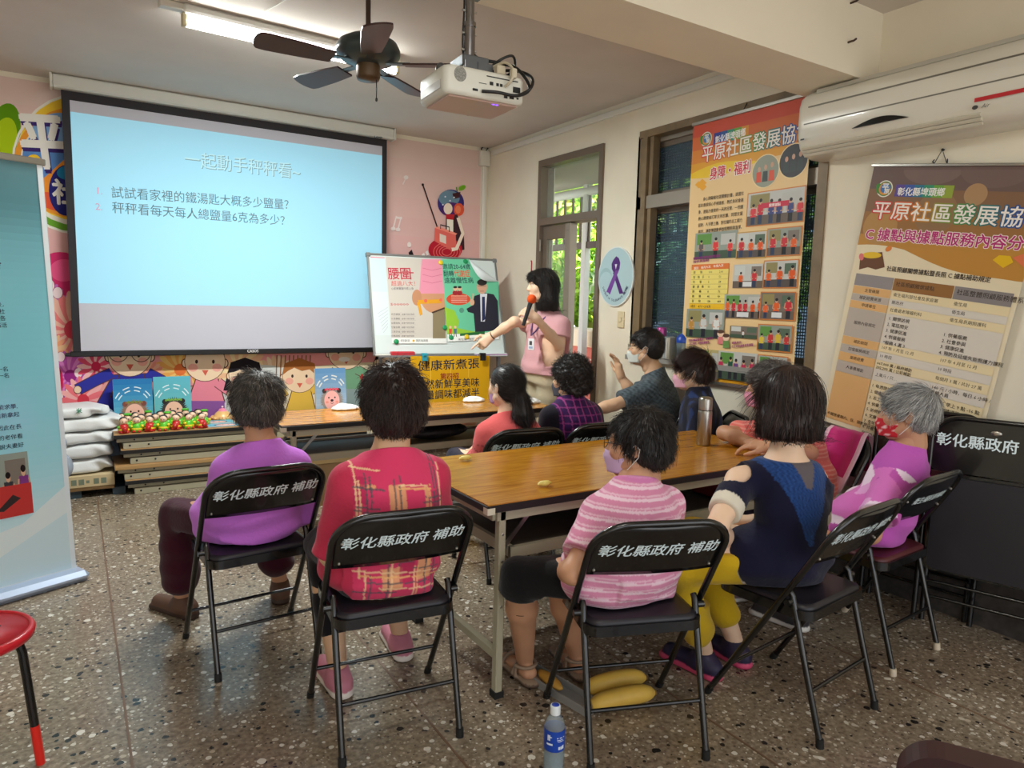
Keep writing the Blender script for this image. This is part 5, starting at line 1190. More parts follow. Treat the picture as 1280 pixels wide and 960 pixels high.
# yellow sheet hanging from the tray
P = WBV(.08); a = P.pix(513, 444); b = P.pix(612, 442); P.z = .0025; zB = 0.0
P.rect((a[0], zB-.40), (b[0], zB-.008), (226, 170, 20))
for t in (.25, .5, .73): P.line([(a[0]+(b[0]-a[0])*t, zB-.40), (a[0]+(b[0]-a[0])*t, zB-.03)], .004, (244, 204, 80))
tx(P, '健康新煮張', 522, 463, 599, 459, 13, (26, 40, 60), .012); tx(P, '第四招', 550, 473.5, 573, 472.5, 7.5, (150, 40, 30), .02); tx(P, '天然新鮮享美味', 520, 486, 599, 482, 11.5, (26, 40, 60), .012); tx(P, '減量調味都減半', 520, 499.5, 599, 494.5, 11.5, (26, 40, 60), .012)
o = P.build('yellow_notice', M_PRINT_MATTE); setp(o, 'yellow paper notice with black brush lettering hanging below the whiteboard', 'notice')
o.modifiers.new('s', 'SOLIDIFY').thickness = .0006

# ---- orange banner over the window
BX = WX-.035
def photo(P, a, b, style, seed, px_=True, frame_=None):
    """a small printed snapshot: backdrop, furniture and a few people in coloured vests"""
    a, b = (P.pix(*a), P.pix(*b)) if px_ else (np.array(a), np.array(b)); rg = np.random.default_rng(seed); x0, x1, y0, y1 = a[0], b[0], b[1], a[1]; W, H = x1-x0, y1-y0
    if frame_: P.rect((x0-.006, y0-.006), (x1+.006, y1+.006), frame_)
    bg = [(176, 180, 172), (190, 176, 120), (150, 160, 150), (200, 200, 196), (120, 110, 100)][rg.integers(0, 5)]
    P.rect((x0, y0), (x1, y1), bg); P.rect((x0, y0), (x1, y0+H*.3), [(90, 80, 76), (70, 90, 70), (110, 96, 84)][rg.integers(0, 3)]); P.rect((x0+W*.05, y0+H*.55), (x0+W*.4, y0+H*.95), [(206, 210, 206), (100, 150, 70), (150, 140, 90)][rg.integers(0, 3)]); P.rect((x0+W*.62, y0+H*.5), (x0+W*.95, y0+H*.9), [(130, 120, 110), (196, 196, 190), (90, 110, 90)][rg.integers(0, 3)])
    n = style.get('n', 3); vc = style.get('vest', [(226, 90, 30), (230, 100, 40), (206, 50, 60)])
    for k in range(n):
        cx = x0+W*(.5+k)/n+rg.uniform(-.03, .03)*W; h = H*rg.uniform(.62, .82); w = min(W/n*.8, h*.42); yb = y0+H*.03
        P.rect((cx-w*.28, yb), (cx+w*.28, yb+h*.42), [(40, 40, 50), (50, 60, 90), (30, 30, 34)][rg.integers(0, 3)]); P.poly([(cx-w*.42, yb+h*.36), (cx+w*.42, yb+h*.36), (cx+w*.36, yb+h*.78), (cx-w*.36, yb+h*.78)], vc[rg.integers(0, len(vc))])
        P.line([(cx-w*.42, yb+h*.72), (cx-w*.52, yb+h*.5), (cx-w*.2, yb+h*.46)], w*.14, (206, 160, 130)); P.line([(cx+w*.42, yb+h*.72), (cx+w*.5, yb+h*.5), (cx+w*.15, yb+h*.48)], w*.14, (206, 160, 130))
        P.ell((cx, yb+h*.88), (w*.2, h*.115), (214, 170, 140), n=12); P.ell((cx, yb+h*.93), (w*.21, h*.08), (36, 30, 30), n=12)
    if style.get('sign'): P.rect((x0+W*.25, y0+H*.5), (x0+W*.75, y0+H*.66), (206, 40, 70)); P.text('關懷據點', (x0+W*.5, y0+H*.53), H*.1, (246, 236, 230), 'c', bold=.02, res=1)
    if style.get('bag'): P.rect((x0+W*.35, y0+H*.06), (x0+W*.65, y0+H*.26), (226, 228, 230))
def rail_thing(name, label, plane_o, u, L0, L1, zt, zb, cat='banner'): pass
rainbow = [(206, 40, 60), (214, 90, 40), (206, 140, 40), (90, 150, 60), (50, 120, 110), (40, 80, 150), (70, 60, 140)]
def rb(t): x = min(max(t, 0), .999)*6; i = int(x); f_ = x-i; return tuple(np.array(rainbow[i])*(1-f_)+np.array(rainbow[i+1])*f_)
def mini_logo(P, c, r):
    P.ell(c, (r*1.15, r*1.15), (236, 232, 220)); P.ell((c[0]-r*.8, c[1]), (r*.5, r*.75), (60, 140, 50), rot=.4); P.ell(c, (r, r), (80, 130, 60)); P.ell(c, (r*.85, r*.85), (226, 150, 50)); P.ell((c[0]+r*.08, c[1]+r*.1), (r*.72, r*.7), (70, 120, 180)); P.text('平', (c[0]-r*.45, c[1]-r*.1), r*.95, (240, 238, 232), bold=.03, res=1); P.text('原', (c[0]+r*.0, c[1]-r*.6), r*.7, (240, 238, 232), bold=.03, res=1)
y0b, y1b = 3.405, 2.525
ob = empty('hanging_banner', (BX, 3.0, 2.63), label='tall orange community banner with photographs, hanging in front of the window', cat='banner')
P = Print((BX, y0b, 0), (0, -1, 0), (0, 0, 1)); WB_, ZT, ZB = y0b-y1b, 2.625, .955
for k in range(20):
    t = k/20; z1_, z0_ = ZT-(ZT-ZB)*t, ZT-(ZT-ZB)*(t+.05); c = np.array((206, 80, 56))*(1-t/.2)+np.array((236, 190, 40))*(t/.2) if t < .2 else np.array((240, 206, 150)); P.rect((0, z0_), (WB_, z1_), tuple(c))
P.poly([(0, 2.29)]+[(WB_*k/12, 2.315+.03*sin(k*.5)+.03*k/12) for k in range(13)]+[(WB_, 2.25), (0, 2.22)], (240, 200, 40)); P.poly([(0, 2.275)]+[(WB_*k/12, 2.285-.02*sin(k*.5)+.03*k/12) for k in range(13)]+[(WB_, 2.2), (0, 2.2)], (240, 206, 150))
P.rect((0, ZB), (WB_, ZB+.045), (226, 160, 30))
mini_logo(P, P.pix(883, 174), .040)
g1 = [(50, 60, 150), (40, 90, 160), (60, 150, 120), (110, 170, 60), (220, 150, 50)]
a, b = P.pix(892, 180), P.pix(936, 160)
for k in range(10): c = g1[min(int(k/2), 4)]; P.rect((a[0]+(b[0]-a[0])*k/10, a[1]-.005), (a[0]+(b[0]-a[0])*(k+1)/10+.001, a[1]+.065), c)
tx(P, '彰化縣埤頭鄉', 894, 180, 932, 169, 10, (246, 244, 240), .02)
tx(P, '平原社區發展協會', 877, 202, 1014, 171, 20, (246, 240, 232), .03, outline=None)
_, _ = 0, 0
P.z -= 2*P.step; a, b = P.pix(877, 202), P.pix(1014, 171)
o_ = .012
P.text('平原社區發展協會', a+np.array([0, -.0]), (P.pix(877, 182)-a)[1], (200, 60, 50), width=math.hypot(*(b-a)), bold=.075, rot=math.atan2((b-a)[1], (b-a)[0]), grad=rb); P.z += 2*P.step
tx(P, '平原社區發展協會', 877, 202, 1014, 171, 20, (246, 240, 232), .012)
tx(P, '身障・福利', 887, 224, 938, 214, 15, (250, 240, 236), .075); tx(P, '身障・福利', 887, 224, 938, 214, 15, (206, 40, 60), .02)
P.poly([P.pix(876+ (8 if k % 2 else 4)*cos(k*pi/5)+1, 231+(8 if k % 2 == 0 else 4)*sin(k*pi/5)) for k in range(10)], (240, 170, 40))
for c, sd in (((957, 214), 1), ((992, 201), 2)):
    cc = P.pix(*c); P.ell(cc, .098, (246, 220, 170)); P.ell(cc, .092, (150, 156, 140) if sd == 1 else (60, 60, 66))
    for k in range(3): xx = cc[0]-.045+.045*k; P.ell((xx, cc[1]+.015+.008*k), (.011, .016), (210, 166, 140), n=10); P.poly([(xx-.02, cc[1]-.06), (xx+.02, cc[1]-.06), (xx+.016, cc[1]), (xx-.016, cc[1])], (220, 80, 50) if sd == 1 and k != 1 else (60, 70, 70))
for k, s_ in enumerate(('身心障礙者社區關懷計畫，建置社', '區友善環境心手相連者，教於身足會連', '身，連點力善度約一天的日常，一份讓', '熱心關懷者打氣支持志願，同理支援', '弱勢，人手雙上牆，對社福的志工願力', '格宅，讓愛傳遞動夢啟程關照與溫厚。')): tx(P, s_, 873 if k else 879, 251+k*8.2, 930-k*.5, 243.5+k*8.4, 4.6, (60, 44, 36), .006, 1)
FR = (214, 130, 60)
photo(P, (936, 243), (1004, 276), dict(n=6, sign=1, vest=[(206, 40, 60), (220, 60, 70), (60, 70, 130)]), 4, frame_=FR)
photo(P, (870, 292), (921, 322), dict(n=3, vest=[(226, 60, 60), (180, 180, 176), (100, 90, 90)]), 6); tx(P, '關懷訪視身障者家庭居家', 867, 325, 901, 321, 3.5, (140, 30, 120), .02, 1); tx(P, '陪伴與服務', 867, 329, 887, 326.5, 3.5, (140, 30, 120), .02, 1)
photo(P, (923, 292), (957, 321), dict(n=3), 8, frame_=(206, 160, 80)); photo(P, (961, 287), (1000, 318), dict(n=3), 9, frame_=FR)
photo(P, (918, 331), (953, 360), dict(n=2, bag=1), 10); photo(P, (957, 327), (996, 359), dict(n=3), 12, frame_=FR)
a, b = P.pix(865.5, 331), P.pix(909, 380); cols_ = [0, .42, .7, 1]
P.rect((a[0], a[1]-.035), (b[0], a[1]), (226, 120, 50)); P.rect((a[0], b[1]), (b[0], a[1]-.035), (240, 222, 120)); tx(P, '類別　每月人次　年度人次', 868, 337, 905, 333, 3.4, (250, 240, 226), .01, 1); P.rect((a[0], b[1]-.035), (b[0], b[1]), (240, 190, 30)); P.text('總計：871～258次', (a[0]+.01, b[1]-.027), .02, (60, 40, 30), bold=.01, res=1)
for k, s_ in enumerate((('肢　　障', '100', '214'), ('智　障　多', '0', '51'), ('失　　智', '2', '24'), ('聽　語　障', '11', '40'), ('精　　神', '8', '71'), ('視　　障', '40', '49'), ('其　　他', '138', '409'))):
    zz = a[1]-.035-(a[1]-.035-b[1])*(k+1)/7; P.line([(a[0], zz), (b[0], zz)], .002, (190, 160, 90))
    for j, t in enumerate(s_): P.text(t, (a[0]+(b[0]-a[0])*(cols_[j]+.06), zz+.008), .018, (60, 50, 40), res=1, bold=.006)
photo(P, (907, 368), (954, 399), dict(n=6, bag=1), 14); photo(P, (953, 366), (993, 400), dict(n=3, bag=1), 15, frame_=FR)
photo(P, (860, 386), (905, 424), dict(n=3, vest=[(226, 226, 222), (190, 140, 60), (210, 210, 206)]), 16); photo(P, (914, 407), (948, 424), dict(n=1, vest=[(226, 226, 226)]), 18); photo(P, (950, 406), (989, 440), dict(n=4, vest=[(226, 200, 60), (206, 60, 60), (220, 190, 60)]), 19, frame_=FR)
for x, y, c in ((902, 417, (226, 130, 130)), (909, 422, (110, 150, 80))): P.ell((x, y), (4, 4.4), (240, 206, 176), **px); P.ell((x, y-2.5), (4.2, 2.4), (90, 60, 46), **px); P.poly([(x-3.5, y+4), (x+3.5, y+4), (x+4, y+13), (x-4, y+13)], c, **px)
tx(P, '陪伴長輩就醫看診，溫暖同行', 862, 427, 893, 424, 3.2, (150, 40, 120), .02, 1); tx(P, '志工到府，關懷送餐服務', 863, 431, 888, 429, 3.2, (150, 40, 120), .02, 1); tx(P, '輔具評估', 916, 430, 928, 429, 3.2, (150, 40, 120), .02, 1); tx(P, '志工培訓進修成長課程', 916, 434.5, 943, 432, 3.2, (150, 40, 120), .02, 1)
photo(P, (878, 436), (898, 476), dict(n=1, vest=[(214, 150, 140)]), 21); photo(P, (900, 438), (946, 479), dict(n=5, vest=[(60, 120, 140), (200, 50, 90), (110, 70, 140), (40, 90, 70)]), 22); photo(P, (950, 444), (984, 476), dict(n=3, vest=[(100, 100, 100), (150, 150, 150)]), 23, frame_=FR)
P.build('printed_sheet', M_PRINT, ob)
m = MB(); m.box((BX, y1b, ZB), (BX+.002, y0b, ZT)); world_parent(m.build('backing', mat('banner_back', (226, 222, 214), rough=.7)), ob)
for z, nm in ((ZT, 'top_rail'), (ZB, 'bottom_rail')):
    m = MB(); m.box((BX-.008, y1b-.01, z-.006), (BX+.010, y0b+.01, z+.016), bev=.003); world_parent(m.build(nm, M_STEEL), ob)
m = MB(); m.tube([(BX, 3.0, 2.64), (BX+.03, 3.0, 2.69)], .003, 6); world_parent(m.build('hanger', M_BLACK), ob)

# ---- tan banner, hanging crooked
bl, br = at(1093, 207, X=WX-.02), at(1280, 206, X=WX-.02); uB = unit(br-bl); vB = unit(np.cross(uB, V3(1, 0, 0)))
if vB[2] < 0: vB = -vB
P = Print(bl, uB, vB); low = P.pix(1030, 527); HB = -low[1]; WB2 = .80
tb = empty('hanging_banner', tuple(bl+uB*WB2*.5), label='tan service-table banner hanging crooked under the air conditioner', cat='banner')
for k in range(12):
    t = k/12; c = np.array((112, 90, 84))*(1-t/.2)+np.array((170, 118, 60))*t/.2 if t < .2 else np.array((196, 140, 60)); P.rect((0, -HB*(t+1/12)), (WB2, -HB*t), tuple(c))
P.ell((.30, -.02), (.14, .07), (126, 104, 98), a0=pi, a1=2*pi); P.ell((.58, -.02), (.15, .08), (120, 98, 92), a0=pi, a1=2*pi); P.ell((.52, -.13), (.05, .05), (176, 140, 100)); P.ell((.36, -.22), (.10, .10), (150, 116, 80)); P.ell((.10, -.3), (.09, .09), (186, 140, 80))
yb_ = P.pix(1085, 307)[1]
P.poly([(0, yb_)]+[(WB2*k/16, yb_-.012+.02*math.sin(k*.42+.6)-.10*max(0, k-5)/11) for k in range(17)]+[(WB2, -HB), (0, -HB)], (236, 222, 190)); P.rect((0, -HB), (WB2, -HB*.36), (236, 222, 190))
mini_logo(P, P.pix(1106, 236), .036)
g2 = [(90, 70, 150), (60, 90, 170), (40, 120, 150), (50, 150, 110), (110, 170, 60), (150, 170, 60)]
a, b = P.pix(1118, 244), P.pix(1190, 246)
for k in range(12): P.rect((a[0]+(b[0]-a[0])*k/12, a[1]-.006), (a[0]+(b[0]-a[0])*(k+1)/12+.001, a[1]+.052), g2[k//2])
tx(P, '彰化縣埤頭鄉', 1121, 243.5, 1180, 244.5, 10, (246, 244, 240), .02)
a, b = P.pix(1089, 271), P.pix(1310, 284); hh = (P.pix(1089, 249)-a)[1]
P.text('平原社區發展協會', a, hh, (200, 60, 50), width=math.hypot(*(b-a)), bold=.075, rot=math.atan2((b-a)[1], (b-a)[0]), grad=rb); P.text('平原社區發展協會', a, hh, (246, 240, 232), width=math.hypot(*(b-a)), bold=.012, rot=math.atan2((b-a)[1], (b-a)[0]))
for bo, cc in ((.07, (246, 230, 226)), (.02, (190, 40, 120))): tx(P, 'C 據點與據點服務內容分析', 1081, 298, 1300, 313, 15, cc, bo)
P.poly([(1076, 318), (1103, 315), (1106, 334), (1095, 337), (1085, 334), (1074, 337)], (110, 70, 44), **px); P.ell((1090, 319), (12, 4), (230, 190, 40), **px); P.ell((1077, 321), (3, 4.5), (226, 120, 120), **px); P.ell((1111, 311), (4.5, 3), (226, 130, 50), rot=-.6, **px); P.poly([(1241, 325), (1249, 319), (1263, 320), (1267, 328), (1254, 335)], (236, 190, 30), **px); P.poly([(1266, 322), (1290, 314), (1284, 338)], (226, 120, 80), **px)
tx(P, '社區照顧關懷據點暨長照 C 據點補助規定', 1108, 338, 1238, 353, 6.5, (50, 36, 26), .015)
def cell(x0, y0, x1, y1, col):
    a, b = P.pix(x0, y0), P.pix(x1, y1); return a, b
la = P.pix(1071, 341)[0]; c1 = P.pix(1119, 347)[0]; c2 = P.pix(1195, 356)[0]; c3 = WB2-.02
rows = [341, 356, 366, 374.5, 383.5, 419, 428.5, 438, 448.5, 462, 535]; xs = [1071, 1069, 1067.5, 1066, 1063, 1057, 1052, 1049.5, 1047, 1043, 1031]
zr = [P.pix(x, y)[1] for x, y in zip(xs, rows)]; zr[-1] = -HB+.03
lab = ['', '主管機關', '補助經費來源', '申請單位', '服務內容規定', '補助期間', '加值服務規定', '業務經費', '人事費補助', '']
mid = ['社區照顧關懷據點', '衛生福利部社會及家庭署', '縣政府', '社會處老障福利科', None, '107 年 1 月至 12 月', '10 時段', None, '上萬元 / 只…', None]; rgt = ['社區整體照顧服務體系 C 據點', '衛生局', '衛生局', '衛生局長期照護科', None, '107 年 4 月至 12 月', '10 時段', '每個月 3 萬 / 共計 27 萬', None, None]
for k in range(10):
    t, bz = zr[k], zr[k+1]; A_ = (190, 178, 166) if k % 2 == 0 else (226, 172, 106); A_ = (150, 142, 142) if k == 0 else A_; A_ = (226, 178, 118) if k in (1, 3, 5, 7, 9) else A_
    P.rect((la, bz), (c1-.004, t-.002), A_); Bc = (236, 218, 176) if k % 2 else (222, 214, 202)
    if k == 0: P.rect((c1, bz), (c2-.004, t-.002), (150, 104, 56)); P.rect((c2, bz), (c3, t-.002), (140, 132, 132))
    else: P.rect((c1, bz), (c3, t-.002), Bc)
    h_ = .0185; zc = (t+bz)/2-h_*.35
    if lab[k]: P.text(lab[k], ((la+c1)/2, zc), h_, (50, 38, 28), 'c', bold=.012, res=1)
    if mid[k]: P.text(mid[k], (c1+.012, zc if k < 9 else t-.03), h_ if k else .022, (50, 38, 28), bold=.006, res=1)
    if rgt[k]: P.text(rgt[k], (c2+.012, zc), h_ if k else .026, (50, 38, 28), bold=.006, res=1)
for k, s_ in enumerate(('1. 關懷訪視', '2. 電話問安', '3. 健康促進', '4. 供餐服務', '*服務 4 選 3')): P.text(s_, (c1+.015, zr[4]-.03-k*.031), .02, (50, 38, 28), bold=.006, res=1)
for k, s_ in enumerate(('1. 供餐服務', '2. 社會參與', '3. 健康促進', '4. 預防及延緩失能照護力課程')): P.text(s_, (c2+.0, zr[4]-.06-k*.029), .02, (50, 38, 28), bold=.006, res=1)
for k, s_ in enumerate(('667,000 萬 / 縣府補助', '202,200 萬 / 公彩補助')): P.text(s_, (c1+.008, zr[7]-.024-k*.022), .018, (50, 38, 28), bold=.006, res=1)
P.text('140 元 / 小時，每日 6 小時 /', (c2+.005, zr[8]-.03), .02, (50, 38, 28), bold=.006, res=1); P.text('照顧人員', (c2+.005, zr[8]-.055), .02, (50, 38, 28), bold=.006, res=1)
for k, s_ in enumerate(('1. 每週開放五日', '2. 健康促進課程', '3. 志工進修', '4. 供餐', '5. 訪視關懷', '6. 文康活動', '7. 全年計畫', '8. 共餐服務', '自行交通接送', '照顧服務員')): P.text(s_, (c1+.008, zr[9]-.035-k*.032), .019, (50, 38, 28), bold=.006, res=1)
for k, s_ in enumerate(('1. 週 1-5 早上 9 點 -16 點', '2. 日間訓練課程', '3. 延緩失能專業課程')): P.text(s_, (c2+.005, zr[9]-.035-k*.03), .02, (50, 38, 28), bold=.006, res=1)
P.text('不開放星期六、日、國定假日活動', (la+.005, -HB+.05), .018, (50, 38, 28), bold=.008, res=1)
P.build('printed_sheet', M_PRINT, tb)
m = MB(); nB = np.cross(uB, vB); M4 = np.eye(4); M4[:3, 0] = uB; M4[:3, 1] = vB; M4[:3, 2] = nB; M4[:3, 3] = bl
m.box((0, -HB, -.002), (WB2, 0, 0), M=M4); world_parent(m.build('backing', mat('banner_back')), tb)
m = MB(); m.box((-.012, -.006, -.006), (WB2+.012, .008, .008), M=M4, bev=.002); world_parent(m.build('top_rail', M_STEEL), tb); m = MB(); m.box((0, -HB-.008, -.006), (WB2, -HB+.006, .008), M=M4, bev=.002); world_parent(m.build('bottom_rail', M_STEEL), tb)
hk = at(1178, 187, X=WX-.01); pa, pb = bl+uB*.30+vB*.006, bl+uB*.36+vB*.006
m = MB(); m.tube([pa, hk, pb], .0022, 6); m.tube([hk, hk+V3(.01, 0, 0)], .006, 8); m.tube([pa, pa+V3(-.006, .004, .012), pa+V3(0, 0, .02)], .003, 6); m.tube([pb, pb+V3(-.006, -.004, .012), pb+V3(0, 0, .022)], .003, 6); world_parent(m.build('hanger', M_BLACK), tb)

# ---- oval ribbon sign
oc = at(769.5, 346, X=WX-.012); os_ = empty('ribbon_sign', tuple(oc), label='round white wall sign with a purple awareness ribbon, beside the door', cat='sign')
P = Print((WX-.013, oc[1], oc[2]), (0, -1, 0), (0, 0, 1)); RX, RZ = .205, .226
P.ell((0, 0), (RX, RZ), (226, 230, 226), n=48); P.ell((0, 0), (RX*.96, RZ*.965), (178, 206, 212), n=48); P.ell((-.115, -.005), (.075, .075), (160, 192, 198)); P.ell((-.11, -.03), (.075, .07), (178, 206, 212))
PU, PV = (84, 44, 120), (120, 70, 156)
P.poly([(-.03, .13), (0, .155), (.03, .14), (.05, .105), (.045, .06), (.02, .03), (.0, .0), (-.02, .03), (-.045, .06), (-.05, .1)], PU); P.poly([(-.012, .095), (.014, .095), (.002, .055)], (226, 224, 236))
P.poly([(-.03, .03), (.0, .045), (.10, -.125), (.055, -.13)], PU); P.poly([(.03, .03), (.05, .07), (.02, .03), (-.06, -.135), (-.075, -.12), (-.10, -.115), (-.02, .02)], PV); P.poly([(.0, .05), (.035, .045), (-.055, -.135), (-.07, -.115), (-.10, -.115)], PV)
st_ = 'DEMENTIA TOLERANCE 關心失智'
for k, ch in enumerate(st_):
    if ch == ' ': continue
    a = radians(-152+124*k/(len(st_)-1)); P.text(ch, (RX*.80*cos(a), RZ*.83*sin(a)), .024, (50, 50, 90), 'c', bold=.01, rot=a+pi/2, res=1)
P.build('print', M_PRINT, os_)
m = MB(); M4 = np.array([[0, 0, 1, 0], [-1, 0, 0, 0], [0, 1, 0, 0], [0, 0, 0, 1.]]); a = np.linspace(0, 2*pi, 48, endpoint=False); m.prism(np.c_[RX*np.cos(a), RZ*np.sin(a)], -.0, .012, M4, smooth=True); m.build('disc', mat('sign_white', (226, 230, 228), rough=.3), os_)
os_.children[-1].location = (-.001, 0, 0)

# ---- roll-up banner at the left
uR = unit(V3(.31, .136, 0)); rp0 = V3(-.03, 4.04, 0); WR = .86
ru = empty('roll_up_banner', tuple(rp0-uR*WR*.5), math.atan2(uR[1], uR[0]), label='turquoise roll-up banner stand at the left edge', cat='banner')
P = Print(rp0-uR*(WR+.0), uR, V3(-.03, -.012, 1)); P.z = .002
c0_ = [(96, 140, 150), (84, 140, 152), (110, 176, 190), (120, 192, 206), (126, 200, 214), (130, 206, 220), (140, 210, 224), (150, 214, 228), (170, 222, 234), (196, 230, 238), (210, 234, 240), (200, 232, 240)]
for k in range(60): t = k/60*11; i = int(t); P.rect((0, 2.03-.033*(k+1)), (WR, 2.03-.033*k), tuple(np.array(c0_[i])*(1-t+i)+np.array(c0_[min(i+1, 11)])*(t-i)))
P.poly([(WR*.0, .05), (WR*.0, .20), (WR*.75, .34), (WR, .5), (WR, .05)], (224, 236, 238)); P.poly([(WR*.3, .06), (WR, .36), (WR, .06)], (206, 230, 238))
P.rect((WR-.022, 0.05), (WR, 2.03), (226, 236, 242)); P.ell((WR*.2, 1.2), .2, (122, 194, 208))
def lr(s_, xr, y, hpx, bold=.01, col=(30, 44, 56)): p = P.pix(xr, y); P.text(s_, p, (P.pix(xr, y-hpx)-p)[1], col, 'r', bold=bold, res=1)
lr('平原社區發展協會', 17, 330, 10, .03)
for s_, xr, y in (('接任後，', 18, 377), ('民的社', 19, 385.5), ('爭取各', 20, 394), ('充滿活', 21, 402.5), ('一', 2, 448), ('獲得第一名', 20, 457), ('初第一名', 21, 465), ('因未能求學,', 30, 503), ('家,重新拿起', 32, 513), ('工,因此在長', 34, 528), ('。她的老伴看', 35, 540), ('區聽說夫妻好', 36, 551)): lr(s_, xr, y, 6)
photo(P, (-40, 570), (44, 634), dict(n=4, vest=[(130, 60, 130), (60, 60, 66), (206, 206, 200)]), 31); a, b = P.pix(-40, 612), P.pix(45, 634); P.rect((a[0], b[1]-.0), (b[0], a[1]), (196, 60, 56)); P.poly([(0, 634), (20, 612), (30, 616), (8, 634)], (60, 50, 50), **px)
sh_ = P.build('printed_sheet', mat('glossy_film', vcol=True, rough=.2, coat=.3), ru)
m = MB(); m.box((-WR/2-.03, -.09, 0), (WR/2+.03, .06, .055), bev=.022); m.build('base', mat('silver_base', (176, 190, 214), rough=.3, metal=.35), ru)
m = MB(); m.box((-WR/2, .004, .05), (WR/2, .006, 2.03), M=np.array([[1, 0, -.03, .0], [0, 1, .0, 0], [0, 0, 1, 0], [0, 0, 0, 1.]])); m.build('film_back', mat('film_grey', (190, 196, 200), rough=.6), ru)
m = MB(); m.box((-WR/2-.065, -.008, 2.02), (WR/2-.05, .014, 2.05), bev=.004); m.build('top_rail', M_STEEL, ru); m = MB(); m.tube([(-.02, .05, .03), (-.06, .03, 2.03)], .009, 10); m.build('support_pole', M_BLACK, ru)
# ---------------------------------------------------------------- ceiling fittings
M_TUBE = mat('lit_tube', (255, 255, 250), emit=((250, 255, 252), 25.0))
fa = empty('tube_lamp', (1.17, 4.23, CEIL), radians(3), label='lit fluorescent tube lamp on the ceiling above the fan', cat='lamp')
m = MB(); m.box((-.62, -.055, -.045), (.62, .055, 0), bev=.012); m.build('batten', mat('lamp_white', (224, 224, 218), rough=.4), fa)
for s in (-1, 1): m = MB(); m.box((s*.61-.012, -.02, -.105), (s*.61+.012, .02, -.04), bev=.004); m.build('lamp_holder', mat('cream_socket', (206, 196, 160), rough=.5), fa)
m = MB(); m.tube([(-.60, 0, -.082), (.60, 0, -.082)], .022, 14); m.build('tube', M_TUBE, fa)
bb = at(222, 12, z=CEIL-.03); be = empty('ceiling_box', (bb[0], bb[1], CEIL), radians(5), label='small white connection box on the ceiling left of the tube lamp', cat='box')
m = MB(); m.box((-.09, -.03, -.035), (.09, .03, 0), bev=.006); m.build('cover', M_WHITEPLASTIC, be); m = MB(); m.tube([(.09, 0, -.015), (.14, -.01, -.012), (.2, -.02, -.01)], .008, 8); m.build('cable', mat('brown_cable', (90, 74, 60), rough=.6), be)
fn = empty('ceiling_fan', (1.228, 3.285, CEIL), label='dark ceiling fan with brown blades below the tube lamp', cat='fan')
M_FANB = mat('fan_housing', (66, 76, 78), rough=.3, metal=.3); M_BLADE = mat('brown_blade', (58, 26, 24), rough=.35)
m = MB(); m.lathe([(0, 0), (.06, 0), (.055, -.04), (.02, -.06)], n=24); m.build('ceiling_cup', M_FANB, fn)
m = MB(); m.tube([(0, 0, -.04), (0, 0, -.28)], .012, 12); m.build('rod', mat('brown_rod', (72, 50, 40), rough=.4), fn)
m = MB(); m.lathe([(.012, -.27), (.03, -.272), (.09, -.285), (.135, -.31), (.15, -.34), (.148, -.365), (.12, -.39), (.08, -.405), (.05, -.41)], n=36); m.build('motor_housing', M_FANB, fn)
m = MB(); m.lathe([(.055, -.405), (.056, -.46), (.05, -.475), (.0, -.478)], n=28); m.build('switch_cup', mat('bronze_cup', (92, 70, 46), rough=.4, metal=.3), fn)
m = MB(); m.tube([(.03, -.03, -.475), (.03, -.03, -.56)], .0025, 6); m.ell((.03, -.03, -.565), (.006, .006, .01)); m.build('pull_chain', M_BLACK, fn)
for k in range(5):
    a = radians(-34+72*k); ca, sa = cos(a), sin(a); d = V3(ca, sa, 0); n_ = V3(-sa, ca, 0); M4 = np.eye(4); M4[:3, 0] = d; M4[:3, 1] = n_*cos(.2)+V3(0, 0, sin(.2)); M4[:3, 2] = np.cross(M4[:3, 0], M4[:3, 1]); M4[:3, 3] = d*.0+V3(0, 0, -.405)
    o2 = [(.17, -.045), (.30, -.058), (.46, -.066)]+[(.485+.035*cos(t), .066*sin(t)) for t in np.linspace(-1.2, 1.2, 8)]+[(.46, .066), (.30, .058), (.17, .045)]
    m = MB(); m.prism(o2, -.004, .004, M4); b = m.build('blade', M_BLADE, fn)
    m = MB(); m.bar(d*.06+V3(0, 0, -.40), d*.20+V3(0, 0, -.402), .035, .006); m.build('blade_iron', M_FANB, b)
m = MB(); m.tube([(0.02, 0, -.02), (-.05, .05, -.012), (-.2, .3, -.008), (-.3, .72, -.006)], .004, 6); m.build('wire', M_WHITEPLASTIC, fn)
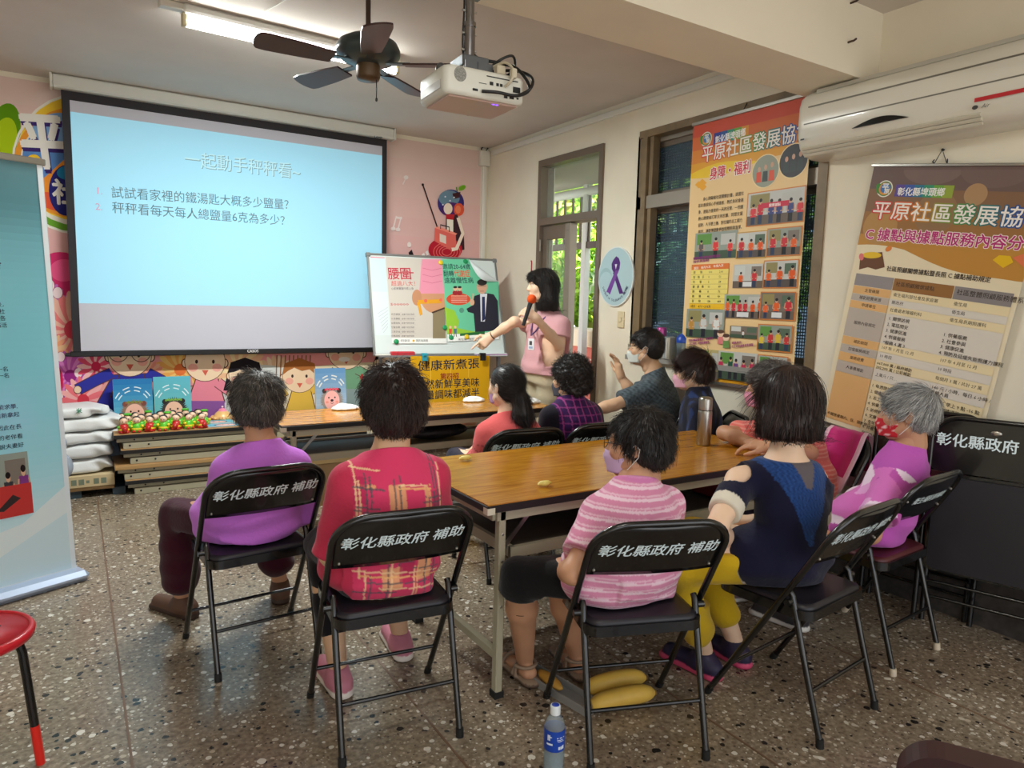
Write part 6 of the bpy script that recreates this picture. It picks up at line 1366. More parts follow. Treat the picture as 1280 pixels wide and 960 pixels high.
# projector hung from the beam
PX_, PY_, PZ_ = 1.315, 2.42, 2.225
pj = empty('projector', (PX_, PY_, PZ_), radians(-3), label='white ceiling projector with cables, hung from a chrome pole under the beam', cat='projector')
M_PJ = mat('projector_white', (222, 222, 212), rough=.35); M_PJS = mat('projector_grey', (176, 172, 164), rough=.4)
def rbox(lo, hi, r, mm, name, parent, n=6):
    lo, hi = np.array(lo), np.array(hi); o2 = arc_pts((hi[0]-r, hi[1]-r), r, 0, pi/2, n)+arc_pts((lo[0]+r, hi[1]-r), r, pi/2, pi, n)+arc_pts((lo[0]+r, lo[1]+r), r, pi, 1.5*pi, n)+arc_pts((hi[0]-r, lo[1]+r), r, 1.5*pi, 2*pi, n)
    v = []; z0, z1 = lo[2], hi[2]; rz = min(r*.5, (z1-z0)*.25); c = (lo[:2]+hi[:2])/2; N = len(o2); sc_ = 1-rz/((hi[0]-lo[0])/2)
    for z, s in ((z0, sc_), (z0+rz*.3, 1-(1-sc_)*.3), (z0+rz, 1), (z1-rz, 1), (z1-rz*.3, 1-(1-sc_)*.3), (z1, sc_)): v += [(c[0]+(x-c[0])*s, c[1]+(y-c[1])*s, z) for x, y in o2]
    m = MB(); m.add(v, [(j*N+i, j*N+(i+1) % N, (j+1)*N+(i+1) % N, (j+1)*N+i) for j in range(5) for i in range(N)], smooth=True); m.add(v[:N], [tuple(range(N))[::-1]]); m.add(v[-N:], [tuple(range(N))]); return m.build(name, mm, parent)
rbox((-.165, -.12, -.05), (.165, .13, .05), .03, M_PJ, 'body', pj)
m = MB(); m.box((-.14, -.10, -.056), (.14, .11, -.049), bev=.003); m.build('base_plate', mat('projector_pinkish_base', (196, 166, 156), rough=.35), pj)
m = MB(); m.box((-.167, -.085, -.03), (-.163, .10, .0)); m.build('side_vent', M_PJS, pj)
m = MB(); M4 = np.array([[1, 0, 0, 0], [0, 0, 1, 0], [0, 1, 0, 0], [0, 0, 0, 1.]]); m.prism([(-.105+.024*cos(t), .018+.026*sin(t)) for t in np.linspace(0, 2*pi, 24, endpoint=False)], -.1215, -.119, M4); m.build('speaker_grille', mat('grille_grey', (150, 150, 144), rough=.6, noise=(260, .5)), pj)
m = MB()
for x, z, w, h in ((-.045, -.026, .02, .008), (.02, .006, .014, .012), (.045, .006, .01, .01), (.06, .006, .01, .01), (.08, -.03, .014, .012), (.105, -.03, .018, .01), (.13, -.03, .008, .006), (.125, .0, .03, .02)): m.box((x-w/2, -.1225, z-h/2), (x+w/2, -.119, z+h/2))
m.box((-.03, -.1225, .0), (.0, -.119, .0015)); m.box((.0, -.1225, .028), (.13, -.119, .031)); m.build('ports', M_BLACK, pj)
m = MB(); m.lathe([(0, -.03), (.042, -.03), (.042, .03), (.032, .034), (0, .02)], (.06, .13, 0), 24, M=M4); m.build('lens', M_BLACK, pj)
m = MB(); m.ell((.045, -.09, -.0565), (.006, .004, .002)); m.ell((.06, -.09, -.0565), (.006, .004, .002)); m.build('status_light', mat('violet_led', (120, 70, 230), emit=((120, 70, 240), 3.0)), pj)
M_CHROME = mat('chrome_tube', (150, 150, 154), rough=.2, metal=1.0); M_BRK = mat('steel_bracket', (110, 114, 118), rough=.35, metal=.8)
m = MB(); m.tube([(.0, .03, .12), (.0, .03, .255)], .021, 16); m.tube([(0, .03, .25), (0, .03, .37)], .017, 16); m.tube([(0, .03, .245), (0, .03, .26)], .024, 16); m.build('pole', M_CHROME, pj)
m = MB(); m.box((-.06, -.03, .365), (.06, .09, .374), bev=.002); m.build('ceiling_plate', M_BRK, pj)
m = MB(); m.box((-.055, -.03, .085), (.055, .085, .125), bev=.004); m.box((-.05, -.045, .062), (.055, -.03, .10)); m.box((.0, -.05, .058), (.06, -.044, .098)); m.box((.045, .0, .09), (.06, .03, .125)); m.bar((-.13, .02, .062), (.13, .02, .062), .02, .012); m.bar((-.11, -.06, .056), (.11, .09, .056), .018, .01); m.bar((-.11, .09, .056), (.11, -.06, .056), .018, .01); m.ell((-.12, .02, .07), (.02, .02, .022)); m.build('mount_bracket', M_BRK, pj)
m = MB()
for z in (.16, .22, .3): m.tube([(-.022, .03, z), (-.032, .03, z)], .005, 8); m.tube([(.022, .03, z), (.028, .03, z)], .004, 8)
m.build('thumb_screw', M_STEEL, pj)
def smooth_path(pts, n=6):
    p = [V3(*q) for q in pts]; out = []
    for i in range(len(p)-1):
        a, b, c, d = p[max(i-1, 0)], p[i], p[i+1], p[min(i+2, len(p)-1)]
        for k in range(n): t = k/n; out.append(.5*((2*b)+(-a+c)*t+(2*a-5*b+4*c-d)*t*t+(-a+3*b-3*c+d)*t**3))
    return out+[p[-1]]
for nm, r_, mm, pts in (('power_cable', .006, M_BLACK, [(.13, -.125, -.02), (.16, -.16, .0), (.185, -.13, .05), (.17, -.06, .09), (.12, .0, .10), (.06, .03, .09)]), ('signal_cable', .006, M_BLACK, [(-.02, -.125, -.028), (.03, -.15, -.03), (.11, -.155, -.03), (.17, -.14, .01), (.15, -.08, .09), (.10, -.02, .12), (.02, .02, .14), (-.02, .03, .22)]), ('white_cable', .005, mat('cream_cable', (206, 196, 172), rough=.5), [(.075, -.125, .004), (.085, -.15, .02), (.10, -.14, .06), (.09, -.09, .10), (.06, -.03, .09)]), ('loop_cable', .005, M_BLACK, [(.05, .0, .08), (.09, -.05, .12), (.14, -.06, .14), (.16, -.03, .10), (.12, .02, .07)]), ('pole_cable', .004, M_BLACK, [(-.015, .05, .1), (-.024, .04, .2), (-.022, .035, .3), (-.02, .04, .37)])):
    m = MB(); m.tube(smooth_path(pts), r_, 8); m.build(nm, mm, pj)
m = MB(); m.box((.06, -.09, .055), (.095, -.055, .09), bev=.004); m.build('cable_plug', mat('cream_cable'), pj); m = MB(); m.box((.088, -.155, .03), (.108, -.13, .065), bev=.003); m.build('cable_plug', mat('cream_cable'), pj)

# air conditioner
ac = empty('air_conditioner', (WX, 1.9, 2.42), label='white wall-mounted air conditioner above the tan banner', cat='air conditioner')
prof = [(0, .178), (-.10, .178), (-.165, .165), (-.205, .135), (-.22, .09), (-.222, .0), (-.215, -.07), (-.195, -.125), (-.16, -.155), (-.09, -.172), (0, -.172)]
Y0, Y1 = -.62, .585
def acext(pf, y0, y1, name, mm, inset=0.0, off=0.0):
    m = MB(); pf = np.array(pf); n = len(pf)
    ys = [y0, y0+.012, y0+.035, y1-.035, y1-.012, y1]; sc_ = [.90, .97, 1, 1, .97, .90] if inset == 0 else [1]*6; v = []
    for y, s in zip(ys, sc_): v += [(p[0]*s, y, p[1]*s) for p in pf]
    m.add(v, [(j*n+i, (j+1)*n+i, (j+1)*n+(i+1) % n, j*n+(i+1) % n) for j in range(5) for i in range(n)], smooth=True); m.add(v[:n], [tuple(range(n))]); m.add(v[-n:], [tuple(range(n))[::-1]]); o = m.build(name, mm, ac)
    return o
M_AC = mat('ac_white', (226, 222, 208), rough=.25, coat=.3)
acext(prof, Y0, Y1, 'body', M_AC)
bo = ac.children[-1]; md = bo.modifiers.new('b', 'EDGE_SPLIT'); md.split_angle = radians(50)
M_ACL = mat('ac_groove', (120, 116, 104), rough=.5)
m = MB(); m.box((-.2235, Y0+.06, .075), (-.2195, Y1-.07, .082)); m.box((-.2235, Y0+.04, -.008), (-.219, Y1-.05, -.002)); m.build('panel_groove', M_ACL, ac)
m = MB(); m.box((-.19, Y0+.05, .150), (-.165, Y1-.09, .168), M=None); m.build('top_grille', mat('ac_pale_grey', (190, 186, 172), rough=.5), ac)
m = MB(); M4 = np.eye(4); M4[:3, 0] = unit(V3(.45, 0, -.55)); M4[:3, 1] = (0, 1, 0); M4[:3, 2] = np.cross(M4[:3, 0], M4[:3, 1]); M4[:3, 3] = V3(-.203, 0, -.118)
for k in range(3): m.box((.0+k*.02, Y0+.30, -.006), (.017+k*.02, Y1-.03, .006), M=M4, bev=.002)
m.build('louver', mat('ac_louver', (206, 200, 182), rough=.4), ac)
m = MB(); o2 = [(-.14+.28*k/14, -.0+.030*sin(pi*k/14)) for k in range(15)]; M4 = np.array([[0, 0, 1, -.2185], [1, 0, 0, .12], [0, 1, 0, -.078], [0, 0, 0, 1.]]); m.prism(o2, -.004, .003, M4); m.build('display_window', mat('dark_display', (14, 14, 14), rough=.15), ac)
P = Print((WX-.2215, 1.9, 2.42), (0, -1, 0), (0, 0, 1)); P.rect((.30, -.075), (.56, -.058), (196, 44, 50)); P.rect((-.55, -.085), (-.527, -.077), (40, 40, 40)); P.text('Air', (.33, -.105), .022, (80, 80, 80), shear=.3, res=1); P.ell((.305, -.097), (.012, .009), (70, 70, 70)); P.build('badge', M_PRINT, ac)

# ---------------------------------------------------------------- against the front wall: sacks, pallet, balloons, paintings, dolls, cakes
M_SACK = mat('white_woven_sack', (226, 228, 228), rough=.6, bump=(120, .4, .003))
pal = empty('pallet', (-.03, 5.86, 0), label='low pallet carrying the rice sacks', cat='pallet')
m = MB()
for x in (-.27, 0, .27): m.box((x-.04, -.22, .002), (x+.04, .22, .055))
m.build('runner', mat('dark_blue_plastic', (40, 56, 66), rough=.5), pal); m = MB()
for y in (-.2, -.1, 0, .1, .2): m.box((-.3, y-.035, .055), (.24, y+.035, .075))
m.build('deck', mat('pallet_wood', (120, 92, 56), rough=.8), pal)
cb = empty('flat_carton', (-.03, 5.86, .076), label='flat tan carton lying on the pallet under the sacks', cat='box'); m = MB(); m.box((-.31, -.23, 0), (.245, .22, .085), bev=.004); m.build('body', mat('tan_cardboard', (206, 186, 146), rough=.8), cb)
m = MB()
for k in range(9): x = -.2+k*.045; m.box((x, -.2312, .02), (x+.033, -.2302, .06)) if k % 3 else m.box((x, -.2312, .03), (x+.02, -.2302, .05))
m.build('printed_marks', mat('green_grey_ink', (120, 130, 110), rough=.8), cb)
def sack(x, y, z, lx, ly, lz, rot, label, seed, ear=True):
    c = V3(0, 0, lz/2); F = Field((-lx/2-.12, -ly/2-.08, -.02), (lx/2+.14, ly/2+.08, lz+.05), .011)
    sl, Pq = F.sub(F.lo, F.lo+F.h*F.n); q = (Pq-c)/np.array([lx/2, ly/2, lz/2]); rr = ((np.abs(q[..., 0])**4+np.abs(q[..., 1])**5)**(4.4/5)+np.abs(q[..., 2])**4.4)**(1/4.4); F._join(sl, (rr-1)*lz/2*.9, .001, 'add')
    if ear: F.cone((lx/2-.04, -.05, lz*.55), (lx/2+.07, -.03, lz*.72), .035, .018, .03, flat=((0, 0, 1), .5))
    F.fold(lambda P_: .005*pnoise(P_, 22, seed)+.004*np.sin(P_[..., 0]*38+P_[..., 2]*50+seed)*np.exp(-((np.abs(P_[..., 0])-lx*.42)/.08)**2)); F.plane((0, 0, .002), (0, 0, -1)); F.plane((0, 0, lz*.97), (0, 0, 1), k=.02)
    v, q = F.mesh(); o = arr_mesh('rice_sack', v, q, M_SACK); o.location = (x, y, z); o.rotation_euler = (0, 0, rot); setp(o, label, 'sack', 'rice sacks on the pallet'); return o
zz = .163
for k, (dx, h, lb) in enumerate(((0, .112, 'lowest white rice sack, on the flat carton'), (-.01, .108, 'second white rice sack from the bottom of the pile'), (.0, .095, 'third white rice sack from the bottom of the pile'), (.01, .10, 'fourth white rice sack, with its tied ear sticking out'))): sack(-.035+dx, 5.86, zz, .54-.02*(k == 0), .42, h*1.04, .02*k, lb, 50+k, k == 3); zz += h*.955
s5 = sack(-.09, 5.83, zz, .50, .36, .085, .12, 'printed rice sack on top of the pile, red and green lettering', 57, False)
P = Print((-.30, 5.606, zz+.006), V3(cos(.12), sin(.12), 0), unit(V3(0, .16, 1))); P.z = .002
P.text('東', (.0, .028), .05, (206, 70, 80), bold=.03); P.text('稻', (.12, .03), .05, (60, 130, 100), bold=.03); P.text('米', (.30, .04), .035, (60, 130, 100), bold=.03)
for k in range(4): P.text('公糧白米 濁水溪 良質米', (.02, .012-k*.016), .011, (90, 90, 96), res=1)
P.build('lettering', M_PRINT_MATTE, s5)
for k, (x, y, r, lb) in enumerate(((73, 556, .085, 'upper clear silver balloon beside the sacks'), (78, 584, .10, 'lower clear silver balloon beside the sacks'))):
    p = at(x-8, y, Y=5.48); m = MB(); m.ell((0, 0, 0), (r, r*.9, r*1.05), n=24, m=16); m.tube([(0, 0, -r*1.03), (0, .0, -r*1.12)], [.006, .012], 8); o = m.build('balloon', glass('balloon_film', (196, 206, 222), .55, .12) if k == 0 else bpy.data.materials['balloon_film'], label=lb, cat='balloon', group='balloons by the banner'); o.location = tuple(p)
    m = MB(); q_ = at(62, 600, Y=5.3); m.tube([(0, 0, -r*1.1), (q_[0]-.028-p[0], 5.315-p[1], .30-p[2])], .002, 5); m.build('string', M_WHITEPLASTIC, o)
m = MB(); p = at(62, 600, Y=5.3); m.tube([(p[0]-.015, 5.3, 0), (p[0]-.04, 5.33, .62)], .016, 8); setp(m.build('wooden_stick', mat('dark_wood', (62, 42, 34), rough=.6)), 'dark wooden stick standing between the roll-up banner and the sacks', 'stick')
gb = MB(); gb.ell((.19, 6.02, .30), (.11, .1, .28), n=14, m=12); o = gb.build('grey_bag', mat('grey_blue_bag', (140, 156, 176), rough=.5, bump=(25, .8, .02)), label='grey-blue bag squeezed between the sacks and the folded tables', cat='bag')
# paintings
def painting(cx, w, h, y, z, lean, art, label, turn=0.0):
    r = empty('painting', (cx, y, z), turn, label=label, cat='painting', group='hedgehog paintings'); m = MB(); m.box((-w/2, 0, 0), (w/2, .018, h), bev=.002); m.build('canvas', mat('canvas_edge', (206, 206, 200), rough=.8), r)
    P = Print((-w/2, -.0002, 0), (1, 0, 0), (0, 0, 1)); art(P, w, h); o = P.mb.build('painted_picture', M_PRINT, r, vcol=True); r.rotation_euler = (radians(lean), 0, turn); return r
def hedgehog(bgs, spikes, face, crown, ears):
    def art(P, w, h):
        for k in range(8): t = k/8; P.rect((0, h*t), (w, h*(t+.125)), tuple(np.array(bgs[0])*(1-t)+np.array(bgs[1])*t))
        for r_ in (.82, .68):
            for a0 in (.55, 1.15, 1.75, 2.3): P.line([(w*(.5+r_*.62*cos(a)), h*.36+r_*.62*h*.9*sin(a)) for a in np.linspace(a0, a0+.36, 6)], .008, (222, 238, 242))
        cx, cy = w*.52, h*.20
        for k in range(26): a = -.3+3.74*k/25; P.poly([(cx+w*.30*cos(a-.08), cy+h*.27*sin(a-.08)), (cx+w*.40*cos(a), cy+h*.35*sin(a)), (cx+w*.30*cos(a+.08), cy+h*.27*sin(a+.08))], spikes)
        P.ell((cx, cy), (w*.33, h*.29), spikes)
        for s in (-1, 1): P.ell((cx+s*w*.24, cy+h*.24), (w*.07, h*.06), ears)
        P.ell((cx, cy-.0), (w*.25, h*.24), face)
        for s in (-1, 1): P.ell((cx+s*w*.10, cy+h*.07), (w*.025, h*.022), (30, 24, 26)); P.ell((cx+s*w*.16, cy-.01), (w*.05, h*.03), (240, 160, 150))
        P.ell((cx, cy+h*.0), (w*.05, h*.032), (50, 40, 50)); P.line([(cx-w*.05, cy-h*.06), (cx, cy-h*.08), (cx+w*.05, cy-h*.06)], .003, (60, 40, 40))
        for k in range(9): P.ell((cx-w*.2+w*.05*k, cy+h*.27+h*.015*(k % 2)), (w*.03, h*.025), crown[k % len(crown)])
    return art
zs = STACKZ+.002
pa_ = at(186, 520, Y=6.0)
painting(.375, .265, .34, 6.0, zs, -5, hedgehog(((110, 190, 210), (20, 110, 180)), (150, 120, 100), (244, 190, 170), [(150, 110, 60), (110, 150, 60)], (130, 70, 60)), 'blue hedgehog painting leaning on the wall, left one behind the dolls')
painting(.648, .265, .35, 6.0, zs, -5, hedgehog(((110, 190, 196), (90, 180, 200)), (60, 56, 54), (240, 196, 170), [(110, 160, 60), (130, 180, 70)], (40, 34, 34)), 'teal hedgehog painting leaning on the wall, right one behind the dolls')
painting(1.395, .20, .26, 4.38, .735, -6, hedgehog(((170, 200, 226), (90, 150, 210)), (150, 150, 150), (246, 190, 190), [(220, 60, 90), (236, 90, 120)], (60, 50, 50)), 'pale blue hedgehog painting standing on the long table')
bpy.context.view_layer.objects.active = None
# dolls: four rows of small clay figures
M_DOLL = mat('painted_clay', vcol=True, rough=.3, coat=.3)
def doll(x, y, kind, label):
    m = MB(); c = lambda *k: tuple(lin(k))
    body = (90, 190, 40) if kind != 1 else (200, 40, 36)
    m.lathe([(0, 0), (.026, 0), (.028, .012), (.022, .034), (.014, .045), (0, .046)], n=14, col=c(*body)); m.lathe([(.0268, .012), (.0285, .016), (.026, .022)], n=14, col=c(240, 220, 50)); m.ell((0, -.004, .058), (.0185, .0175, .018), col=c(240, 200, 170)); m.ell((0, .004, .066), (.0185, .017, .014), col=c(28, 24, 26))
    m.ell((-.007, -.021, .058), (.002, .0015, .003), col=c(30, 24, 24), n=6, m=4); m.ell((.007, -.021, .058), (.002, .0015, .003), col=c(30, 24, 24), n=6, m=4)
    for s in (-1, 1): m.ell((s*.025, -.010, .03), (.008, .010, .008), col=c(*((236, 210, 50) if kind != 1 else (90, 180, 50)))); m.ell((s*.012, -.024, .006), (.009, .008, .006), col=c(*(196, 34, 30)))
    if kind == 2: m.ell((0, .0, .080), (.020, .018, .007), col=c(80, 180, 40))
    if kind == 1: m.ell((.0, -.028, .02), (.014, .014, .014), col=c(190, 30, 28))
    m.v = [q*1.42 for q in m.v]; o = m.build('clay_doll', M_DOLL, vcol=True, label=label, cat='doll', group='small clay dolls on the stacked tables'); o.location = (x, y, zs); o.rotation_euler = (0, 0, random.uniform(-.4, .4)); return o
nm_ = ['nearest', 'middle', 'rearmost']; ct = ['green and yellow', 'red', 'green-capped']; ordn = ['first', 'second', 'third', 'fourth', 'fifth', 'sixth', 'seventh', 'eighth']
for rrow in range(3):
    for k in range(7):
        kind = [1, 0, 1, 0, 1, 0, 1, 2][(k+rrow*2) % 8] if rrow == 0 else [0, 2, 0, 0, 2, 0, 0, 2][(k+rrow) % 8]
        doll(  .285+k*.085+.035*(rrow % 2)+random.uniform(-.005, .005), 5.625+rrow*.098+random.uniform(-.01, .01), kind, 'small %s clay doll, %s from the left in the %s row' % (ct[kind], ordn[k], nm_[rrow]))
# painted cards lying flat
for k, (x, y, w, d, cc, lb) in enumerate(((.97, 5.64, .26, .12, (90, 180, 210), 'blue hedgehog card lying flat on the stack, nearest the dolls in front'), (.93, 5.80, .24, .14, (100, 186, 206), 'blue hedgehog card lying flat on the stack, behind the front one'), (1.24, 5.68, .24, .13, (90, 190, 210), 'blue card lying flat on the stack behind the dark-haired head, front'), (1.22, 5.84, .22, .12, (120, 200, 216), 'blue card lying flat on the stack behind the dark-haired head, rear'))):
    r = empty('painted_card', (x, y, zs), .06*(k-1), label=lb, cat='card', group='flat painted cards'); m = MB(); m.box((-w/2, -d/2, 0), (w/2, d/2, .006)); m.build('board', mat('canvas_edge'), r)
    P = Print((-w/2, -d/2, .0062), (1, 0, 0), (0, 1, 0)); P.rect((0, 0), (w, d), cc); P.ell((w*.5, d*.45), (w*.33, d*.34), (60, 70, 80)); P.ell((w*.5, d*.42), (w*.28, d*.28), (244, 196, 186)); P.ell((w*.42, d*.5), (.006, .005), (30, 24, 26)); P.ell((w*.58, d*.5), (.006, .005), (30, 24, 26)); P.line([(w*.1, d*.85), (w*.3, d*.95)], .006, (226, 240, 244)); P.mb.build('painted_picture', M_PRINT, r, vcol=True)
def cake(x, y, s, c1, c2, c3, label):
    m = MB(); m.lathe([(0, 0), (.075*s, 0), (.08*s, .012*s), (.06*s, .025*s)], n=20, col=tuple(lin(c1))); m.lathe([(.062*s, .022*s), (.05*s, .045*s), (.03*s, .06*s)], n=20, col=tuple(lin(c2))); m.lathe([(.034*s, .055*s), (.02*s, .075*s), (0, .082*s)], n=16, col=tuple(lin(c3)))
    for k in range(10): a = k*pi/5; m.ell((.07*s*cos(a), .07*s*sin(a), .014*s), (.018*s, .018*s, .012*s), col=tuple(lin(c1 if k % 2 else c2)), n=8, m=6)
    m.ell((0, 0, .09*s), (.008*s,)*3, col=tuple(lin((240, 220, 226)))); o = m.build('clay_flower_cake', M_DOLL, vcol=True, label=label, cat='ornament', group='clay flower ornaments'); o.location = (x, y, zs)
cake(.83, 5.95, .7, (120, 130, 190), (190, 130, 170), (226, 150, 170), 'small violet clay flower ornament on the stack'); cake(1.00, 5.95, 1.1, (226, 170, 110), (236, 190, 120), (240, 140, 170), 'large orange and pink clay flower ornament on the stack'); cake(1.22, 5.99, 1.0, (110, 140, 190), (200, 210, 230), (236, 240, 246), 'blue and white clay flower ornament on the stack')
# on the long table: towels / napkins and a white plate
for x, y, s, lb in ((592, 501, 1, 'crumpled white tissue on the long table before the yellow notice'), (661, 503, 1.25, 'crumpled white tissue on the long table before the presenter'), (425, 508, 1.1, 'white cloth bundle on the long table near the hedgehog painting')):
    p = at(x, y, z=.745); p[1] = min(p[1], 4.28); F = Field((-.13, -.09, -.01), (.13, .09, .07), .005); F.ell((0, 0, .008), (.085*s, .05*s, .016), .02); F.ell((-.02, 0, .016), (.05*s, .03, .02*s), .02); F.ell((.035, .01, .014), (.03, .035, .014), .02); F.fold(lambda P_: .004*pnoise(P_, 70, int(x))+.003*pnoise(P_, 150, 3)); F.plane((0, 0, .001), (0, 0, -1)); v, q = F.mesh(); o = arr_mesh('tissue', v, q, mat('white_tissue', (232, 230, 226), rough=.9)); o.location = (p[0], p[1], .74); setp(o, lb, 'tissue', 'white tissues on the long table')
# on the window sill
sx = WX-.02; sy = {n: at(x, 440, X=sx)[1] for n, x in (('th', 826), ('bk', 837), ('bo', 849))}
th = empty('thermos', (sx, sy['th'], NB), label='tall pink thermos standing on the window sill', cat='flask'); m = MB(); m.lathe([(0, 0), (.031, 0), (.033, .005), (.033, .16), (.031, .165)], n=24); m.build('body', mat('pink_metal', (190, 80, 150), rough=.3, metal=.4), th); m = MB(); m.lathe([(.0325, .166), (.0325, .208), (.028, .216), (0, .217)], n=24); m.build('cap', mat('pink_metal'), th)
for k, (c, h) in enumerate((((200, 196, 180), .15), ((176, 186, 186), .155), ((206, 200, 190), .145), ((186, 180, 160), .15))):
    m = MB(); m.box((-.045, -.009, 0), (.045, .009, h), bev=.002); m.box((-.046, -.007, .01), (-.0452, .007, h-.02)); o = m.build('booklet', mat('booklet_%d' % k, c, rough=.7), label=['first booklet from the pink thermos on the window sill', 'second booklet from the pink thermos on the window sill', 'third booklet from the pink thermos on the window sill', 'fourth booklet on the sill, beside the blue-capped jar'][k], cat='book', group='booklets on the window sill'); o.location = (sx+.005, sy['bk']+.035-k*.021, NB)
jr = empty('jar', (sx, sy['bo']-.03, NB), label='clear jar with a blue lid on the window sill', cat='jar'); m = MB(); m.lathe([(0, 0), (.042, 0), (.044, .01), (.044, .12), (.038, .13)], n=24); m.build('body', glass('jar_plastic', (196, 214, 220), .3, .1), jr); m = MB(); m.lathe([(.046, .12), (.046, .15), (.03, .17), (.012, .185), (0, .186)], n=24); m.build('lid', mat('blue_lid', (24, 70, 170), rough=.35), jr)
# red cord on the wall behind the presenter
p = at(664.5, 327, X=WX-.006); q = at(663.5, 372, X=WX-.006); m = MB(); m.tube([p, (p+q)/2+V3(-.002, 0, 0), q-V3(0, 0, .25)], .005, 6); m.ell(p+V3(-.004, 0, .005), (.006, .006, .006)); setp(m.build('red_string', mat('red_cord', (170, 40, 40), rough=.6)), 'thin red cord hanging on the wall behind the presenter', 'string')
# ---------------------------------------------------------------- people
def solid(c): L = lin(c); return lambda p: np.tile(L, (len(p), 1))
def pxY(t): return at(t[0], t[1], Y=t[2])
def bend(p, e): return p+(e-p)
def person(label, seat, face, neck, head, hyaw, hpitch=0.0, hroll=0.0, sh=.148, skin='mid', g=1.0, sc=1.0, twist=None, shirt=None, pants=None, hair=None, arms=None, legs=None,
           mask=None, glasses=False, shoes=None, stand=False, hip_w=.17, pel=.545, seed=1, male=False, hem=None, kypho=.03, belly=0.0, sadj=None):
    skc = SKIN[skin]; fa = radians(face); fs = radians(face if twist is None else twist); base = V3(seat[0], seat[1], 0.0)
    r, f = frame(fa); rs, fsv = frame(fs); up = V3(0, 0, 1)
    N = pxY(neck); H = pxY(head); R = head_R(radians(hyaw), radians(hpitch), radians(hroll))
    P0 = base+up*pel
    loc = lambda x, y, z: base+r*x+f*y+up*z
    SHc = N-up*.075*sc-fsv*.005; S = {-1: SHc-rs*sh-up*.028*sc, 1: SHc+rs*sh-up*.028*sc}; TR = N-up*.045*sc-fsv*.01
    for s, dd in (sadj or {}).items(): S[s] = S[s]+rs*s*dd[0]+fsv*dd[1]
    # ---- arms
    AR = {}
    for s in (-1, 1):
        a = (arms or {}).get(s)
        if a is None:
            e = S[s]+rs*s*.055-up*.245*sc+fsv*.03; w = e+f*.19-rs*s*.09+up*(.60-e[2]); a = dict(e=e, w=w, h=(f*.9-r*s*.5-up*.15, -up, .35))
        AR[s] = a
    # ---- legs
    LG = {}
    for s in (-1, 1):
        l = (legs or {}).get(s)
        if l is None:
            hp = loc(s*.085, .0, .545 if not stand else .86)
            if stand: kn = loc(s*.095, .02, .46); an = loc(s*.10, -.01, .085); td = f
            else: kn = hp+f*.40+r*s*.02-up*.03; an = V3(*(kn+f*.02)); an[2] = .085; td = f
        else: hp = loc(s*.085, .0, .545 if not stand else .86); kn, an, td = l; kn = loc(*kn) if isinstance(kn, tuple) else kn; an = loc(*an) if isinstance(an, tuple) else an
        LG[s] = (hp, kn, an, unit(td))
    secs_t = [(-.22, .150, .115), (-.05, .172*hip_w/.17, .128), (.10, .170*hip_w/.17, .122), (.30, .152+.3*belly, .112+belly), (.50, .158+.15*belly, .112+.6*belly), (.68, sh+.018, .106), (.80, sh-.005, .092), (.90, .098, .074), (1.0, .066, .058), (1.10, .058, .055)]
    def secs(o, tmin=-.3, tmax=1.2):
        out = []
        for t, a, b in secs_t:
            if t < tmin or t > tmax: continue
            w = min(max(t, 0), 1); c = P0+(N-P0)*t-(f*(1-w)+fsv*w)*kypho*sin(pi*w); oo = o*(.35 if t > .95 else 1) if o > 0 else o; gg = 1+(g-1)*min(1, max(0, (1-t)/.3)); out.append((c, (a+oo)*gg*sc, (b+oo)*gg*sc, fa*(1-w)+fs*w))
        return out
    allp = [P0, N, H]+[S[s] for s in S]+[AR[s][k] for s in AR for k in 'ew']+[x for s in LG for x in LG[s][:3]]
    lo = np.min(allp, axis=0)-.17; hi = np.max(allp, axis=0)+.17; lo[2] = max(lo[2], 0.0)
    # ---- body
    hb = .009; F = Field(lo, hi, hb); F.loft(secs(-.012), .03)
    for s in (-1, 1):
        F.cone(TR, S[s], .052*sc, .045*sc, .04); e, w = AR[s]['e'], AR[s]['w']
        F.cone(S[s], e, .046*sc, .037*sc, .03); F.cone(e, e*.6+w*.4, .036*sc, .037*sc, .02); F.cone(e*.6+w*.4, w, .037*sc, .025*sc, .02)
        hp, kn, an, td = LG[s]; F.cone(hp, kn, .072*sc, .056*sc, .03); F.cone(kn, kn*.65+an*.35, .054*sc, .056*sc, .02); F.cone(kn*.65+an*.35, an, .056*sc, .034*sc, .02)
        F.cone(an-td*.03-up*.045, an+td*.13-up*.06, .032*sc, .026*sc, .02, flat=(up, .8))
    F.cone(N-up*.02, H-R[:, 1]*.025*sc-R[:, 2]*.06*sc, .054*sc, .052*sc, .025)
    v, q = F.mesh(); parts = [(v, q, lin(skc)*(1+.05*pnoise(v, 30, seed))[:, None])]
    hv, hq, hc = head_mesh(H, R, skc, .0055, sc, male); parts.append((hv, hq, hc))
    for s in (-1, 1):
        d, pa, cu = AR[s]['h'][:3]; kw = AR[s].get('kw', {})
        side = AR[s].get('side'); d = unit(d); pa = unit(np.asarray(pa)-d*np.dot(pa, d))
        # thumb side: right hand, palm p, fingers d -> thumb at d x (palm) ... sign by hand
        v2, q2 = hand(AR[s]['w'], d, pa, -s if side is None else side, cu, sc=sc*.97, **kw); parts.append((v2, q2, lin(skc)))
    v, q, c = join(*parts)
    o = arr_mesh('person', v-base, q, M_SKIN, c); o.location = base; setp(o, label, 'person')
    tolocal = lambda p: np.stack([(p-base)@r, (p-base)@f, p[:, 2]], 1)
    # ---- shirt
    off = shirt.get('off', .012); hs = shirt.get('h', .008); F = Field(lo, hi, hs); F.loft(secs(off, -.3, 1.12), .03)
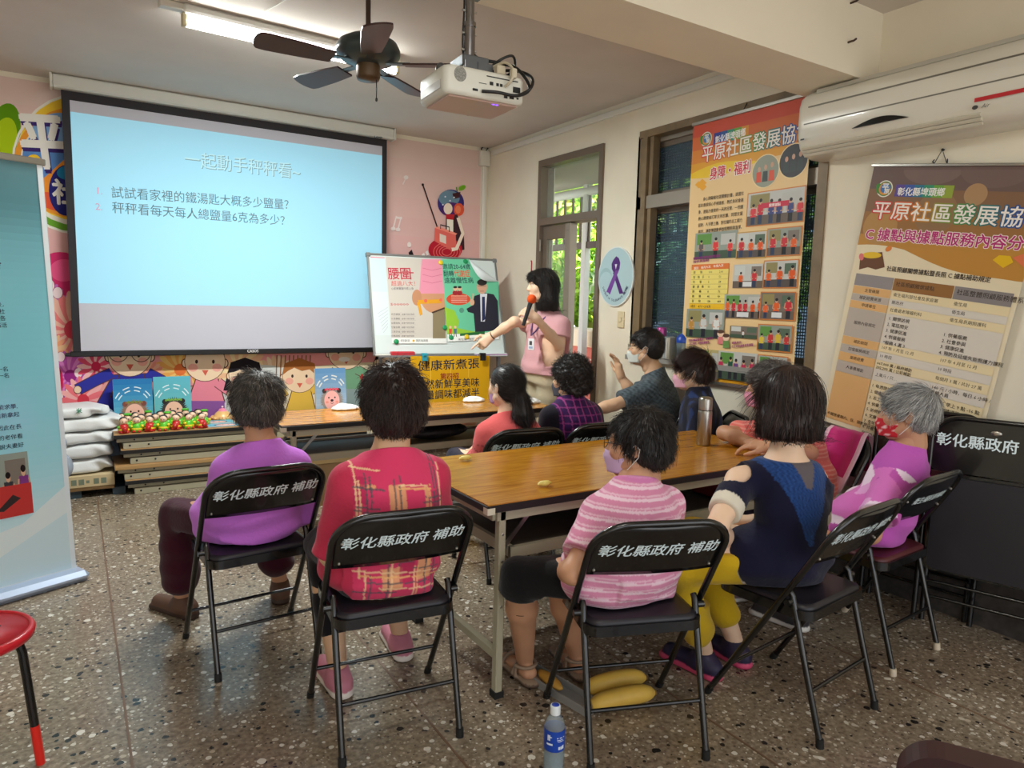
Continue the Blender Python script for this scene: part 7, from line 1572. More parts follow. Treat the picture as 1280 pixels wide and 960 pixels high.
    for s in (-1, 1):
        fr_ = shirt.get('sleeve', .6)
        if fr_ <= 0: continue
        F.cone(TR, S[s], .054*sc+off*.6, .049*sc+off, .04)
        e = AR[s]['e']; w = AR[s]['w']
        if fr_ <= 1:
            E = S[s]+(e-S[s])*fr_; F.cone(S[s], E+unit(e-S[s])*.03, .048*sc+off, (.046+.012*shirt.get('flare', 1))*sc+off*.8, .03); dd = unit(e-S[s]); F.plane(E, dd, np.minimum(E, E+dd*.13)-.085, np.maximum(E, E+dd*.13)+.085)
        else:
            E = e+(w-e)*(fr_-1); F.cone(S[s], e, .048*sc+off, .042*sc+off, .03); F.cone(e, E+unit(w-e)*.02, .042*sc+off, .034*sc+off, .02); dd = unit(w-e); F.plane(E, dd, E-.07, E+.07)
    if not stand:
        for s in (-1, 1):
            hp, kn = LG[s][:2]; F.cone(P0+up*.02-f*.01, hp+(kn-hp)*.16+up*.012, .122*sc, .100*sc+off, .03); F.cone(hp, hp+(kn-hp)*.15, .108*sc, .104*sc, .03)
        for cc, rad in shirt.get('cuts', []): F.ell(cc(dict(S=S, N=N, f=fsv, r=rs)), rad, .004, op='cut')
    if 'collar' in shirt:
        nd = unit(H-R[:, 1]*.03-N); F.cone(N-up*.01, N+nd*shirt['collar'], .058*sc+off*.5, .058*sc+off*.4, .02); F.plane(N+nd*shirt['collar'], nd, N-.12, N+.14)
    else:
        nd = unit(unit(H-R[:, 1]*.02-N)*.8+up*.2+shirt.get('scoop', .25)*fsv); F.plane(N+nd*shirt.get('neckh', .010), nd, N-V3(.11, .11, .04), N+V3(.11, .11, .16))
        if 'vneck' in shirt: F.ell(N+fsv*.10-up*.05, (.05, .05, .11), .01, op='cut')
    hz = shirt.get('hem', .462); F.plane((0, 0, hz), (0, 0, -1))
    am = shirt.get('fold', .005)
    def foldf(P):
        z = P[..., 2]; x = (P[..., :3]-base)@r; wz = np.clip((P0[2]+.22-z)/.25, 0, 1)
        wv = np.sin(z*62+2.2*np.sin(x*9+seed)+x*7)*wz+.6*np.sin(z*35-x*22+seed)*(1-wz)*.5
        return am*wv+am*.5*pnoise(P, 22, seed)
    F.fold(foldf)
    if not stand: F.plane((0, 0, .458), (0, 0, -1), k=.002)
    v, q = F.mesh(); fn = shirt['col']; col = fn(tolocal(v), dict(N=tolocal(N[None])[0], S={s: tolocal(S[s][None])[0] for s in S}, E={s: tolocal(AR[s]['e'][None])[0] for s in S}))
    put('shirt', v, q, col, base, M_CLOTH, o)
    # ---- trousers
    if pants:
        F = Field(lo, hi, .009); F.loft(secs(-.004, -.3, .04), .03); po = pants.get('off', .012)
        for s in (-1, 1):
            hp, kn, an, td = LG[s]; F.cone(hp, kn, .080*sc+po, .058*sc+po, .04)
            if pants['len'] > 1:
                E = kn+(an-kn)*(pants['len']-1); er = (.040+pants.get('wide', .008))*sc+po; cut = pants['len'] < 1.5; F.cone(kn, E+unit(an-kn)*(.02 if cut else -er*.6), .057*sc+po, er, .02)
                if cut: F.plane(E, unit(an-kn), E-.085, E+.085)
            else: E = hp+(kn-hp)*pants['len']; F.plane(E, unit(kn-hp), E-.13, E+.13)
        F.fold(lambda P: .003*np.sin(P[..., 2]*60+8*P[..., 0])+.003*pnoise(P, 25, seed+8)); F.plane(P0+up*.03, up)
        if not stand: F.plane((0, 0, .457), (0, 0, -1), P0-V3(.24, .24, .2), P0+V3(.24, .24, .2), k=.003)
        v, q = F.mesh(); pc = pants['col']; put('trousers', v, q, (pc(tolocal(v)) if callable(pc) else np.tile(lin(pc), (len(v), 1))), base, M_CLOTH, o)
    # ---- shoes
    if shoes:
        for s in (-1, 1):
            hp, kn, an, td = LG[s]; F = Field(an-V3(.22, .22, .1), an+V3(.22, .22, .12), .007); sd = np.cross(td, up); g0 = V3(an[0], an[1], 0)
            if shoes['kind'] == 'sneaker':
                F.cone(g0-td*.04+up*.042, g0+td*.15+up*.036, .042, .036, .02, flat=(up, .9)); F.cone(g0+up*.05, g0+up*.085, .043, .040, .03); F.cone(g0-td*.045+up*.012, g0+td*.165+up*.012, .042, .040, .01, flat=(up, .5)); F.plane(g0+up*.095, up); F.plane((0, 0, .001), -up)
                v, q = F.mesh(); z = v[:, 2]; col = np.where((z < .026)[:, None], lin(shoes.get('sole', (230, 226, 220))), lin(shoes['col']))
            else:
                F.cone(g0-td*.05+up*.012, g0+td*.16+up*.012, .042, .042, .01, flat=(up, .35)); F.plane((0, 0, .001), -up)
                for b_ in (.10, .02): 
                    for k in range(9):
                        t0 = -pi/2+pi*k/9; t1 = -pi/2+pi*(k+1)/9; p0 = g0+td*b_+sd*.042*sin(t0)+up*(.02+.040*cos(t0)); p1 = g0+td*b_+sd*.042*sin(t1)+up*(.02+.040*cos(t1)); F.cone(p0, p1, .0075, .0075, .004)
                for k in range(10):
                    t0 = -pi/2+pi*k/10; t1 = -pi/2+pi*(k+1)/10; F.cone(g0-td*.045*cos(t0)+sd*.042*sin(t0)+up*.065, g0-td*.045*cos(t1)+sd*.042*sin(t1)+up*.065, .007, .007, .004)
                for sg in (-1, 1): F.cone(g0+sd*.042*sg+up*.015, g0+sd*.042*sg+up*.065, .007, .007, .004)
                v, q = F.mesh(); z = v[:, 2]; col = np.where((z < .018)[:, None], lin(shoes.get('sole', (90, 70, 56))), lin(shoes['col']))
            put('shoe', v, q, col, base, M_SHOE, o)
    # ---- hair, mask, spectacles
    if hair:
        v, q, c = hair_mesh(H, R, hair, hair['cols'], sc, seed, hair.get('h', .006)); put('hair', v, q, c, base, M_HAIR, o)
    T = lambda *p: H+R@(np.array(p)*sc)
    if mask:
        v, q, c = mask_mesh(H, R, mask[0], sc, mask[1] if len(mask) > 1 else None); mo = put('mask', v, q, c, base, M_MASK, o)
        md = mo.modifiers.new('thick', 'SOLIDIFY'); md.thickness = .002
        for s in (-1, 1):
            mb = MB(); mb.tube([T(s*.066, .030, -.032)-base, T(s*.076, .01, -.02)-base, T(s*.088, -.012, .012)-base, T(s*.09, -.03, .0)-base, T(s*.085, -.025, -.03)-base, T(s*.07, .02, -.085)-base], .0014, 6)
            mb.build('ear_loop', mat('white_elastic', (232, 228, 226), rough=.8), o)
    if glasses:
        mb = MB()
        for s in (-1, 1):
            a = np.linspace(0, 2*pi, 20, endpoint=False); mb.tube([T(s*.034+.024*cos(t), .108-.006*abs(cos(t)), .0+.018*sin(t))-base for t in a], .0016, 6, closed=True)
            mb.tube([T(s*.057, .104, .006)-base, T(s*.074, .06, .008)-base, T(s*.083, .0, .006)-base, T(s*.084, -.02, -.012)-base], .0017, 6)
        mb.tube([T(-.011, .110, .004)-base, T(0, .113, .006)-base, T(.011, .110, .004)-base], .0014, 6); mb.build('spectacles', M_SPEC, o)
    return o, dict(H=H, R=R, N=N, S=S, AR=AR, T=T, base=base, r=r, f=f, rs=rs, fs=fsv, LG=LG)

# ---- hair styles (in head space: right, forward, up)
FACECUT = [((0, .115, -.045), (.085, .075, .098)), ((0, .13, .0), (.07, .06, .06))]
def short_wavy(cols, n=2600, curl=.35, L=.05, vol=0.0, nape=-.075, r=.0017, lump=.006):
    return dict(cols=cols, add=[((0, -.018, .034), (.090+vol, .108+vol, .094+vol)), ((0, -.045, -.025), (.083+vol, .075+vol, .070+vol))], cut=FACECUT, below=nape, lump=(lump, 55), whorl=(0, -.03, .12),
                strands=[dict(n=n, L=L, seg=6, r=r, curl=curl, bend=9.5, grav=0, lift=.22, pick=lambda q: q[:, 2] > -.02), dict(n=n//2, L=L*.5, seg=5, r=r*.9, curl=curl, bend=9, lift=.2, pick=lambda q: q[:, 2] < .0, s=6), dict(n=n//3, L=L*.6, seg=5, r=r*.8, curl=curl*1.4, bend=5, lift=.4, s=5)])
def curly(cols, n=4200):
    return dict(cols=cols, add=[((0, -.015, .036), (.100, .112, .104)), ((0, -.045, -.03), (.092, .078, .075))], cut=FACECUT, below=-.08, lump=(.009, 90), strands=[dict(n=n, L=.04, seg=7, r=.0018, curl=.95, mode='rand', bend=3, lift=.5)])
def short_straight(cols, n=2600, L=.055, top=0.0, nape=-.07, lift=.15):
    return dict(cols=cols, add=[((0, -.016, .036), (.083, .104, .088+top)), ((0, -.05, -.02), (.074, .066, .065))], cut=FACECUT, below=nape, lump=(.004, 60), whorl=(.01, -.075, .095),
                strands=[dict(n=n, L=L, seg=5, r=.0014, bend=9.5, grav=1, lift=lift, pick=lambda q: q[:, 2] > -.01), dict(n=n//2, L=L*.5, seg=4, r=.0013, bend=10, lift=.06, pick=lambda q: q[:, 2] < .01, s=6), dict(n=n//8, L=L*.6, seg=4, r=.0011, bend=5, lift=.3, curl=.12, s=7)])
def bob(cols, n=3400, down=-.115, w=.0, L=.14):
    return dict(cols=cols, add=[((0, -.014, .036), (.090+w, .108+w, .094+w)), ((0, -.022, -.035), (.100+w, .098+w, .085)), ((0, -.025, -.075), (.104+w, .092+w, .055))], cut=[((0, .125, -.06), (.072, .095, .15))], below=down, lump=(.004, 45), whorl=(0, -.01, .13), ext=.2,
                strands=[dict(n=n, L=L, seg=8, r=.0016, bend=7.5, grav=8, lift=.0), dict(n=n//2, L=.06, seg=5, r=.0015, mode='down', bend=3, grav=4, lift=.1, pick=lambda L_: L_[:, 2] < -.02, s=4)])
BLACKH = [(26, 22, 22), (34, 28, 27), (20, 18, 19), (44, 38, 36)]; DARKBR = [(40, 27, 24), (56, 38, 32), (28, 20, 20), (66, 46, 40)]
GREYDK = [(72, 66, 62), (104, 96, 90), (48, 43, 40), (136, 128, 120), (36, 32, 30)]; GREY = [(110, 104, 100), (150, 146, 142), (84, 80, 78), (64, 60, 58)]; SILVER = [(176, 176, 174), (206, 206, 204), (140, 140, 140), (224, 224, 222), (110, 110, 112)]
def cl(p, base, amt=.04, seed=0): return np.tile(lin(base), (len(p), 1))*(1+amt*pnoise(p, 14, seed))[:, None]
def blend(c, m, col, a=1.0): c[m] = c[m]*(1-a)+lin(col)*a; return c
def band(x, c, w): return np.abs(x-c) < w
PEEPS = {}
# 1 plain purple tee
def col1(p, J):
    c = cl(p, (204, 118, 226)); x, y, z = p.T; z0 = J['N'][2]-.155
    back = y < J['N'][1]
    def ring(cx, cz, rx, rz, w=.0045): d = np.sqrt(((x-cx)/rx)**2+((z-cz)/rz)**2); return back & (np.abs(d-1)*min(rx, rz) < w)
    m = ring(.035, z0, .035, .026)|ring(-.03, z0-.022, .028, .012)|ring(.06, z0-.03, .04, .014)
    return blend(c, m, (236, 206, 240), .9)
PEEPS[1] = person('person in a plain purple tee and maroon trousers, dark grey wavy hair, seen from behind', (.598, 2.925), 0, (327, 554, 2.90), (320, 504, 2.93), -2, .0, sh=.128, skin='tan', g=1.03,
    shirt=dict(col=col1, sleeve=.98, off=.016, fold=.006, flare=.2), pants=dict(col=(62, 18, 34), len=1.86, wide=.03), shoes=dict(kind='sneaker', col=(92, 62, 46), sole=(60, 40, 30)), hair=short_wavy(GREYDK, vol=.008, n=3800, r=.0014),
    legs={-1: ((-.25, .30, .50), at(228, 745, z=.09), V3(-.5, .8, 0)), 1: ((.13, .38, .50), at(350, 727, z=.085), V3(.2, 1, 0))}, seed=3, arms=None)
# 2 pink plaid blouse
def col3(p, J):
    x, y, z = p.T; z = np.where(p[:, 2] > .655, p[:, 2]-.10, p[:, 2]); c = cl(p, (216, 62, 104)); u = x+.25*y*0; v = z
    sl = (x > J['S'][1][0]+.012)|(x < J['S'][-1][0]-.012)
    def R_(a, b, u0, v0): return (u > a) & (u < b) & (v > u0) & (v < v0)
    for k, (a, b, u0, v0) in enumerate(((-.03, .025, .675, .755), (-.14, -.09, .62, .66), (.09, .105, .60, .74), (-.05, .02, .50, .58), (.07, .12, .52, .60), (-.15, -.07, .745, .757))): blend(c, R_(a, b, u0, v0), (230, 168, 120), .85)
    for a, b, u0, v0 in ((-.16, -.10, .70, .78), (.01, .06, .52, .62), (.12, .17, .64, .72)): blend(c, R_(a, b, u0, v0), (186, 44, 88), .8)
    def ln(v, c0, w, lim, cc): return blend(c, band(v, c0, w) & lim, cc, .85)
    GY, CR, OR = (74, 84, 92), (244, 206, 160), (238, 184, 120)
    for xc, a_, b_, cc in ((-.010, .60, .77, GY), (.008, .58, .78, GY), (-.098, .60, .79, GY), (-.085, .62, .78, GY), (-.118, .55, .77, CR), (.128, .60, .86, GY), (.140, .62, .84, GY), (.112, .56, .74, OR), (-.128, .66, .84, CR), (.152, .58, .80, CR), (-.03, .46, .60, GY), (-.018, .46, .60, CR), (.06, .46, .58, CR), (.072, .46, .58, OR), (.10, .46, .60, GY), (.13, .46, .60, GY), (-.10, .46, .58, CR), (-.085, .46, .56, GY)): ln(x, xc, .0026, (z > a_) & (z < b_), cc)
    for zc, a_, b_, cc in ((.79, -.14, -.05, CR), (.735, -.14, -.04, GY), (.752, .0, .10, CR), (.742, .0, .12, OR), (.675, -.13, -.06, GY), (.662, -.14, .02, GY), (.645, .02, .14, CR), (.70, .08, .16, GY), (.715, .09, .17, GY), (.60, -.10, .06, GY), (.56, -.14, .15, CR), (.545, -.12, .15, OR), (.525, -.10, .12, GY), (.505, -.06, .15, CR), (.575, .05, .15, GY), (.49, -.14, .0, GY)): ln(z+.12*x, zc, .0026, (x > a_) & (x < b_), cc)
    return np.where(sl[:, None], cl(p, (196, 52, 84)), c)
PEEPS[3] = person('person in a pink plaid blouse with orange patches, short dark brown hair, seen from behind', (.877, 2.185), 6, (488, 562, 2.155), (490, 506, 2.19), 8, .03, sh=.136, skin='mid', g=1.03,
    shirt=dict(col=col3, sleeve=.99, off=.018, fold=.005, h=.0055, flare=.3, neckh=-.002), pants=dict(col=(24, 22, 26), len=1.72), shoes=dict(kind='sneaker', col=(196, 122, 140), sole=(232, 222, 214)),
    hair=short_wavy(DARKBR, vol=.014, n=4200, curl=.25, L=.05, nape=-.092), legs={-1: ((-.13, .38, .5), at(422, 835, z=.085), V3(-.05, 1, 0)), 1: ((.11, .40, .5), at(500, 792, z=.085), V3(.1, 1, 0))}, seed=5)
# 3 pink striped tee
def col9(p, J):
    x, y, z = p.T; c = cl(p, (216, 138, 172)); zz = z+.05*x
    for k in range(16):
        zc = .46+k*.032; blend(c, band(zz, zc, .0042), (240, 214, 226), .85); blend(c, band(zz, zc+.010, .0025), (236, 200, 216), .7)
    nk = (np.hypot(x-J['N'][0], y-J['N'][1]) < .075) & (z > J['N'][2]-.03); return blend(c, nk, (206, 120, 176), .8)
PEEPS[9] = person('person in a pink and white striped tee, black trousers and sandals, wearing a lilac mask', (1.567, 1.715), 4, (793, 600, 1.75), (797, 555, 1.775), -34, -.02, .0, sh=.136, skin='tan', g=.94,
    shirt=dict(col=col9, sleeve=.72, off=.016, fold=.0045, h=.0055, hem=.462), pants=dict(col=(14, 14, 16), len=1.12, wide=.03), shoes=dict(kind='sandal', col=(150, 128, 108)), mask=((204, 176, 214),), glasses=True,
    hair=short_wavy(BLACKH, vol=-.002, n=3000, curl=.16, L=.05, nape=-.07), hip_w=.165, seed=8,
    legs={-1: (at(650, 722, z=.485), at(656, 822, z=.085), V3(.0, 1, 0)), 1: (at(700, 722, z=.485), at(720, 815, z=.085), V3(.2, 1, 0))},
    arms={-1: dict(e=at(716, 716, Y=1.69), w=at(706, 712, Y=1.86), h=(V3(-.15, .9, -.1), V3(.1, 0, -1), .4))})
# 4 navy top with lace, yellow trousers
def col10(p, J):
    x, y, z = p.T; c = cl(p, (22, 22, 48)); N_ = J['N']; xb = x-N_[0]; h = N_[2]-z; back = y < N_[1]+.05
    lace = back & (h > -.02) & (h < .30) & (np.abs(xb) < .125*(1-h/.31)+.004)
    t = .5+.5*np.sin(x*420+3*np.sin(z*300))*np.sin(z*380); c = np.where(lace[:, None], (lin((34, 64, 118))*(.55+.9*t[:, None])), c)
    inner = back & (h > -.02) & (h < .10) & (np.abs(xb) < .05*(1-h/.13)); c = np.where(inner[:, None], lin((96, 88, 92)), c)
    for s in (-1, 1):
        S_, E_ = J['S'][s], J['E'][s]; ax = unit(E_-S_); q = (p-S_)@ax; far = np.linalg.norm(p-S_-q[:, None]*ax, axis=1) < .085; L_ = np.linalg.norm(E_-S_)
        blend(c, far & (q > L_*.46) & (s*(x-S_[0]) > -.045), (222, 214, 196), 1)
        blend(c, (z < .545) & (s < 0) & (x < -.158) & (y > -.02) & (z > .46), (222, 214, 196), .9)
    return c
o10, J10 = person('person in a navy cold-shoulder top with blue lace back and yellow trousers', (2.19, 1.555), 8, (982, 567, 1.575), (984, 502, 1.60), 16, .02, sh=.118, sadj={-1: (.045, .03)}, skin='light', g=.80, twist=20,
    shirt=dict(col=col10, sleeve=.64, off=.013, flare=.0, fold=.004, h=.0065, scoop=-.05, neckh=-.018, cuts=[(lambda J: J['S'][-1]-J['r']*.035+V3(0, 0, .035), (.060, .07, .056)), (lambda J: J['S'][1]+J['r']*.035+V3(0, 0, .035), (.060, .07, .056))]), pants=dict(col=(206, 170, 30), len=1.84, wide=.012), shoes=dict(kind='sneaker', col=(38, 30, 62), sole=(206, 70, 110)), hair=bob(DARKBR, w=.006), seed=12,
    legs={-1: (at(846, 704, z=.515), at(880, 812, z=.10), V3(-.15, 1, 0)), 1: ((-.10, .40, .51), at(918, 800, z=.09), V3(0, 1, 0))},
    arms={-1: dict(e=at(893, 664, Y=1.56), w=at(915, 676, Y=1.75), h=(V3(.5, .8, -.1), V3(0, -.2, -1), .4))})
PEEPS[10] = (o10, J10)
# cold-shoulder opening: bare shoulder skin shows through as a smooth cap lying over the top
# 5 silver hair, purple shirt
def col11(p, J):
    x, y, z = p.T; c = cl(p, (196, 92, 190))
    rg = np.random.default_rng(4); pts = rg.uniform(-.3, .3, (260, 3))+np.array([0, 0, .75]); cc = rg.integers(0, 4, 260)
    pal = np.array([lin(k) for k in ((222, 120, 200), (250, 226, 246), (200, 90, 180), (236, 170, 224))])
    sl = (x < J['S'][-1][0]+.028)|(x > J['S'][1][0]-.028)|((y > J['N'][1]+.06) & (z < J['N'][2]-.05))
    sl[:] = False
    for s in (-1, 1):
        S_, E_ = J['S'][s], J['E'][s]; ax = unit(E_-S_); q = (p-S_)@ax; sl |= (q > .015) & (np.linalg.norm(p-S_-q[:, None]*ax, axis=1) < .092) & (s*(x-S_[0]) > -.05)
    sl |= (y > J['N'][1]+.075) & (z < J['N'][2]-.06)
    i = np.nonzero(sl)[0]
    if len(i): d = ((p[i][:, None, :]-pts[None])**2).sum(2); c[i] = pal[cc[d.argmin(1)]]
    return c
PEEPS[11] = person('silver-haired person in a purple polo with patterned sleeves, wearing a red mask', (2.93, 1.655), -16, (1131, 562, 1.60), (1134, 517, 1.605), -27, .03, sh=.130, skin='tan', g=.92,
    shirt=dict(col=col11, sleeve=.70, off=.016, flare=1.4, collar=.03, h=.0065), pants=dict(col=(40, 34, 44), len=1.85), shoes=dict(kind='sneaker', col=(60, 56, 60)), legs={-1: ((-.10, .33, .5), (-.12, .28, .085), V3(-.2, 1, 0)), 1: ((.06, .33, .5), (.05, .28, .085), V3(-.1, 1, 0))}, hair=short_straight(SILVER, n=4200, L=.06, top=.004, lift=.08), seed=14,
    mask=((196, 30, 44), lambda L: np.where(((np.sin(L[:, 0]*170)*np.sin(L[:, 2]*190+L[:, 0]*60)) > .55)[:, None], lin((236, 200, 200)), lin((196, 30, 44)))),
    arms={-1: dict(e=at(1088, 668, Y=1.50), w=at(1050, 662, Y=1.72), h=(V3(-.5, .8, -.1), V3(0, 0, -1), .4)), 1: dict(e=at(1098, 618, Y=1.80), w=at(1036, 636, Y=1.86), h=(V3(-.9, .1, -.25), V3(0, 0, -1), .35))})
# 6 ponytail, coral
PONY = dict(cols=BLACKH, add=[((0, -.014, .034), (.083, .100, .086)), ((0, -.045, -.02), (.076, .07, .07)), ((0, -.115, -.055), (.035, .035, .035))], cones=[((0, -.125, -.065), (0, -.135, -.14), .042, .05), ((0, -.135, -.14), (.01, -.125, -.235), .05, .018)], cut=FACECUT, lump=(.002, 40), whorl=(0, .10, .06), ext=.27,
            strands=[dict(n=2600, L=.085, seg=6, r=.0012, mode='left', v=(0, -1, -.35), bend=8, lift=.03, pick=lambda L: L[:, 1] > -.10), dict(n=1500, L=.09, seg=6, r=.0013, mode='down', grav=2, bend=2, lift=.05, pick=lambda L: L[:, 1] < -.09)])
def col4(p, J):
    c = cl(p, (218, 96, 96)); x, y, z = p.T; sl = (x < -abs(J['S'][1][0])-.02) & (z < J['S'][-1][2]-.04); m = sl & (np.sin(x*200+z*90)*np.sin(z*230-y*120) > .35); return blend(c, m, (150, 50, 52), .8)
o4, J4 = person('person in a coral top with a long black ponytail, seen from behind', (1.99, 3.20), 4, (636, 518, 3.20), (632, 482, 3.235), -12, .03, sh=.124, skin='light', g=1.0,
    shirt=dict(col=col4, sleeve=.99, off=.018, flare=.8), pants=dict(col=(40, 40, 56), len=1.85), shoes=dict(kind='sneaker', col=(90, 80, 80)), mask=((190, 150, 196),), hair=PONY, seed=17)
mb = MB()
for k in range(7): a = -.6+.2*k; p = J4['T'](.030*sin(a), -.128-.022*cos(a), -.048+.006*(k % 2)); mb.ell(p-J4['base'], (.0075, .0075, .0075))
mb.build('hair_tie', mat('pearl_white', (236, 230, 236), rough=.25), o4)
# 7 purple checked vest, curly hair
def col5(p, J):
    x, y, z = p.T; c = cl(p, (52, 22, 74)); t = np.sin(x*95)*np.sin(z*95); c = c*(1+.35*(t > .2))[:, None]
    for k in range(-5, 6): blend(c, band(x+.12*(z-.7)*0, k*.042, .0032), (176, 70, 140), .75); blend(c, band(z, .74+k*.042, .0032), (150, 60, 130), .65)
    sl = (x > J['S'][1][0]+.006)|(x < J['S'][-1][0]-.006); return np.where(sl[:, None], cl(p, (26, 22, 34)), c)
PEEPS[5] = person('person in a purple checked vest over dark sleeves, curly black hair', (2.455, 3.19), 0, (714, 498, 3.18), (713, 474, 3.205), -24, .03, sh=.136, skin='mid', g=1.03,
    shirt=dict(col=col5, sleeve=.80, off=.016, h=.0065), pants=dict(col=(30, 28, 36), len=1.85), shoes=dict(kind='sneaker', col=(60, 50, 60)), hair=curly(BLACKH), mask=((70, 74, 84),), glasses=False, seed=21)
# 8 man, grey tee
def col6(p, J): return np.tile(lin((78, 90, 98)), (len(p), 1))*(1+.55*pnoise(p*np.array([1, 1, 1.6]), 260, 2))[:, None]
PEEPS[6] = person('man in a mottled grey tee with short black hair and glasses, one hand raised', (3.29, 3.47), -34, (818, 465, 3.44), (807, 434, 3.49), -38, .0, sh=.150, skin='mid', g=1.06, sc=1.04, male=True, kypho=.045,
    shirt=dict(col=col6, sleeve=.78, off=.016, h=.0065), pants=dict(col=(44, 46, 54), len=1.88), shoes=dict(kind='sneaker', col=(70, 70, 74)), hair=short_straight(BLACKH, n=2400, L=.035, lift=.3), mask=((214, 220, 214),), glasses=True, seed=24, belly=.02,
    arms={-1: dict(e=at(768, 506, Y=3.40), w=at(741, 513, Y=3.46), h=(V3(-.9, .1, -.3), V3(0, 0, -1), .4)), 1: dict(e=at(790, 492, Y=3.68), w=at(776, 470, Y=3.74), h=(V3(-.25, .1, .95), V3(-.95, .2, -.1), .28), kw=dict(thumb=.1))})
# 9 navy patterned shirt
def col7(p, J): t = pnoise(p*np.array([1, 1, .35]), 120, 3); return np.where((t > .35)[:, None], lin((34, 52, 96)), np.where((t < -.45)[:, None], lin((20, 22, 30)), lin((26, 28, 46))))
PEEPS[7] = person('person in a dark navy patterned shirt with brown-black hair and a pink mask', (3.19, 2.96), -50, (873, 489, 2.955), (866, 464, 2.99), -38, .02, sh=.152, skin='light', g=1.0,
    shirt=dict(col=col7, sleeve=1.0, off=.016, collar=.03, vneck=1, flare=.5), pants=dict(col=(30, 30, 38), len=1.85), shoes=dict(kind='sneaker', col=(60, 56, 60)), hair=short_straight(DARKBR+[(70, 36, 30)], n=3600, L=.085, top=.012, nape=-.085), mask=((228, 170, 190),), glasses=False, seed=27)
# 10 grey hair, coral stripes, arms folded on the table
def col8(p, J):
    x, y, z = p.T; c = cl(p, (232, 120, 112))
    for k in range(20): blend(c, band(z, .50+k*.021, .0028), (244, 176, 160), .8)
    return c
PEEPS[8] = person('grey-haired person in a coral striped top leaning folded arms on the varnished table', (3.19, 2.225), -78, (968, 524, 2.30), (961, 484, 2.33), -45, -.06, sh=.142, skin='tan', g=1.05,
    shirt=dict(col=col8, sleeve=.62, off=.016, h=.0065), pants=dict(col=(60, 56, 70), len=1.85), shoes=dict(kind='sneaker', col=(120, 100, 100)), hair=short_wavy(GREY, vol=.014, n=3400, curl=.3), mask=((226, 150, 176),), seed=31,
    arms={1: dict(e=at(905, 541, z=.79), w=at(944, 556, z=.772), h=(V3(.25, -.9, -.10), V3(0, 0, -1), .40)), -1: dict(e=at(1012, 566, Y=2.04), w=at(962, 558, z=.80), h=(V3(-.35, .85, -.05), V3(.2, 0, -1), .4))})
# the presenter
def colP(p, J): return cl(p, (212, 160, 166))
PHAIR = dict(cols=BLACKH, add=[((0, -.010, .036), (.088, .106, .092)), ((0, -.03, -.04), (.094, .085, .10)), ((0, -.04, -.11), (.096, .075, .075)), ((0, .070, .068), (.070, .034, .030))], cut=[((0, .115, -.075), (.085, .092, .108))], below=-.165, lump=(.003, 40), whorl=(0, .01, .13), ext=.24,
             strands=[dict(n=3000, L=.13, seg=8, r=.0015, bend=6, grav=8, lift=.03, pick=lambda q: q[:, 1] < .035), dict(n=700, L=.05, seg=5, r=.0014, bend=8, lift=.03, mode='whorl', pick=lambda q: (q[:, 1] > .035) & (q[:, 2] > .03), s=8), dict(n=1200, L=.09, seg=6, r=.0016, mode='down', bend=1, grav=3, lift=.12, pick=lambda L: L[:, 2] < -.05)])
SX, SY = 3.10, 4.46
oP, JP = person('standing presenter in a pink polo pointing at the board, microphone in hand', (SX, SY), -92, (687, 388, 4.455), (678, 357, 4.44), -68, -.10, sh=.146, skin='light', g=1.05, sc=1.06, stand=True, pel=.93, kypho=.015,
    shirt=dict(col=colP, sleeve=.62, off=.016, collar=.03, hem=.90, fold=.005), pants=dict(col=(190, 176, 148), len=1.9, wide=.05, off=.02), shoes=dict(kind='sneaker', col=(200, 196, 190)), hair=PHAIR, seed=40,
    arms={1: dict(e=at(643, 402, Y=4.58), w=at(613, 421, Y=4.72), h=(V3(-.75, .1, -.65), V3(.2, .9, -.4), [.05, 1.2, 1.25, 1.3])), -1: dict(e=at(699, 431, Y=4.28), w=at(671, 399, Y=4.20), h=(V3(-.72, .05, .45), V3(-.35, .35, .15), [1.0, 1.05, 1.1, 1.15]), kw=dict(thumb=.8))})
PEEPS[0] = (oP, JP)
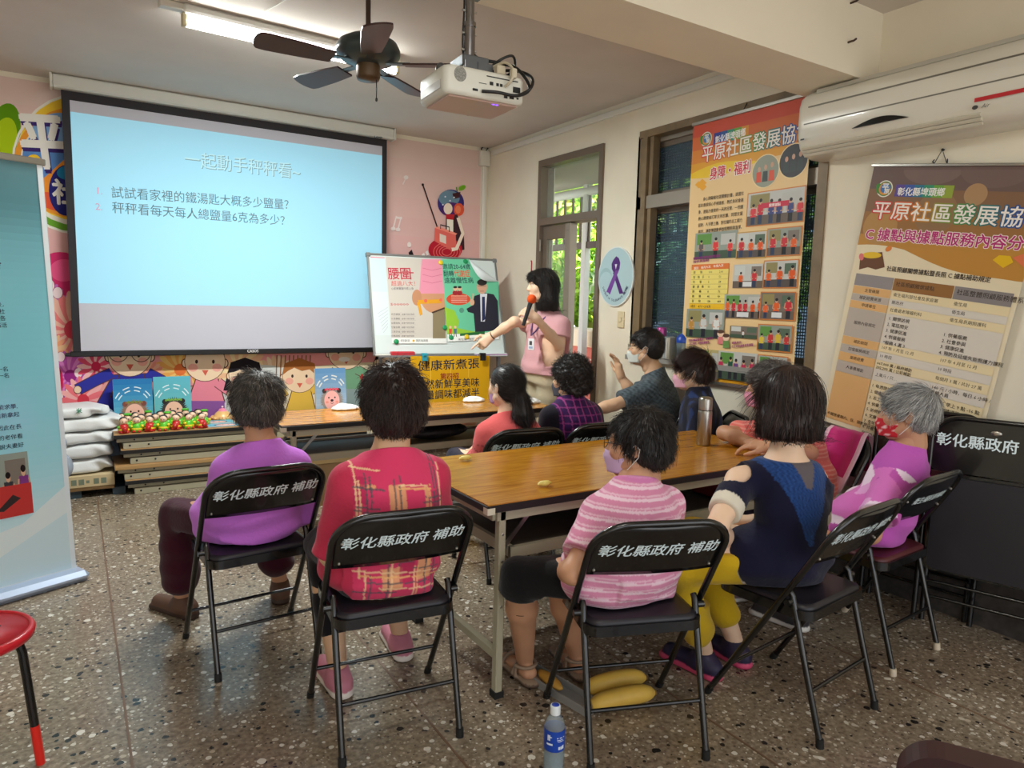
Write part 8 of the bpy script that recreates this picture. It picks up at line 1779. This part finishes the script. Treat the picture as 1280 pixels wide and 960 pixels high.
mb = MB(); w = JP['AR'][1]['w']; e = JP['AR'][1]['e']; d = unit(e-w); u = unit(np.cross(d, (0, 0, 1))); t = np.cross(d, u)
mb.tube([w+d*.02+(u*cos(a)+t*sin(a))*.029-JP['base'] for a in np.linspace(0, 2*pi, 16, endpoint=False)], .004, 6, closed=True); mb.build('bracelet', M_BLACK, oP)
# lanyard and badge
mb = MB(); N = JP['N']; fs, rs = JP['fs'], JP['rs']
chest = at(664, 419, Y=4.33)
for s in (-1, 1): mb.tube([N+rs*s*.06+V3(0, 0, .01)-JP['base'], N+rs*s*.065+fs*.10-V3(0, 0, .06)-JP['base'], N+rs*s*.03+fs*.15-V3(0, 0, .16)-JP['base'], chest+V3(0, 0, .0)-JP['base']], .006, 6)
mb.build('lanyard', mat('purple_ribbon', (92, 70, 120), rough=.7), oP)
bd = at(664, 430, Y=4.32); rr_, ff_ = frame(radians(-100)); mb = MB(); M4 = np.eye(4); M4[:3, 0] = rr_; M4[:3, 1] = ff_; M4[:3, 2] = (0, 0, 1); M4[:3, 3] = bd-JP['base']
mb.box((-.032, -.003, -.045), (.032, .003, .04), 0, tuple(lin((226, 228, 232))), M4, .002); mb.box((-.012, .003, -.008), (.016, .0042, .022), 0, tuple(lin((70, 66, 72))), M4); mb.box((-.02, .003, -.034), (.02, .0042, -.018), 0, tuple(lin((150, 170, 200))), M4)
mb.build('name_badge', mat('badge_print', vcol=True, rough=.35), oP, vcol=True)
# microphone in her left hand
mic = empty('microphone', tuple(at(655, 405, Y=4.17)), label='black handheld microphone with an orange foam ball, held by the presenter', cat='microphone')
A_ = at(654, 407, Y=4.17)-np.array(mic.location); B_ = at(664, 376, Y=4.15)-np.array(mic.location)
m = MB(); d = unit(B_-A_); m.tube([A_, A_+d*.12, B_], [.013, .015, .018], 14); m.build('body', M_BLACK, mic)
m = MB(); m.ell(B_+d*.012, (.034, .034, .034), n=18, m=12); m.build('foam_ball', mat('orange_foam', (226, 84, 24), rough=.95, bump=(300, .8, .004)), mic)
# bare shoulders of the cold-shoulder top: skin-coloured caps are part of the body, the cloth opens over them
